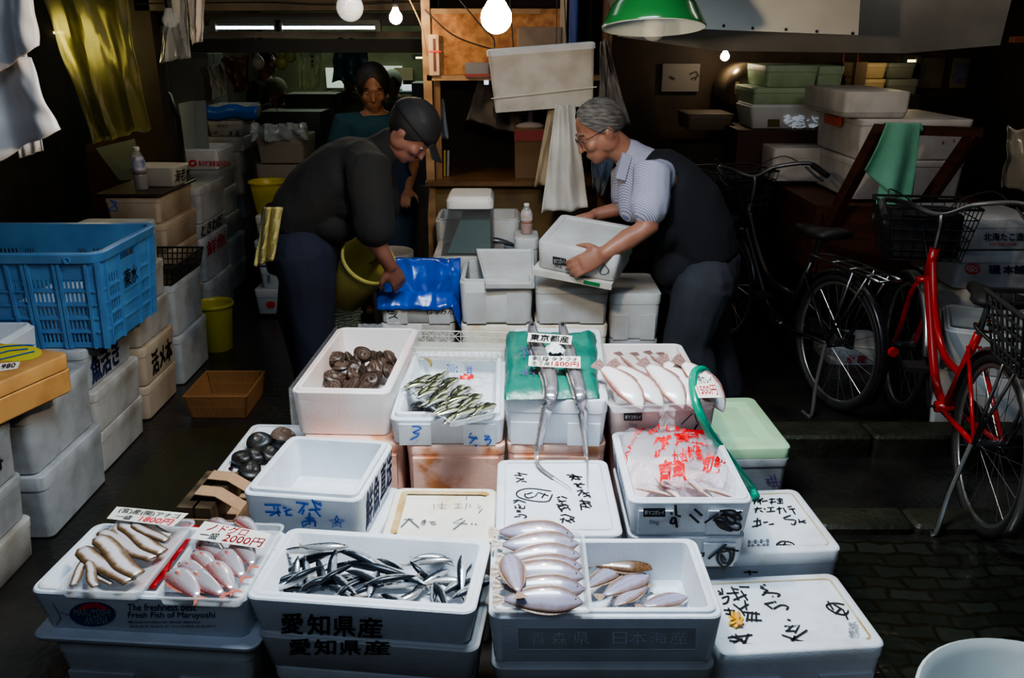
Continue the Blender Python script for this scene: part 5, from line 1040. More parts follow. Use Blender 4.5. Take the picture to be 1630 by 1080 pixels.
q.build('guard',FANW,fe); q=MB()
for t in range(4):
    a=t*math.pi/2; d=V((math.cos(a),0,math.sin(a))); p=V((-math.sin(a),0,math.cos(a))); q.quad(hc+d*.015-p*.01,hc+d*.07-p*.03+V((0,.012,0)),hc+d*.072+p*.025,hc+d*.015+p*.012+V((0,.008,0)))
q.build('blades',mat('fan_blade',(.12,.14,.18),.3),fe,thick=.002)
for i,(x,c) in enumerate(((703,(.35,.05,.02)),(708,(.4,.3,.05)),(713,(.3,.3,.3)))):
    p=PY(x,285,BY+.08); q=MB(); q.tube([V((p.x,p.y,ZC+.027)),V((p.x+.003*i,p.y,ZC+.17))],.007,8); tag(q.build('marker_pen',mat('pen_%d'%i,c,.4)),('red','yellow','white')[i]+' marker pen standing on the booth counter','pen')
# hanging foam box
A_=PY(776,80,4.15);B_=PY(946,67,4.15); x_=(B_-A_).normalized(); hh=.285; dn=V((.02,0,-1)).normalized()
he=None; mb=MB(); n_=V((0,1,0)); w=(B_-A_).length; zz=x_.cross(n_).normalized(); zz=zz if zz.z>0 else -zz
Mh=MX(((x_.x,0,zz.x,A_.x),(x_.y,1,zz.y,A_.y),(x_.z,0,zz.z,A_.z),(0,0,0,1)))@MX.Translation((0,0,-hh))
mb=MB(Mh); mb.loft([rrect(w,.26,.02,0,.016),rrect(w,.26,.02,.006,.014),rrect(w,.26,.02,hh-.02,0),rrect(w,.26,.02,hh-.002,.0),rrect(w,.26,.02,hh,.004)]); hb=tag(mb.build('foam_box',foam('foam_warm',(.56,.53,.48),(.42,.37,.31),.3,.6)),'speckled white foam box hung up above the old man','foam box')
q=MB(Mh); q.loft([rrect(w,.26,.02,hh-.028,-.006),rrect(w,.26,.02,hh-.004,-.006),rrect(w,.26,.02,hh+.002,.002)]); q.build('box_rim',foam('foam_rim',(.66,.68,.70),(.55,.55,.55),.3,.6),hb)
q=MB(Mh); q.tube([(.0,-.004,hh*.24),(w*.5,-.006,hh*.27),(w+.003,-.004,hh*.30)],.003,6); q.build('string',mat('white_string',(.6,.58,.5),.7),hb)
q=MB(); 
for x in (.12,w-.12): q.tube([Mh@V((x,.13,hh)),Mh@V((x,.13,hh+.9))],.003,5)
q.build('hanging_cord',BLK,hb)
# hanging plastic bags in the middle
PBW=mat('clear_white_film',(.66,.64,.60),.15,c2=(.5,.49,.46),ns=4,alpha=.85,bump=.25,bs=6)
hang([(884,168),(916,168),(936,330),(862,340)],4.02,'plastic_bag',PBW,'long clear plastic bag hanging below the foam box, in front',fold=.035,n=30,f=4)
hang([(872,172),(896,168),(880,290),(850,298)],4.25,'plastic_bag',mat('yellowed_film',(.48,.38,.26),.2,alpha=.85),'yellowed plastic bag hanging behind the long clear bag',fold=.04,f=3,seed=3)
hang([(940,230),(985,240),(958,312),(944,300)],4.35,'plastic_bag',mat('blue_tint_film',(.30,.34,.42),.2,alpha=.8),'small bluish plastic bag hanging behind the old man',fold=.05,f=5,seed=6)
hang([(956,68),(966,62),(1004,200),(948,215)],4.5,'hanging_coat',mat('grey_coat',(.24,.225,.21),.8,c2=(.14,.13,.13),ns=6),'grey speckled coat hanging behind the old man','coat',fold=.09,f=5,n=26,seed=1)
thing_box(660,-10,672,300,5.9,.06,BEAM,'dark_post','dark post behind the woman, left of the booth','post') if 0 else None
# ------------------------------------------------------------ table of boxes between the men
def rowbox(x0,x1,ytop,ybot,Y,d,m,label,op=False,notch=False,th=.03):
    a,b=PY(x0,ytop,Y),PY(x1,ybot,Y); f=Fr((a.x,Y),(b.x,Y),a.z,d=d,h=a.z-b.z,t=.008,world=True)
    return (open_box(f,label,m,feet=notch) if op else lid_box(f,label,m,th=th,notch=notch,rec=0)),f
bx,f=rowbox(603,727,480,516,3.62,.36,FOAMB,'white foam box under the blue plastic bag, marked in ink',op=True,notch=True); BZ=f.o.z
k=f.mark('front'); k.p=k.p+k.n*.006; k.rect('に',616,488,634,498,0); k.rect('ス',618,499,634,507,0); k.rect('はつみん',680,490,722,501,0); k.build(INK,bx)
zb=f.o.z
def prop(x0,x1,Y,d,label,m=FOAM2):
    a,b=PY(x0,520,Y),PY(x1,520,Y); fr=Fr((a.x,Y),(b.x,Y),zb-.002,d=d,h=zb-.002,t=.01,world=True); return simple_box(fr,label,m,seam=.88)
prop(606,724,3.63,.34,'foam box standing on the floor under the blue bag box')
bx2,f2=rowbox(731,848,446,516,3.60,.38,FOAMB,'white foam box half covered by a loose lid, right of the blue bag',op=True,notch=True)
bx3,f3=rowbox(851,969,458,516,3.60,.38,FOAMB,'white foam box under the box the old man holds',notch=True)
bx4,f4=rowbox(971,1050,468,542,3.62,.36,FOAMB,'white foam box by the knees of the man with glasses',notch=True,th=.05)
for x0,x1,l in ((733,848,'foam box standing under the loose lid box'),(852,968,'foam box standing under the box the old man unloads')): prop(x0,x1,3.61,.36,l,FOAMY)
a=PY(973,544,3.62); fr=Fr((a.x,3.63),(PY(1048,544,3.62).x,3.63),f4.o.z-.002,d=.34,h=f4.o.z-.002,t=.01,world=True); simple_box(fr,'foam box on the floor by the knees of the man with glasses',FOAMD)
# loose lid
pts=[PY(773,453,3.56),PY(851,453,3.58),PY(849,396,3.95),PY(758,396,3.93)]; n_=(pts[1]-pts[0]).cross(pts[3]-pts[0]).normalized(); mb=MB(); mb.loft([[p-n_*.02 for p in pts],pts,[p.lerp(sum(pts,V())/4,.06)+n_*.001 for p in pts],[p.lerp(sum(pts,V())/4,.1)-n_*.006 for p in pts]]); tag(mb.build('foam_cover',FOAMB),'loose white foam lid lying askew on the boxes between the men','foam lid')
# blue bag
BB=mat('blue_bag_film',(.008,.085,.50),.22,c2=(.004,.045,.33),ns=6,bump=.25,bs=16,alpha=.96)
def bbf(u,v):
    x=599+134*u; Y=3.60+.40*v
    p=PY(x,470-62*v,Y); sag=.10*math.sin(math.pi*min(1,max(0,(u-.06)/.88)))*math.sin(math.pi*min(1,max(0,(v-.15)/.8)))
    p.z=.615+.045*v-sag+.035*max(0,v-.8)/.2+.011*NZ.noise(V((u*4,v*4,2)))+.005*NZ.noise(V((u*13,v*9,2)))-(.055*max(0,.12-v)/.12)-(.10*max(0,u-.90)/.10*(1-v)) ; p.y+=.02*NZ.noise(V((u*9,v*5,8)))
    return p
mb=MB(); mb.sheet(bbf,40,30); tag(mb.build('blue_plastic_bag',BB,thick=.002),'shiny blue plastic bag lining the open foam box the stooping man reaches into','plastic bag')
# scale with a dark hood
sy=4.02; a=PY(702,402,sy); sx0,sx1=a.x,PY(786,402,sy).x; sz=.70
fr=Fr((sx0-.04,sy-.02),(sx1+.05,sy-.02),sz,d=.5,h=sz,t=.01,world=True); simple_box(fr,'foam box the hooded scale stands on',FOAM2,seam=.9)
se=empty('weighing_scale',((sx0+sx1)/2,sy+.15,sz),'weighing scale under a dark clear hood with a white top','scale')
zt=PY(740,333,sy).z; zt2=PY(740,314,sy).z; q=MB(); q.loft([[(sx0,sy,sz),(sx1,sy,sz),(sx1,sy+.28,sz),(sx0,sy+.28,sz)],[(sx0+.04,sy+.02,zt),(sx1-.005,sy+.02,zt),(sx1-.005,sy+.26,zt),(sx0+.04,sy+.26,zt)]]); q.build('hood',mat('smoky_hood',(.10,.10,.10),.15,alpha=.55),se,smooth=0)
q=MB(); q.loft([[(sx0+.03,sy+.015,sz+.01),(sx1-.015,sy+.015,sz+.01),(sx1-.015,sy+.24,sz+.01),(sx0+.03,sy+.24,sz+.01)],[(sx0+.10,sy+.10,zt-.05),(sx1-.02,sy+.10,zt-.05),(sx1-.02,sy+.22,zt-.05),(sx0+.10,sy+.22,zt-.05)]]); q.build('scale_body',mat('teal_scale',(.03,.16,.14),.4),se,smooth=0)
w_=sx1-sx0-.03; f=mkfr(V((sx0+.03,sy+.0,zt)),0,w_,.27,zt2-zt,0); q=MB(f.M); q.loft([rrect(w_,.27,.03,0,.0),rrect(w_,.27,.03,f.h-.02,0),rrect(w_,.27,.03,f.h,.015)]); q.build('top_pan',mat('white_pan',(.62,.60,.56),.4),se)
o_,f=fbox(692,349,828,403,4.36,.3,FOAMB,'white foam box behind the scale with a fish tail over its edge',op=True)
q=fish('silver_fish',mat('tuna_skin',(.10,.11,.12),.25,.5),spind(.1,.12,.6),spind(.08,.12,.6),finl=.14,finw=.12,eye=.02); Kind(q).put(PY(770,384,4.29),PY(822,394,4.29),'dark silver fish with a forked tail over the box behind the scale','fish',sc=.2)
p=PY(838,376,4.12); fr=Fr((PY(818,376,4.0).x,4.02),(PY(858,376,4.0).x,4.02),PY(838,374,4.1).z,d=.2,h=PY(838,374,4.1).z-.002,t=.006,world=True); simple_box(fr,'white foam box carrying the tea bottle',FOAMB,seam=.93)
bottle((p.x,4.12,fr.z+.001),.15,.03,(.30,.07,.015),'bottle of orange tea with white cap on a foam box by the booth',lab=(.45,.3,.2))
# held box: tilted, in the old man's hands
Tl,Tr,Fl,Fr_=PY(861,346,3.78),PY(968,358,3.66),PY(855,384,3.52),PY(985,408,3.40)
hx=(Fr_-Fl); hw=hx.length; hx.normalize(); hy=((Tl-Fl)-hx*(Tl-Fl).dot(hx)).normalized(); hz=hx.cross(hy); hd=.34; hh=.125
Mb=MX(((hx.x,hy.x,hz.x,Fl.x),(hx.y,hy.y,hz.y,Fl.y),(hx.z,hy.z,hz.z,Fl.z),(0,0,0,1)))@MX.Translation((0,0,-hh))
mb=MB(Mb); mb.loft([rrect(hw,hd,.025,0,.012),rrect(hw,hd,.025,.006,.008),rrect(hw,hd,.025,hh-.008,0),rrect(hw,hd,.025,hh-.001,.004),rrect(hw,hd,.025,hh,.012),rrect(hw,hd,.025,hh,.03),rrect(hw,hd,.025,hh-.004,.034)]); HB=tag(mb.build('foam_box',FOAMB),'white foam box held by the old man, labelled 3kg','foam box')
q=MB(Mb); q.box((-.012,-.012,-.03),(hw*.96,hd*.9,-.003)); q.build('box_base',foam('foam_grey2',(.58,.58,.55),(.45,.43,.38),.3,.6),HB)
nf=-(hy*1.0); k=Mark(Mb@V((0,.001,hh*.5)),nf); k.area((880,420),(901,423),(901,412),(880,408)); k.build(INK,HB,'printed_label')
k=Mark(Mb@V((0,-.003,hh*.5)),nf); k.rect('3kg',882,421,895,428); k.line([(962,421),(955,432),(958,437),(966,436),(969,430),(962,421)],.006); k.build(INK,HB)
k=Mark(Mb@V((0,-.003,hh*.5)),nf); k.rect('鮮マコガレイ',882,412,899,420); k.build(FOAMB,HB,'label_lettering')
q=MB(Mb); q.box((hw*.62,-.016,-.022),(hw*.82,-.011,-.008)); q.build('green_tape',mat('green_tape',(.01,.16,.05),.4),HB)
# yellow bucket beside the stooping man, tilted
bc=PY(549,470,3.80); bucket(bc,.122,.31,YELD,'big pale yellow bucket tilted beside the stooping man',ax=(.50,-.52,.70))
# ------------------------------------------------------------ boxes and buckets behind the stooping man
o_,f=fbox(403,462,450,502,5.2,.34,FOAMB,'white foam box with red mark on the floor behind the stooping man'); k=f.mark('front'); k.line([(431+5*math.cos(t*.7),485+3*math.sin(t*.7)) for t in range(10)],.03); k.build(REDI,o_)
o_,f=fbox(411,426,450,461,5.22,.32,FOAMB,'white foam box second from the floor behind the stooping man'); k=f.mark('front'); k.rect('活',425,438,430,450,.03); k.build(NAVYI,o_)
fbox(402,385,446,425,5.2,.33,FOAMB,'white foam box third from the floor behind the stooping man'); fbox(404,345,446,384,5.22,.33,FOAMB,'white foam box topmost behind the stooping man')
z=PY(430,345,5.22).z; c=PY(430,345,5.35); bucket((c.x,5.37,z),.115,.20,YEL,'yellow bucket standing on the white boxes behind the stooping man')
GRB=mat('grey_carton',(.22,.20,.17),.6); 
o_,f=fbox(405,262,484,355,5.9,.4,GRB,'grey foam box low in the pile behind the stooping man',name='foam_box'); o_,f=fbox(405,218,486,261,5.88,.4,GRB,'grey taped foam box under the bagged one')
hang([(398,198),(488,196),(492,222),(400,226)],5.86,'plastic_bag',mat('ice_film',(.32,.38,.40),.15,bump=.5,bs=20),'crumpled clear plastic bag on the grey taped foam box',fold=.05,f=8)
fbox(405,356,484,470,5.9,.4,GRB,'grey foam box on the floor under the grey pile')
bucket((PY(622,420,4.45).x,4.45,0),.12,.62,mat('white_bucket',(.34,.34,.33),.4),'white bucket half hidden behind the blue bag and the scale box')
q=MB(); q.bar(PY(676,296,4.58),(PY(652,420,4.52).x,4.52,.0),.04,.04); tag(q.build('counter_leg',BEAM,smooth=0),'dark slanting prop under the left end of the booth counter','prop')
# ============================================================ FAR BACKGROUND (corridor of the market)
FARW=mat('far_wall',(.16,.17,.10),.7,c2=(.08,.085,.05),ns=2); m=MB(); m.box((-3.1,11.2,0),(.6,11.3,2.6)); struct(m,'wall_far',FARW)
def glow(x0,y0,x1,y1,Y,c,e,name,label,cat): return thing_box(x0,y0,x1,y1,Y,.03,mat(name+'_glow_%d'%x0,c,.5,emis=e),name,label,cat,r=.004)
glow(520,108,545,140,11.16,(.75,.85,.75),.45,'lit_panel','pale lit panel far down the passage left of the woman','panel'); glow(602,105,640,165,11.16,(.75,.82,.80),.35,'lit_panel','pale lit panel far down the passage right of the woman','panel')
glow(640,135,656,145,9.5,(.85,.92,1),.7,'monitor_screen','small bright monitor far down the passage','monitor')
thing_box(630,146,665,320,9.3,.5,mat('far_teal',(.03,.07,.08),.6),'storage_cabinet','dark teal cabinet under the bright monitor','cabinet'); thing_box(662,132,680,324,9.0,.4,mat('far_grey',(.15,.17,.18),.6),'grey_cabinet','grey cabinet at the booth edge far behind','cabinet')
thing_box(628,108,657,128,11.14,.02,mat('far_notice',(.30,.24,.16),.7),'notice_board','tan notice sheet far down the passage','notice')
thing_box(470,150,532,360,7.5,.36,mat('black_crate',(.010,.011,.012),.5),'black_crate','tall dark crate stack behind the stooping man','crate')
thing_box(430,178,510,372,7.05,.36,mat('black_cabinet',(.014,.013,.012),.5),'dark_cabinet','low dark cabinet behind the grey foam pile','cabinet')
hang([(475,84),(512,84),(508,140),(476,142)],7.0,'plastic_bag',mat('green_white_film',(.34,.42,.22),.3,alpha=.9,emis=.03),'greenish white bags hanging in the passage',fold=.06,f=8); k=Mark(PY(495,100,6.9),(0,-1,0))
k.rect('鮮魚市場'[0],495,88,500,93,.03); k.rect('魚',495,95,500,101,.03); k.rect('市',495,102,500,108,.03); o_=k.mb.build('hanging_sign_lettering',INK,bpy.data.objects[[x.name for x in bpy.data.objects if x.get('label')=='greenish white bags hanging in the passage'][0]])
TEALB=mat('teal_bag',(.010,.055,.06),.5); hang([(533,64),(580,64),(590,128),(528,132)],6.6,'teal_bag',TEALB,'big dark teal bag hanging in the passage above the woman','bag',fold=.10,f=4)
for i,(x,y,l) in enumerate(((448,100,'yellowish knotted bag hanging far left of the teal bag'),(411,100,'small pale bag hanging beside the dark figure'),(462,88,'small lime bag hanging nearest the greenish bags'))):
    p=PY(x,y,7.5); q=MB(); q.ball(p,(.055,.04,.06),12,8); q.tube([p+V((0,0,.04)),p+V((-.01,0,.10)),p+V((.005,0,.25))],[.03,.012,.006],8); tag(q.build('knotted_bag',mat('lime_film_%d'%i,((.35,.38,.08),(.35,.35,.3),(.4,.46,.12))[i],.4)),l,'bag')
hang([(350,95),(395,88),(402,140),(372,150)],6.8,'apron',mat('rubber_apron',(.13,.07,.03),.5,c2=(.05,.03,.02),ns=4),'brown rubber apron hanging at left of the passage','apron',fold=.08); hang([(330,105),(352,100),(362,150),(335,160)],7.0,'white_towel',mat('far_towel',(.30,.31,.30),.8),'white towel hanging at left of the passage','towel',fold=.06,seed=2)
# passage frames
thing_box(300,85,330,362,7.4,.4,mat('far_shelf',(.14,.15,.14),.6),'storage_shelf','pale storage shelf at the left of the passage','shelf')
# ============================================================ RIGHT SIDE
REDP=mat('red_bike_paint',(.42,.012,.015),.25,coat=.4); DKP=mat('dark_bike_paint',(.012,.012,.016),.3); TYRE=mat('tyre_rubber',(.015,.015,.015),.6); ALU=mat('aluminium',(.45,.45,.45),.3,.9)
def bike(loc,head,label,paint,rack=True,basket=True,child=False,guard=CHROME):
    e=empty('bicycle',(loc[0],loc[1],0),label,'bicycle'); h=V((head[0],head[1],0)).normalized(); y=V((-h.y,h.x,0))
    M_=MX(((h.x,y.x,0,loc[0]),(h.y,y.y,0,loc[1]),(0,0,1,0),(0,0,0,1))); Rw=.33
    def P(*a): q=MB(M_); return q
    def wheel(x,nm):
        q=P(); q.tube([(x+(Rw-.018)*math.cos(t*.1571),0,Rw+(Rw-.018)*math.sin(t*.1571)) for t in range(40)],.018,8,closed=True); w=q.build(nm,TYRE,e,smooth=180)
        q=P(); q.tube([(x+(Rw-.042)*math.cos(t*.1571),0,Rw+(Rw-.042)*math.sin(t*.1571)) for t in range(40)],[(.008,.012)]*40,8,closed=True); q.build('rim',ALU,w,smooth=180)
        q=P()
        for i in range(28):
            a=i*2*math.pi/28; s=.03*(1 if i%2 else -1); b=a+.35*(1 if i%4<2 else -1); q.tube([(x+.02*math.cos(b),s,Rw+.02*math.sin(b)),(x+(Rw-.045)*math.cos(a),0,Rw+(Rw-.045)*math.sin(a))],.0013,4)
        q.build('spokes',CHROME,w); q=P(); q.tube([(x,-.05,Rw),(x,.05,Rw)],.02,10); q.build('hub',CHROME,w)
    wheel(0,'rear_wheel'); wheel(1.08,'front_wheel')
    HB_=(.915,0,.69); HT=(.885,0,.84); BB_=(.45,0,.28); ST=(.27,0,.66)
    q=P(); q.tube([HB_,HT],.021,10); q.tube(smooth_pts([(.91,0,.71),(.75,0,.50),(.60,0,.33),BB_],5),.019,10); q.tube(smooth_pts([(.893,0,.80),(.76,0,.60),(.58,0,.47),(.36,0,.46)],5),.016,10); q.tube([BB_,ST],.016,10)
    for s in (-.05,.05): q.tube([(.45,s*.5,.28),(0,s,Rw)],.011,8); q.tube([(.29,s*.4,.60),(0,s,Rw)],.008,8)
    q.tube([(.45,-.04,.28),(.45,.04,.28)],.024,12); q.build('frame',paint,e,smooth=180)
    q=P()
    for s in (-.045,.045): q.tube(smooth_pts([(.915,s*.6,.69),(.95,s,.62),(1.02,s,.45),(1.08,s,Rw)],4),.012,8)
    q.tube([(.915,-.045,.69),(.915,.045,.69)],.014,8); q.build('fork',paint,e,smooth=180)
    q=P(); q.tube([HT,(.865,0,.95),(.875,0,.985)],.012,8); q.build('stem',CHROME,e)
    q=P(); q.tube(smooth_pts([(.66,.29,1.02),(.78,.27,1.06),(.90,.14,1.03),(.885,0,.985),(.90,-.14,1.03),(.78,-.27,1.06),(.66,-.29,1.02)],6),.011,8); hb=q.build('handlebar',STEELD,e,smooth=180)
    for s in (.29,-.29): q=P(); q.tube([(.76,s*.955,1.053),(.64,s,1.015)],.016,10); q.build('grip',BLK,hb); q=P(); q.tube([(.80,s*.9,1.04),(.72,s*.95,1.0),(.66,s*.96,.985)],.006,6); q.build('brake_lever',STEELD,hb)
    for s in (.2,-.2): q=P(); q.tube(smooth_pts([(.79,s*1.2,1.05),(.95,s,1.08),(1.0,s*.3,.98),(.92,0,.75)],5),.003,5); q.build('brake_cable',BLK,hb)
    q=P(); q.tube([ST,(.235,0,.78)],.012,8); q.build('seat_post',CHROME,e)
    q=P(); q.tube([(.42,0,.80),(.34,0,.805),(.24,0,.81),(.15,0,.825),(.09,0,.83)],[(.018,.022),(.03,.028),(.065,.03),(.10,.032),(.085,.022)],12,up=(0,0,1)); q.build('saddle',BLK,e,smooth=180)
    for x,a0,a1,nm in ((0,10,215,'rear_mudguard'),(1.08,-15,170,'front_mudguard')):
        q=P(); n=22; L=[]
        for i in range(n+1):
            a=math.radians(a0+(a1-a0)*i/n); L.append([(x+(Rw+.022+dz)*math.cos(a),w,Rw+(Rw+.022+dz)*math.sin(a)) for w,dz in ((-.026,-.012),(-.016,0),(.016,0),(.026,-.012))])
        q.loft(L,closed=False); q.build(nm,guard,e,smooth=180,thick=.0015)
    q=P(); q.tube([(.45,-.06,.28),(.45,-.06,.28+.001)],.075,18) if 0 else q.lathe([(.08,-.003),(.08,.003)],(.45,-.05,.28),20,ax=(0,1,0)); 
    for s,dz in ((-.09,-.16),(.09,.16)): q.tube([(.45,0,.28),(.45,s*.7,.28),(.47,s,.28+dz)],.009,6)
    cr_=q.build('crank',BLK,e)
    for s,dz in ((-.09,-.16),(.09,.16)): q=P(); q.box((.43,s-.04+(.045 if s>0 else -.045),.27+dz),(.52,s+.04+(.045 if s>0 else -.045),.29+dz)); q.build('pedal',BLK,cr_)
    q=P(); q.loft([[(-.03,-.06,.30),(.50,-.06,.24),(.50,-.06,.34),(-.03,-.06,.37)],[(-.03,-.075,.30),(.50,-.075,.24),(.50,-.075,.34),(-.03,-.075,.37)]]); q.build('chain_cover',BLK,e,smooth=0)
    q=P(); q.tube(smooth_pts([(.0,.06,.33),(-.05,.12,.15),(-.10,.16,.015),(-.04,.17,.01)],4),.009,8); q.build('kickstand',ALU,e)
    if rack:
        q=P()
        for s in (-.055,.055): q.tube(smooth_pts([(.26,s*.4,.70),(.12,s,.715),(-.30,s,.715)],4),.007,8); q.tube([(-.12,s,.715),(0,s,Rw)],.006,8); q.tube([(-.22,s,.715),(0,s,Rw)],.006,8)
        for x in (.05,-.08,-.2,-.3): q.tube([(x,-.055,.715),(x,.055,.715)],.006,6)
        q.tube([(.1,0,.715),(-.3,0,.715)],.005,6); q.build('rear_rack',CHROME,e,smooth=180)
    def wire(x0,x1,w,z0,z1,nm,tp=.04,rr=.003,m_=BLK):
        q=P(); n=7
        for j in range(6):
            z=z0+(z1-z0)*j/5; i=tp*(1-j/5); q.tube([(x0+i,-w+i,z),(x1-i,-w+i,z),(x1-i,w-i,z),(x0+i,w-i,z)],rr*(2 if j==5 else 1),5,closed=True)
        for k in range(n+1):
            f_=k/n
            for s in (-1,1): q.tube([(x0+tp+(x1-x0-2*tp)*f_,s*(w-tp),z0),(x0+(x1-x0)*f_,s*w,z1)],rr*.8,4)
            q.tube([(x0+tp,-w+tp+2*(w-tp)*f_,z0),(x0,-w+2*w*f_,z1)],rr*.8,4); q.tube([(x1-tp,-w+tp+2*(w-tp)*f_,z0),(x1,-w+2*w*f_,z1)],rr*.8,4); q.tube([(x0+tp,-w+tp+2*(w-tp)*f_,z0),(x1-tp,-w+tp+2*(w-tp)*f_,z0)],rr*.8,4); q.tube([(x0+tp+(x1-x0-2*tp)*f_,-w+tp,z0),(x0+tp+(x1-x0-2*tp)*f_,w-tp,z0)],rr*.8,4)
        return q.build(nm,m_,e)
    if basket:
        wire(.94,1.26,.19,.76,1.0,'front_basket'); q=P(); q.loft([rrect(.22,.28,.02,.775),rrect(.27,.33,.02,.96)],True,False); q.v=[p+h*.985-y*.14 for p in q.v]; q.build('basket_liner',mat('basket_liner',(.012,.014,.018),.7),e)
    if child: wire(-.40,-.10,.15,.73,.93,'rear_basket',rr=.005)
    q=P(); q.tube([(1.05,0,.74),(1.12,0,.74)],[.03,.04],12); q.build('headlight',ALU,e)
    q=P(); q.tube([(-.375,0,.42),(-.39,0,.42)],.022,12); q.build('reflector',mat('red_reflector',(.5,.02,.02),.2),e)
    return e
rb=bike((1.70,2.72),(.15,.99),'red bicycle with a front basket at the right edge, seen from behind',REDP,child=True,guard=ALU)
db=bike((1.546,3.80),(-.26,.97),'dark bicycle with a chrome rack, left of the red bicycle',DKP,guard=DKP)
stk=MB(); p=V((1.546,3.80,0)); n_=V((.97,.26,0)); 
for a in (.9,): pass
# padlock loop round the red bicycle's seat tube
q=MB(); q.tube([PY(1575+22*math.cos(t*.6),520+9*math.sin(t*.6),3.0+.03*math.sin(t)) for t in range(11)],.005,6,closed=True); tag(q.build('wire_lock',mat('orange_lock',(.45,.12,.01),.4)),'orange wire lock looped round the red bicycle seat post','lock')
# boxes right
def rfront(f,par,items,m,b=.02,dn=.002):
    k=f.mark('front'); k.p=k.p+k.n*dn
    for t,x0,y0,x1,y1 in items: k.rect(t,x0,y0,x1,y1,b)
    k.build(m,par)
RB=foam('foam_right',(.60,.62,.64),(.45,.46,.46),.3,.6)
o4,f4_=fbox(1535,462,1640,545,4.02,.4,RB,'white foam box at the bottom of the lettered stack behind the red bicycle')
o1,f1_=fbox(1526,400,1650,461,4.02,.42,RB,'white foam box with red triangle mark behind the red bicycle')
o2,f2_=fbox(1516,348,1650,399,4.0,.42,RB,'white foam box lettered in black topping the stack behind the red bicycle')
fbox(1540,546,1640,600,4.04,.38,RB,'white foam box on the floor under the lettered stack')
rfront(f2_,o2,[('北海たこ造り',1566,371,1640,383)],INK,.03); rfront(f2_,o2,[('○北海道産○○水産',1574,386,1618,391)],REDI,.01)
k=f1_.mark('front'); k.p=k.p+k.n*.002; k.line([(1548+12*math.cos(t*.524),428+8*math.sin(t*.524)) for t in range(13)],.008); k.lines([[(1538,433),(1548,421),(1558,433),(1538,433)],[(1543,431),(1548,425),(1553,431)]],.008); k.rect('ノゾム',1560,431,1572,435,.01); k.build(REDI,o1)
k=f1_.mark('front'); k.p=k.p+k.n*.002; k.rect('磯',1574,422,1592,436,.04); k.rect('本舗',1597,423,1630,436,.04); k.build(NAVYI,o1)
ang=.35
pa=PY(1497,545,3.5); fr=mkfr(V((pa.x+.02,3.52,.30)),-.42,.62,.40,.20,.012); ob=open_box(fr,'open white foam box with a grey film lid, leaning behind the red bicycle',RB); 
fr2=mkfr(V((pa.x+.01,3.53,.0)),-.42,.60,.38,.298,.02); lb=simple_box(fr2,'foam box with dark blue print under the open one behind the red bicycle',RB)
p,n=fr2.face('front'); k=Mark(p,n); put_text(k.mb,'大漁',fr2.L(.08,.01,.17),fr2.L(.30,.01,.17),fr2.L(.08,.005,.26),k.n,.03); k.build(NAVYI,lb); k=Mark(p,n); put_text(k.mb,'O水産',fr2.L(.33,.01,.17),fr2.L(.52,.01,.17),fr2.L(.33,.005,.25),k.n,.02); k.build(REDI,lb)
q=MB(); q.sheet(lambda u,v:fr.L(.03+(fr.w-.06)*u,.03+(fr.d-.06)*v,fr.h+.008+.01*NZ.noise(V((u*6,v*6,2)))),14,10); tag(q.build('film_sheet',mat('grey_film',(.50,.53,.54),.2,alpha=.6)),'grey film over the open foam box behind the red bicycle','plastic film')
o_,f=fbox(1322,553,1412,598,4.35,.3,RB,'white foam box with pink lettering on the floor behind the dark bicycle'); rfront(f,o_,[('水産',1345,566,1380,578)],REDI)
# handcart
CW_=mat('cart_wood',(.10,.03,.018),.5,c2=(.05,.018,.012),ns=6,stretch=(1,1,5))
e=empty('handcart',(1.75,4.95,0),'reddish brown wooden handcart with raised shafts carrying foam boxes','handcart')
def cb_(nm,a,b,w,h,m=CW_): q=MB(); q.bar(a,b,w,h); return q.build(nm,m,e)
A1,A2=PY(1392,205,4.32),PY(1562,211,4.28); cb_('crossbar',A1,A2,.045,.045); B1,B2=PY(1302,392,4.7),PY(1428,388,4.62); cb_('shaft',A1+V((.03,0,0)),B1,.05,.06); cb_('shaft',A2+V((-.03,0,0)),B2,.05,.06)
bz=PY(1400,322,4.75).z; q=MB(); q.box((B1.x-.05,4.66,bz-.05),(B1.x+.95,5.6,bz-.003)); q.box((B1.x-.05,4.66,.45),(B1.x-.01,5.35,bz-.05)); q.box((B1.x+.0,4.66,.42),(B1.x+.5,4.70,bz-.05)); q.build('cart_bed',CW_,e,smooth=0)
for x in (B1.x+.15,B1.x+.75): 
    q=MB(); q.tube([(x,5.0+.30*math.cos(t*.2618),.31+.30*math.sin(t*.2618)) for t in range(24)],.02,8,closed=True)
    for t in range(10): q.tube([(x,5.0,.31),(x,5.0+.29*math.cos(t*.628),.31+.29*math.sin(t*.628))],.006,5)
    q.build('wheel',TYRE,e)
q=MB(); q.tube([(B1.x+.1,5.0,.31),(B1.x+.8,5.0,.31)],.02,8); q.box((B1.x+.2,4.95,.31),(B1.x+.24,5.05,bz-.05)); q.box((B1.x+.66,4.95,.31),(B1.x+.7,5.05,bz-.05)); q.build('axle',STEELD,e)
WG=foam('foam_cart',(.58,.57,.56),(.46,.44,.42),.3,.6); ax0=PY(1352,320,4.75).x; ax1=PY(1528,320,4.75).x; zA=PY(1400,320,4.75).z; zB=PY(1400,256,4.75).z; zC=PY(1400,190,4.75).z; zD=PY(1400,146,4.8).z
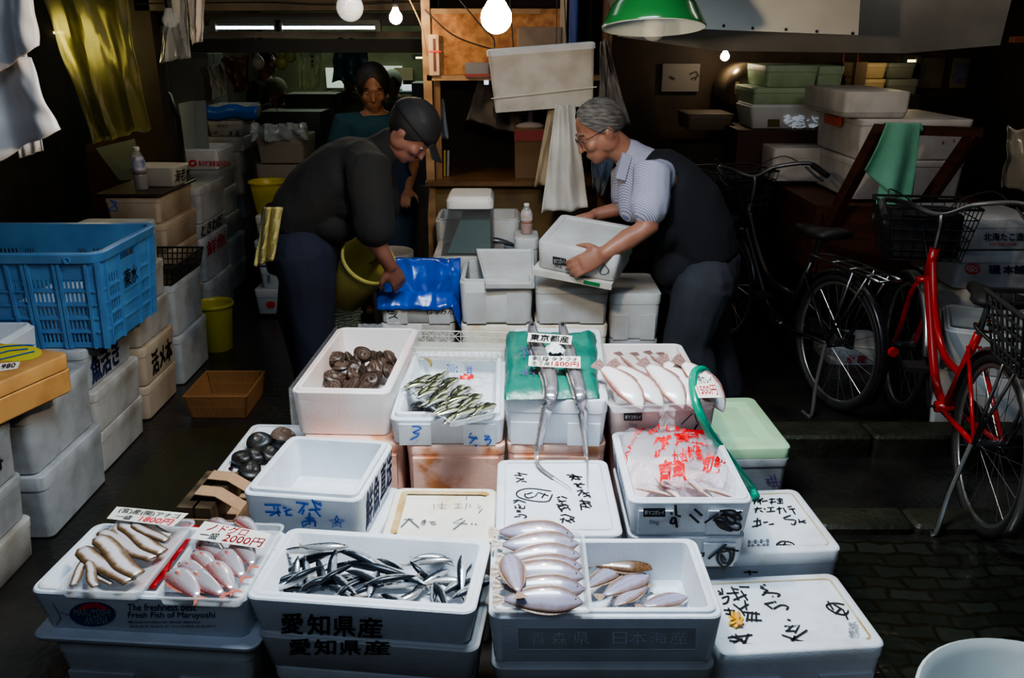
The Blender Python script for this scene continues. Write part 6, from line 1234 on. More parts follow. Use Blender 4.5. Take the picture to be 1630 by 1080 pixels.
for i,(z0,z1,l,dx) in enumerate(((zA,zB,'white foam box on the cart bed, half behind the green towel',0),(zB,zC,'white foam box speckled with red, second on the cart',.01))):
    fr=Fr((ax0+dx,4.75),(ax1+dx,4.75),z1-.002,d=.72,h=z1-z0-.004,t=.01,world=True); o_=simple_box(fr,l,WG,seam=.85)
    if i: k=fr.mark('front'); k.lines([[(1472,206),(1481,212)],[(1476,205),(1479,214)],[(1500,225),(1503,227)],[(1518,222),(1520,224)]],.012); k.build(REDI,o_)
fr=Fr((PY(1347,146,4.8).x,4.8),(PY(1453,146,4.8).x,4.8),zD,d=.7,h=zD-zC-.002,t=.006,world=True); simple_box(fr,'white foam box tipped on top of the cart load',WG,seam=.2)
q=MB(); z=zC-.06; q.box((ax0-.03,5.0,z),(ax0-.002,5.22,z+.05)); tag(q.build('orange_tape_roll',mat('orange_red',(.55,.08,.02),.5)),'orange red strip on the side of the cart boxes','strip')
TOW=mat('green_towel',(.26,.66,.48),.85,c2=(.20,.56,.39),ns=6,bump=.5,bs=200); 
def tow(pts,Y0,f,seed,n=26,bow=.05):
    a,b,c,d=[PY(*q,Y0) for q in pts]; return lambda u,v:d.lerp(c,u).lerp(a.lerp(b,u),v)+V((0,-.02+.03*math.sin(u*f+seed)*(1.1-v)-bow*math.sin(v*3.14)*.3,0))
mb=MB(); mb.sheet(tow([(1408,196),(1463,195),(1445,336),(1374,270)],4.26,9,0),26,26); mb.sheet(tow([(1412,200),(1460,200),(1446,352),(1390,348)],4.30,7,2),20,20); mb.sheet(lambda u,v:A1.lerp(A2,.10+.32*u)+V((0,.045*math.cos(3.14*v),.03*math.sin(3.14*v))),16,8); tag(mb.build('green_towel',TOW,thick=.004),'mint green towel hung over the handcart crossbar','towel')
# mint boxes with ice tray on a stand behind
GB=foam('foam_green_far',(.36,.50,.36),(.28,.40,.27),.3,.6); SY=5.6
zs_=PY(1250,206,SY).z; q=MB(); q.box((PY(1190,0,SY).x,SY-.05,0),(PY(1345,0,SY).x,SY+.6,zs_)); tag(q.build('wooden_stand',mat('dark_red_wood',(.035,.012,.008),.6),smooth=0),'dark wooden stand under the green foam boxes at right','stand')
fr=Fr((PY(1195,166,SY).x,SY),(PY(1316,166,SY).x,SY),PY(1195,167,SY).z,d=.4,h=PY(1195,167,SY).z-zs_-.002,t=.03,world=True); tb=open_box(fr,'pale foam tray with painted ice glints below the green boxes',foam('foam_bluegrey',(.58,.64,.72),(.5,.54,.6),.3,.6))
k=fr.mark('front'); q=MB()  # small glowing chips painted in as glints of the ice
for i in range(60): x=1250+R.random()*62; y=184+R.random()*19; q.obox(k.at(x,y)+k.n*.004,(R.uniform(.004,.02),0,R.uniform(-.008,.008)),(0,.003,0),(0,0,.003))
q.build('ice_glints',mat('silver_glint',(.7,.78,.85),.2,.5,emis=.25),tb); k.p=k.p+k.n*.001; k.area((1222,202),(1241,202),(1241,190),(1222,190)); k.build(mat('yellow_dark_label',(.10,.09,.03),.6),tb,'printed_label')
for x0,y0,x1,y1,Y,l in ((1200,140,1308,168,5.62,'lower mint green foam box on the stand at right'),(1221,104,1302,139,5.66,'upper mint green foam box on the stand at right')): fbox(x0,y0,x1,y1,Y,.5,GB,l)
fbox(1303,105,1341,150,5.7,.4,GB,'mint green foam box right of the upper one on the stand')
fbox(1232,236,1312,290,5.3,.3,WG,'dim white foam box in front of the dark stand')
fbox(1095,182,1168,208,5.9,.4,mat('dim_carton',(.12,.10,.08),.7),'dim grey carton among the dark clutter right of the old man',name='cardboard_box',cat='carton')
# round tank
tc_=PY(1192,140,6.25); mb=MB(); r=.17; mb.lathe([(r*math.sin(t),-.10+.0*t-r*.8*math.cos(t) if t>1.57 else -.10) for t in [1.57+.157*i for i in range(10)]],tc_,28,ax=(0,-1,0)) if 0 else mb.lathe([(r*1.0,.35),(r*1.0,0),(r*.97,-.03),(r*.85,-.075),(r*.6,-.115),(r*.3,-.135),(.005,-.14)],tc_,28,ax=(0,1,0)); tk=tag(mb.build('round_tank',mat('tank_enamel',(.16,.13,.09),.3,.3)),'round dull metal tank beside the tiny glowing bulb at right','tank')
q=MB(); a=PY(1174,140,6.12); q.box((a.x-.013,6.135,a.z-.04),(a.x+.013,6.14,a.z+.04)); q.build('orange_label',mat('tank_label',(.5,.35,.22),.5),tk); q=MB(); q.box((tc_.x-.06,6.28,0),(tc_.x+.06,6.5,tc_.z-r*.9)); q.build('tank_stand',BEAM,tk)
# far right: stacks, posters, post
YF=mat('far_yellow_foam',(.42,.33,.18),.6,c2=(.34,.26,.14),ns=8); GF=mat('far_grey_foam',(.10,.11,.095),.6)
for i,(x0,y0,x1,y1,m_,l) in enumerate(((1368,126,1410,148,YF,'lower cream foam box lit warm far right'),(1366,100,1412,125,YF,'upper cream foam box lit warm far right'),(1413,126,1460,165,GF,'lower dim grey foam box beside the cream ones'),(1413,100,1458,125,GF,'upper dim grey foam box beside the cream ones'))): fbox(x0,y0,x1,y1,6.3,.3,m_,l)
q=MB(); a,b=PY(1365,150,6.3),PY(1462,166,6.3); q.box((a.x,6.28,0),(b.x,6.65,a.z-.001)); tag(q.build('dark_stand',BEAM,smooth=0),'dark stand under the cream foam boxes far right','stand')
p_,f=thing_box(1510,92,1545,140,6.66,.01,mat('poster_cream',(.13,.115,.075),.7),'wall_poster','dim cream poster with a blue picture on the far right wall','poster'); q=MB(); a,b=PY(1515,132,6.655),PY(1540,101,6.655); q.box((a.x,6.652,a.z),(b.x,6.656,b.z)); q.build('blue_print',mat('poster_blue',(.05,.05,.14),.6,c2=(.12,.12,.16),ns=25),p_)
thing_box(1460,92,1506,140,6.66,.01,mat('poster_dim',(.10,.085,.06),.7),'wall_notice','dim brown notice left of the blue poster','poster')
pp,f=thing_box(1052,101,1116,146,6.66,.01,mat('sketch_paper',(.17,.16,.15),.7),'wall_sheet','pale sheet with a dark sketch on the rear wall right of the hanging coat','sheet'); k=Mark(PY(1080,120,6.655),(0,-1,0)); k.lines([[(1098,118),(1108,114),(1112,122)],[(1100,126),(1110,122),(1106,128)],[(1066,122),(1074,126)]],.02); k.build(INK,pp)
thing_box(1337,98,1366,417,6.22,.06,mat('brown_plank',(.07,.04,.02),.6),'wooden_plank','brown plank standing behind the mint green boxes','plank')
for x in (1345,1366): q=MB(); q.tube(smooth_pts([PY(1345,58,4.2),PY(x-2,72,4.2),PY(1343 if x<1350 else 1366,100,4.2)],4),.004,5); tag(q.build('hanging_strap',mat('red_cord',(.25,.03,.03),.6)),('left' if x<1350 else 'right')+' red strap hanging under the canopy board','cord')
hang([(1606,205),(1650,200),(1650,305),(1596,300)],3.9,'plastic_bag',mat('dim_clear_film',(.30,.27,.22),.15,alpha=.8),'clear plastic bag hanging at the right edge',fold=.05,f=4)
thing_box(1612,58,1650,68,4.6,.05,mat('rust_orange',(.20,.06,.02),.6),'orange_bracket','rusty orange bracket at the top right edge','bracket')
DC=mat('dark_clutter',(.014,.012,.010),.7); q=MB(); q.box((1.05,5.88,0),(1.62,6.2,1.02)); tag(q.build('dark_cabinet',DC,smooth=0),'dark low cabinet holding the dim carton behind the old man','cabinet')
# ============================================================ PEOPLE
def fuse(mb,name,m,parent=None,vox=.007,sm=6,wr=0,ws=9,o=None):
    ob=mb.build(name,m,None,o=o,smooth=180); md=ob.modifiers.new('r','REMESH'); md.mode='VOXEL'; md.voxel_size=vox; md.use_smooth_shade=True
    s=ob.modifiers.new('s','SMOOTH'); s.factor=.5; s.iterations=sm
    bpy.context.view_layer.update(); dg=bpy.context.evaluated_depsgraph_get(); me=bpy.data.meshes.new_from_object(ob.evaluated_get(dg)); ob.modifiers.clear(); old=ob.data; ob.data=me; bpy.data.meshes.remove(old); me.name=name
    for p in me.polygons: p.use_smooth=True
    if not me.materials: me.materials.append(m)
    if wr:
        L=V(ob.location)
        NN=[v.normal.copy() for v in me.vertices]
        for v,nn in zip(me.vertices,NN):
            p=v.co+L; v.co+=nn*wr*(NZ.noise(V((p.x*ws,p.y*ws,p.z*ws*.55)))+.5*NZ.noise(V((p.x*ws*2.3,p.y*ws*2.3,p.z*ws))))
        me.update()
    if parent: l=V(ob.location); ob.parent=parent; ob.location=l-wl(parent)
    return ob
def limb(mb,pts,rad,n=14,up=None): 
    mb.tube(pts,rad,n,up=up); 
    for p,r in ((pts[0],rad[0]),(pts[-1],rad[-1])):
        a=min(r) if isinstance(r,(tuple,list)) else r; mb.ball(p,a*.98,10,7)
def hframe(fwd,up):
    f=V(fwd).normalized(); u=V(up); u=(u-f*u.dot(f)).normalized(); l=u.cross(f); return MX(((f.x,l.x,u.x),(f.y,l.y,u.y),(f.z,l.z,u.z)))
def head_mb(mb,c,Rm,s=1.0,ears=True):
    def b(p,r,e=None): mb.ball(V(c)+Rm@(V(p)*s),tuple(x*s for x in r),14,10,rot=(Rm@e) if e else Rm)
    b((-.008,0,.045),(.098,.076,.086)); b((.030,0,-.005),(.066,.064,.085)); b((.042,0,-.062),(.050,.047,.048)); b((.062,0,-.090),(.026,.026,.020))
    b((.080,0,.030),(.022,.045,.012)); b((.100,0,-.012),(.014,.011,.024)); b((.109,0,-.028),(.013,.015,.011)); b((.085,0,-.058),(.016,.025,.007)); b((.083,0,-.069),(.015,.021,.007))
    for sg in (-1,1):
        b((.062,sg*.042,-.022),(.028,.022,.024)); b((-.005,sg*.052,-.035),(.045,.022,.045))
        if ears: b((-.018,sg*.078,-.004),(.020,.008,.032)); b((-.010,sg*.080,-.006),(.010,.010,.018))
def eyes(c,Rm,par,s=1.0):
    for sg in (-1,1):
        q=MB(); q.ball(V(c)+Rm@(V((.078,sg*.031,.006))*s),(.0105*s,.0125*s,.0065*s),10,8,rot=Rm); q.build('eye',mat('eye_white',(.30,.26,.23),.3),par); 
        q=MB(); q.ball(V(c)+Rm@(V((.0865,sg*.031,.004))*s),(.003*s,.0055*s,.0048*s),8,6,rot=Rm); q.build('iris',EYE,par)
        q=MB(); q.tube([V(c)+Rm@(V((.090,sg*.016,.030))*s),V(c)+Rm@(V((.092,sg*.034,.036))*s),V(c)+Rm@(V((.076,sg*.052,.030))*s)],[.004*s,.005*s,.003*s],6); q.build('eyebrow',mat('brow_hair',(.03,.025,.022),.8),par)
def hand_mb(mb,w,d,nrm,curl=.5,s=1.0,side=1):
    """wrist, pointing direction, back-of-hand normal, thumb on +side of d x nrm"""
    w=V(w); d=V(d).normalized(); n=V(nrm); n=(n-d*n.dot(d)).normalized(); x=d.cross(n)*side
    mb.tube([w-d*.03*s,w+d*.02*s,w+d*.06*s,w+d*.092*s],[(.026*s,.022*s),(.034*s,.019*s),(.042*s,.016*s),(.040*s,.013*s)],14,up=n)
    mb.ball(w+x*.028*s+d*.03*s-n*.006*s,(.02*s,.02*s,.02*s),10,8)
    for i,(o,l) in enumerate(((.030,.074),(.010,.083),(-.010,.077),(-.029,.060))):
        p=w+d*.086*s+x*o*s; dd=(d+x*(o*2.2)).normalized(); pts=[p-dd*.03*s,p]; a=0
        for k in range(3):
            a+=curl*(.55,.75,.6)[k]; q=dd*math.cos(a)-n*math.sin(a); p=p+q*l*s*(.45,.31,.24)[k]; pts.append(p)
        mb.tube(pts,[.0095*s,.0098*s,.0088*s,.0080*s,.0066*s],9); mb.ball(p,.0066*s,8,6)
    p=w+d*.022*s+x*.030*s-n*.006*s; t=(d*.62+x*.72-n*.25).normalized(); pts=[p,p+t*.036*s]; t2=(d*.85+x*.35-n*.35*curl*2).normalized(); pts+= [pts[1]+t2*.030*s,pts[1]+t2*.052*s]; mb.tube(pts,[.0145*s,.0125*s,.0105*s,.0075*s],9); mb.ball(pts[-1],.0075*s,8,6)
SKIN1=mat('skin_backlit',(.22,.10,.07),.5,c2=(.17,.07,.05),ns=7,sss=.08); SKIN2=mat('skin_weathered',(.32,.155,.105),.5,c2=(.24,.105,.07),ns=9,sss=.08); SKIN3=mat('skin_shade',(.26,.14,.09),.5,c2=(.2,.1,.06),ns=7)  # first skin darkened so its colour holds the stooping man's backlit shade
def hair_cap(mb,c,Rm,s,front=.55,low=-.05,th=.012,k=1.0):
    """shell of hair over the cranium: from hairline round the back down to 'low'"""
    def fn(u,v):
        az=(u-.5)*2*math.pi; f=math.cos(az)
        lim=math.acos(max(-1,min(1,(low+ (front-low)*max(0,f)**k + (.02-low)*0)/.1)))
        th_=v*lim; return V(c)+Rm@(V(((.098+th)*math.sin(th_)*math.cos(az)-.010,(.077+th)*math.sin(th_)*math.sin(az),.043+(.088+th)*math.cos(th_)))*s)+Rm@V((0,0,.003*NZ.noise(V((u*40,v*30,1)))))
    mb.sheet(fn,48,22)
# ------------------------------------------------------------ stooping man in black
e=None
Yb=3.66; near=-.19; far=.17
def b_(x,y,dy=0): return PY(x,y,Yb+dy)
hipC=b_(487,372); waist=b_(490,335); chest=b_(568,262); neck=b_(618,236); headc=b_(651,212,-.02)
person=empty('person',(hipC.x,Yb,0),'person stooping in black polo shirt, black cap and navy trousers, reaching into the blue bag','person')
Rh=hframe((.62,-.04,-.78),(.78,0,.62)); 
mb=MB(); 
kn,an_=b_(502,520,near*.5),V((b_(505,640,near*.5).x,Yb+near*.5,.09)); kf=b_(478,500,far*.6); af=V((kf.x+.03,Yb+far*.6,.09))
limb(mb,[hipC+V((0,.0,-.02)),hipC+V((.03,0,.10)),b_(545,292),chest,b_(598,250)],[(.13,.10),(.13,.10),(.14,.10),(.14,.10),(.09,.07)],18,up=(-.7,0,.7))
limb(mb,[b_(598,252),neck,headc-V((.02,0,.03))],[.075,.058,.058])
for dy,k_,a_ in ((near*.5,kn,an_),(far*.6,kf,af)):
    limb(mb,[V((hipC.x,Yb+dy,hipC.z-.05)),V(k_),V(a_)],[.085,.058,.042]); limb(mb,[V(a_)+V((-.03,0,-.05)),V(a_)+V((.13,0,-.06))],[.035,.03])
sh=b_(586,268,near); el=b_(594,378,near-.02); wr=b_(621,424,near+.04); limb(mb,[chest+V((0,near*.4,.0)),sh,el,wr],[.075,.062,.046,.030]); 
hand_mb(mb,wr,(b_(634,448,near+.08)-wr),(.5,-.8,.2),.55,1.05,1)
sf=b_(592,262,far); ef=b_(604,335,far); wf=b_(604,372,far-.02); limb(mb,[chest+V((0,far*.4,0)),sf,ef,wf],[.075,.060,.044,.030]); hand_mb(mb,wf,(b_(606,396,far-.05)-wf),(.6,.6,.2),.7,1.0,-1)
head_mb(mb,headc,Rh,1.0); bo=fuse(mb,'body',SKIN1,person,.0075,4)
eyes(headc,Rh,person)
BLKC=mat('black_polo',(.009,.0075,.0065),.9,c2=(.005,.0045,.0045),ns=6,bump=.2,bs=90); NAVT=mat('navy_trousers',(.007,.010,.028),.9,c2=(.004,.006,.016),ns=5,bump=.15,bs=120)
mb=MB(); S=[b_(472,362),b_(484,338),b_(512,306),b_(545,280),b_(575,262),b_(600,250)]
mb.tube(S,[(.17,.135),(.18,.145),(.19,.150),(.195,.150),(.18,.130),(.11,.085)],22,up=(-.7,0,.7)); mb.ball(S[0],(.12,.16,.05)); mb.ball(b_(530,352),(.14,.16,.10)); mb.ball(b_(560,318),(.12,.17,.10))
limb(mb,[b_(575,262,near*.5),sh+V((.0,.01,.0)),b_(592,318,near),b_(596,360,near-.01)],[.10,.098,.092,.090]); limb(mb,[b_(575,262,far*.5),sf,b_(606,330,far)],[.10,.095,.088])
limb(mb,[b_(600,248),b_(619,232)],[.088,.075]); fuse(mb,'polo_shirt',BLKC,person,.009,8,.007,11)
mb=MB(); mb.tube([b_(474,352),b_(480,390),b_(484,430)],[(.155,.135),(.165,.145),(.155,.135)],20,up=(0,1,0))
for dy,k_,a_,xo in ((near*.5,kn,an_,.0),(far*.6,kf,af,-.0)):
    limb(mb,[V((hipC.x+xo,Yb+dy,hipC.z-.06)),V((hipC.x,Yb+dy,hipC.z)).lerp(V(k_),.5),V(k_)+V((-.01,0,0)),V(k_).lerp(V(a_),.55),V(a_)+V((0,0,-.02))],[.135,.118,.098,.082,.075])
fuse(mb,'trousers',NAVT,person,.009,7,.008,9)
q=MB(); Bp=b_(480,350); q.tube([Bp+V((.155*math.cos(t*.2618),.14*math.sin(t*.2618),.02+.03*math.cos(t*.2618+.2)*-1)) for t in range(24)],[(.006,.02)]*24,8,closed=True); q.build('belt',mat('brown_belt',(.035,.02,.012),.5),person)
q=MB(); 
for a_ in (an_,af): limb(q,[V(a_)+V((-.06,0,-.05)),V(a_)+V((.03,0,-.035)),V(a_)+V((.17,0,-.06))],[.045,.05,.036])
fuse(q,'boots',BLK,person,.008,4)
q=MB(); hair_cap(q,headc,Rh,1.03,.045,-.095,.014); q.build('hair',mat('black_hair',(.012,.010,.010),.6),person,smooth=180)
q=MB()
def capf(u,v):
    az=(u-.5)*2*math.pi; t=v*1.62; return headc+Rh@V((.116*math.sin(t)*math.cos(az)-.012,.094*math.sin(t)*math.sin(az),.042+.100*math.cos(t)))
q.sheet(capf,36,14)
q.sheet(lambda u,v:headc+Rh@V((.095+.085*v*(1-.9*(2*u-1)**2*.5),.088*(2*u-1)*(1-.25*v),.045-.028*v+.012*(1-(2*u-1)**2))),16,8); q.build('cap',mat('black_cap',(.010,.010,.012),.75),person,smooth=180,thick=.004)
# yellow cloth tucked at the back
q=MB(); q.sheet(lambda u,v:PY(420+28*u-14*(1-v)+2*math.sin(u*9),330+94*(1-v)-10*u*(1-v),3.40+.03*math.sin(u*12+v*2)),16,22); q.build('waist_towel',mat('yellow_towel',(.50,.42,.17),.9,c2=(.36,.30,.10),ns=40,bump=.6,bs=120),person,thick=.012)
# ------------------------------------------------------------ old man with glasses
Yo=3.72; n2=-.19; f2=.17
def o_(x,y,dy=0): return PY(x,y,Yo+dy)
hipO=o_(1118,420); chestO=o_(1058,300); neckO=o_(1003,250); hc=o_(957,211,-.01)
person2=empty('person',(hipO.x,Yo,0),'grey-haired person in glasses, striped shirt and dark vest, leaning over with a foam box','person')
Ro=hframe((-.86,-.10,-.46),(-.44,0,.88))
mb=MB()
kO=o_(1092,545,n2*.5); aO=V((o_(1120,660,n2*.5).x,Yo+n2*.5,.09)); kF=o_(1125,540,f2*.6); aF=V((o_(1150,650,f2*.6).x,Yo+f2*.6,.09))
limb(mb,[hipO+V((0,0,-.03)),o_(1105,375),chestO,o_(1022,268)],[(.13,.10),(.13,.10),(.135,.10),(.08,.07)],18,up=(.8,0,.6))
limb(mb,[o_(1022,268),neckO,hc+V((.035,0,-.03))],[.075,.058,.060])
for dy,k_,a_ in ((n2*.5,kO,aO),(f2*.6,kF,aF)):
    limb(mb,[V((hipO.x,Yo+dy,hipO.z-.05)),V(k_),V(a_)],[.085,.058,.042]); limb(mb,[V(a_)+V((.03,0,-.05)),V(a_)+V((-.13,0,-.06))],[.035,.03])
shO=o_(1035,275,n2); elO=o_(1030,362,n2-.05); wO=o_(962,404,n2-.10); limb(mb,[chestO+V((0,n2*.4,.02)),shO,elO,elO.lerp(wO,.45),wO],[.075,.062,.050,.045,.031])
hand_mb(mb,wO,(o_(912,428,n2-.09)-wO),(-.15,-.95,.30),.42,1.12,1)
shF=o_(1000,285,f2); elF=o_(1000,330,f2); wF=o_(948,342,f2-.03); limb(mb,[chestO+V((0,f2*.4,0)),shF,elF,wF],[.075,.060,.046,.030]); hand_mb(mb,wF,(o_(908,350,f2-.05)-wF),(0,.2,1),.4,1.05,-1)
head_mb(mb,hc,Ro,1.03); fuse(mb,'body',SKIN2,person2,.0070,3)
eyes(hc,Ro,person2,1.03)
SHIRT=mat('striped_shirt',(.40,.40,.44),.8,c2=(.16,.18,.34),wave=(55,0,'DIAGONAL'),lo=.45,hi=.75); VEST=mat('dark_vest',(.006,.008,.014),.9,c2=(.004,.005,.009),ns=5,bump=.15,bs=120); GTR=mat('grey_trousers',(.032,.036,.050),.85,c2=(.02,.023,.032),ns=4,bump=.15,bs=120)
mb=MB(); limb(mb,[o_(1048,282,n2*.75),shO+V((.005,0,.005)),o_(1036,318,n2-.02)],[.080,.082,.082]); limb(mb,[o_(1036,300,n2),o_(1034,330,n2-.03)],[.080,.083]); limb(mb,[o_(1020,280,f2*.7),shF,o_(1000,315,f2)],[.085,.088,.085]); limb(mb,[o_(1040,285),o_(1018,262),o_(1002,247)],[.12,.09,.070]); limb(mb,[o_(1010,270),o_(1008,330)],[.075,.07]); fuse(mb,'shirt',SHIRT,person2,.007,6,.005,13)
mb=MB()
for sg in (-1,1): mb.obox(o_(992,262,sg*.055),(.012,0,.05),(0,.022,.01),(.02,0,-.006))
mb.build('shirt_collar',SHIRT,person2)
mb=MB(); mb.tube([o_(1122,412),o_(1112,372),o_(1090,330),o_(1062,298),o_(1036,272),o_(1018,256)],[(.165,.150),(.172,.165),(.178,.165),(.175,.150),(.13,.125),(.085,.07)],22,up=(.8,0,.6)); mb.ball(o_(1088,420),(.13,.15,.13)); mb.ball(o_(1122,412),(.15,.15,.06)); mb.ball(o_(1058,360),(.12,.16,.12)); mb.ball(o_(1070,425),(.09,.13,.10)); fuse(mb,'vest',VEST,person2,.009,8,.006,9)
mb=MB(); mb.tube([o_(1122,400),o_(1118,430),o_(1115,468)],[(.155,.14),(.165,.15),(.165,.14)],20,up=(0,1,0))
for dy,k_,a_ in ((n2*.5,kO,aO),(f2*.6,kF,aF)):
    limb(mb,[V((hipO.x,Yo+dy,hipO.z-.06)),V((hipO.x,Yo+dy,hipO.z)).lerp(V(k_),.5),V(k_),V(k_).lerp(V(a_),.55),V(a_)+V((0,0,-.03))],[.14,.128,.112,.10,.095])
fuse(mb,'trousers',GTR,person2,.009,7,.010,8)
q=MB()
for a_ in (aO,aF): limb(q,[V(a_)+V((.06,0,-.05)),V(a_)+V((-.03,0,-.035)),V(a_)+V((-.17,0,-.06))],[.045,.05,.036])
fuse(q,'shoes',BLK,person2,.008,4)
q=MB(); hair_cap(q,hc,Ro,1.03,.078,-.060,.009,1.1); q.build('hair',mat('grey_hair',(.20,.195,.185),.7,c2=(.06,.056,.053),ns=22,stretch=(1,1,5),bump=.6,bs=150),person2,smooth=180)
q=MB()
for sg in (-1,1):
    q.tube([hc+Ro@V((.106+.0*math.cos(t),sg*(.034+.022*math.cos(t*.5236)),.006+.018*math.sin(t*.5236))) for t in range(12)],.0016,5,closed=True); q.tube([hc+Ro@V((.106,sg*.056,.012)),hc+Ro@V((.05,sg*.082,.014)),hc+Ro@V((-.018,sg*.088,.016)),hc+Ro@V((-.03,sg*.086,-.004))],.0018,5)
q.tube([hc+Ro@V((.106,.012,.010)),hc+Ro@V((.110,0,.014)),hc+Ro@V((.106,-.012,.010))],.0016,5); gl=q.build('glasses',mat('glasses_wire',(.06,.06,.06),.3,.8),person2)
q=MB()
for sg in (-1,1): 
    c=[hc+Ro@V((.106,sg*(.034+.020*math.cos(t*.5236)),.006+.016*math.sin(t*.5236))) for t in range(12)]; q.fc(*[q.vx(p) for p in c])
q.build('lens',mat('lens_glass',(.7,.75,.78),.05,alpha=.15),gl)
# ------------------------------------------------------------ standing people further back
def stander(x,y,Y,face,label,shirt,trous,hairc,skin=SKIN3,hs=1.0,apron=None,turn=0,shoulder=.20,lean=0,arms=True,H=None,cap_=None,vneck=False):
    hc=PY(x,y,Y); H=hc.z+.12; k=H/1.62; e=empty('person',(hc.x,Y,0),label,'person'); Rm=hframe(face,(0,0,1)); f=V(face); f.z=0; f.normalize(); l=V((-f.y,f.x,0)); C=V((hc.x,Y,0))-f*.03
    z=lambda v:C+V((0,0,v*k)); mb=MB(); up=f
    mb.tube([z(.86),z(1.0),z(1.15),z(1.28),z(1.36)],[(.145,.10),(.135,.10),(.15,.11),(.155,.10),(.08,.07)],16,up=up); limb(mb,[z(1.32),z(1.40),hc-V((0,0,.03))],[.07,.055,.055])
    for s in (-1,1):
        limb(mb,[z(.85)+l*s*.08,z(.48)+l*s*.09,z(.08)+l*s*.09],[.08,.055,.04]); limb(mb,[z(.05)+l*s*.09-f*.03,z(.04)+l*s*.09+f*.12],[.034,.03])
        S_=z(1.30)+l*s*shoulder*.85; E_=z(1.04)+l*s*(shoulder+.03)-f*.02; W_=z(.88)+l*s*(shoulder-.03)+f*.20; limb(mb,[z(1.29)+l*s*.08,S_,E_,W_],[.06,.052,.042,.028]); hand_mb(mb,W_,f*.8+V((0,0,-.4))-l*s*.2,V((0,0,1)),.5,.95,-s)
    head_mb(mb,hc,Rm,hs); fuse(mb,'body',skin,e,.010,3); eyes(hc,Rm,e,hs)
    q=MB(); q.tube([z(.82),z(.95),z(1.12),z(1.27),z(1.34)],[(.175,.125),(.165,.12),(.175,.13),(.18,.12),(.10,.085)],18,up=up)
    for s in (-1,1): limb(q,[z(1.28)+l*s*.10,z(1.295)+l*s*shoulder*.88,z(1.12)+l*s*(shoulder+.03)],[.075,.075,.068])
    fuse(q,'shirt',shirt,e,.012,5,.006,9)
    q=MB(); q.tube([z(.92),z(.8)],[(.165,.12),(.17,.125)],16,up=up)
    for s in (-1,1): limb(q,[z(.82)+l*s*.08,z(.46)+l*s*.09,z(.06)+l*s*.09],[.105,.085,.075])
    fuse(q,'trousers',trous,e,.012,5)
    if apron: 
        q=MB(); q.sheet(lambda u,v:z(.18+.95*v)+f*(.145+.03*math.cos((u-.5)*2.4)-.02*v)+l*((u-.5)*(.46-.16*max(0,v-.75)*4)),12,14); q.build('apron',apron,e,thick=.006)
    if cap_: q=MB(); q.sheet(lambda u,v:hc+Rm@V((.115*math.sin(v*1.7)*math.cos(u*6.283)-.01,.095*math.sin(v*1.7)*math.sin(u*6.283),.045+.11*math.cos(v*1.7))),24,10); q.build('cap',cap_,e)
    elif hairc: q=MB(); hair_cap(q,hc,Rm,hs,.056,-.085,.020,2.6); q.build('hair',hairc,e,smooth=180)
    return e
BH=MC['black_hair']; TEA=mat('teal_shirt',(.010,.055,.085),.85); DKT=mat('dark_trousers',(.015,.016,.022),.85); NAP=mat('navy_apron',(.010,.028,.06),.6)
stander(594,143,5.3,(.15,-.95,-.25),'person in a teal shirt and navy apron standing behind the stooping man',TEA,DKT,BH,skin=mat('skin_dim',(.30,.15,.09),.5,c2=(.24,.11,.065),ns=7),apron=NAP,hs=1.06,shoulder=.21)
stander(556,120,8.2,(-.4,.9,0),'person in a pale green shirt seen from behind far down the passage',mat('pale_green_shirt',(.17,.20,.13),.85),DKT,BH)
stander(625,135,9.0,(.2,-.95,-.2),'person with short grey hair in a dark shirt far down the passage',mat('olive_shirt',(.05,.045,.02),.85),DKT,mat('short_grey_hair',(.16,.17,.15),.7))
stander(441,150,8.35,(-.5,-.8,-.3),'person in a lime patterned jacket bending low at left of the passage',mat('lime_jacket',(.17,.19,.045),.85,c2=(.04,.04,.02),ns=10),DKT,None,cap_=mat('pale_cap',(.12,.12,.085),.8))
stander(424,100,8.6,(.9,-.3,0),'person in dark clothes standing in the shade far at left of the passage',mat('black_shirt',(.008,.009,.012),.85),DKT,BH)
# ============================================================ LAMPS
GLASS=mat('bulb_glass',(.85,.85,.85),.03,alpha=.22,coat=.5)
def bulb(c,r,label,lit=0,col_=(1,.78,.52),cord=.5,tilt=0):
    c=V(c); e=empty('light_bulb',c,label,'light bulb')
    q=MB(); pr=[(r*math.sin(t),-r*math.cos(t)) for t in [.05+.2*i for i in range(12)]]+[(r*.46,r*1.15),(r*.40,r*1.35),(r*.40,r*1.5)]
    q.lathe(pr,c,24); o=q.build('glass',mat('lit_glass_%d'%int(lit),(1,.75,.4),.2,emis=lit,ecol=col_) if lit else GLASS,e,smooth=180)
    q=MB(); q.lathe([(r*.42,r*1.45),(r*.46,r*1.5),(r*.46,r*2.5),(r*.30,r*2.7)],c,16); q.build('socket',BLK,e)
    if not lit: q=MB(); q.tube([c+V((-r*.2,0,r*.9)),c+V((-r*.25,0,r*.1)),c+V((r*.25,0,r*.1)),c+V((r*.2,0,r*.9))],r*.025,5); q.build('filament',mat('filament',(.5,.42,.3),.3,.8),e)
    q=MB(); q.tube([c+V((0,0,r*2.6)),c+V((.02,0,r*2.6+cord))],.005,6); q.build('cord',BLK,e); return e
LB=[(PY(790,28,2.15),.0365,'glowing bulb at top centre, largest and nearest',900),(PY(630,28,4.4),.031,'small glowing bulb left of the booth',260),(PY(1154,90,6.3),.030,'tiny glowing bulb beside the round tank at right',110)]
for p,r,l,em in LB: bulb(p,r,l,em)
bulb(PY(557,12,2.5),.037,'unlit clear bulb at the top left of the booth'); bulb(PY(271,32,3.5),.030,'unlit clear bulb in front of the hanging clear bag')
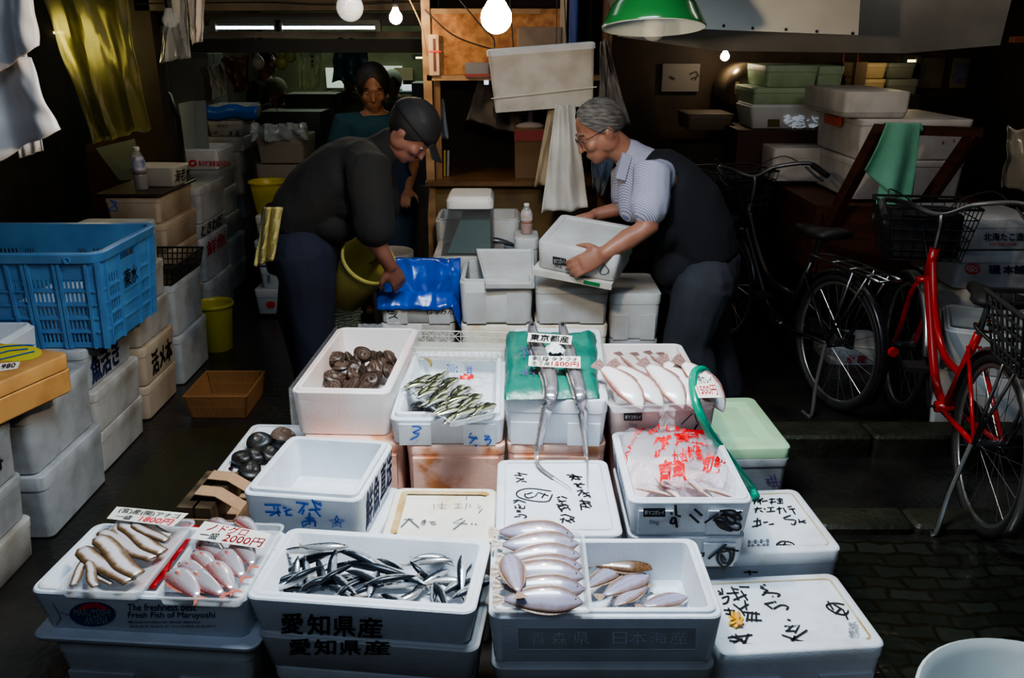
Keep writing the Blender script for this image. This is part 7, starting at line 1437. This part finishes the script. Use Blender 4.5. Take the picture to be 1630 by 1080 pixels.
# green enamel shade
gc=PY(1040,44,3.2); GRE=mat('green_enamel',(.018,.115,.03),.22,coat=.5); GIN=mat('enamel_inside',(.50,.55,.55),.35); e=empty('pendant_lamp',gc,'green enamel pendant lamp shade with an unlit bulb at the top right','lamp')
q=MB(); R0=.184; pr=[(R0,0),(R0,.006),(R0*.93,.03),(R0*.84,.064),(R0*.80,.077),(R0*.60,.114),(R0*.36,.137),(R0*.22,.149),(R0*.20,.198),(R0*.0,.21)]; q.lathe(pr,gc,40,c0=False,c1=False); q.build('lamp_shade',GRE,e,smooth=30)
q=MB(); q.lathe([(r*.985,z-.002) for r,z in pr[:-2]],gc,40,c0=False,c1=False); q.build('shade_lining',GIN,e,smooth=60)
q=MB(); r=.043; q.lathe([(r*math.sin(t),-r*math.cos(t)-.004) for t in [.05+.2*i for i in range(12)]]+[(r*.5,r*1.7),(r*.5,r*2.4)],gc,20); q.build('bulb',GLASS,e,smooth=180); q=MB(); q.tube([gc+V((0,0,.17)),gc+V((0,0,.7))],.006,6); q.build('cord',BLK,e)
e.rotation_euler.x=math.radians(-9)
# fluorescent tubes
TUBE=mat('tube_light',(.75,.85,1),.3,emis=9)
def tubelamp(x0,x1,y,Y,label,par=None,c=(.75,.85,1),em=9):
    a,b=PY(x0,y,Y),PY(x1,y,Y); e=empty('fluorescent_lamp',(a+b)/2,label,'lamp'); q=MB(); q.tube([a,b],.009,10); q.build('tube',mat('tube_light_%d'%int(em*10),c,.3,emis=em),e); q=MB(); q.box((a.x-.03,Y-.01,a.z+.018),(b.x+.03,Y+.05,a.z+.04)); q.box((a.x-.035,Y-.02,a.z-.02),(a.x-.002,Y+.02,a.z+.03)); q.box((b.x+.002,Y-.02,b.z-.02),(b.x+.035,Y+.02,b.z+.03)); q.build('housing',mat('lamp_housing',(.06,.07,.06),.5),e,smooth=0); return e
tubelamp(345,440,44,5.15,'left bluish white fluorescent tube over the passage'); tubelamp(447,597,44,5.15,'right long fluorescent tube over the passage')
tubelamp(58,105,52,6.2,'yellowish lamp seen through the vinyl curtain',c=(1,.85,.3),em=3.0); tubelamp(1443,1457,97,6.6,'tiny warm strip lamp on the far right wall',c=(1,.8,.4),em=4)
tubelamp(662,676,92,9.6,'tiny greenish lamp at the booth edge far down the passage',c=(.7,1,.8),em=4)
# loose cables by the booth
for i,(pts,l) in enumerate((([(650,-5),(672,45),(680,90)],'tan cable hanging down the booth post'),([(676,15),(720,55),(775,76),(800,78)],'dark cable drooping across the booth panel'),([(732,0),(765,40),(785,60),(787,76)],'dark cable running down to the hanging foam box'),([(215,6),(420,4),(530,8),(670,2)],'long dark cable along the concrete beam'))):
    mb=MB(); mb.tube(smooth_pts([PY(x,y,4.55 if i<3 else 5.1) for x,y in pts],6),.004,6); tag(mb.build('cable',mat('cable_%d'%i,((.2,.13,.06) if i==0 else (.015,.012,.01)),.6)),l,'cable')
# ------------------------------------------------------------ light
def area(name,loc,rot,size,power,c):
    l=bpy.data.lights.new(name,'AREA'); l.shape='RECTANGLE'; l.size,l.size_y=size; l.energy=power; l.color=c
    o=bpy.data.objects.new(name,l); o.location=loc; o.rotation_euler=rot; col.objects.link(o); return o
def point(name,loc,power,c,r=.03):
    l=bpy.data.lights.new(name,'POINT'); l.energy=power; l.color=c; l.shadow_soft_size=r
    o=bpy.data.objects.new(name,l); o.location=loc; col.objects.link(o); return o
L_=area('overhead_lamp',(.0,2.02,2.5),(math.radians(8),0,0),(1.0,.35),42,(.72,.87,1.0)); L_.data.spread=math.radians(125)
w=bpy.data.worlds.new('world'); bpy.context.scene.world=w; w.use_nodes=True
w.node_tree.nodes['Background'].inputs['Color'].default_value=(.25,.3,.38,1); w.node_tree.nodes['Background'].inputs['Strength'].default_value=.012
sc=bpy.context.scene; sc.view_settings.view_transform='AgX'; sc.view_settings.look='AgX - Medium High Contrast'; sc.view_settings.exposure=-.14
sc.cycles.use_denoising=True; sc.cycles.max_bounces=8; sc.cycles.transparent_max_bounces=24; sc.cycles.caustics_reflective=False; sc.cycles.caustics_refractive=False
area('front_fill',(-.2,-.6,3.0),(math.radians(35),0,0),(2.5,1.2),22,(.58,.74,1.0))  # unseen fill added behind the camera to lift the box fronts
area('passage_lamp',(-1.2,5.3,2.05),(0,0,0),(1.2,.1),7,(.75,.86,1))
area('far_passage_lamp',(-1.3,9.6,2.5),(0,0,0),(2.4,1.6),40,(.80,.95,.70))
point('curtain_lamp',PY(100,70,5.0),7,(1,.85,.4),.12)
area('right_fill',(1.9,3.7,2.5),(math.radians(25),0,0),(.8,.3),7,(1,.9,.8))  # unseen fill added to brighten the dark boxes on the cart
area('stall_back_lamp',(.25,4.05,2.5),(math.radians(-8),0,0),(1.6,.3),3.5,(.85,.9,1))
point('strip_lamp_light',PY(1440,96,6.0),2.5,(1,.8,.45),.05)
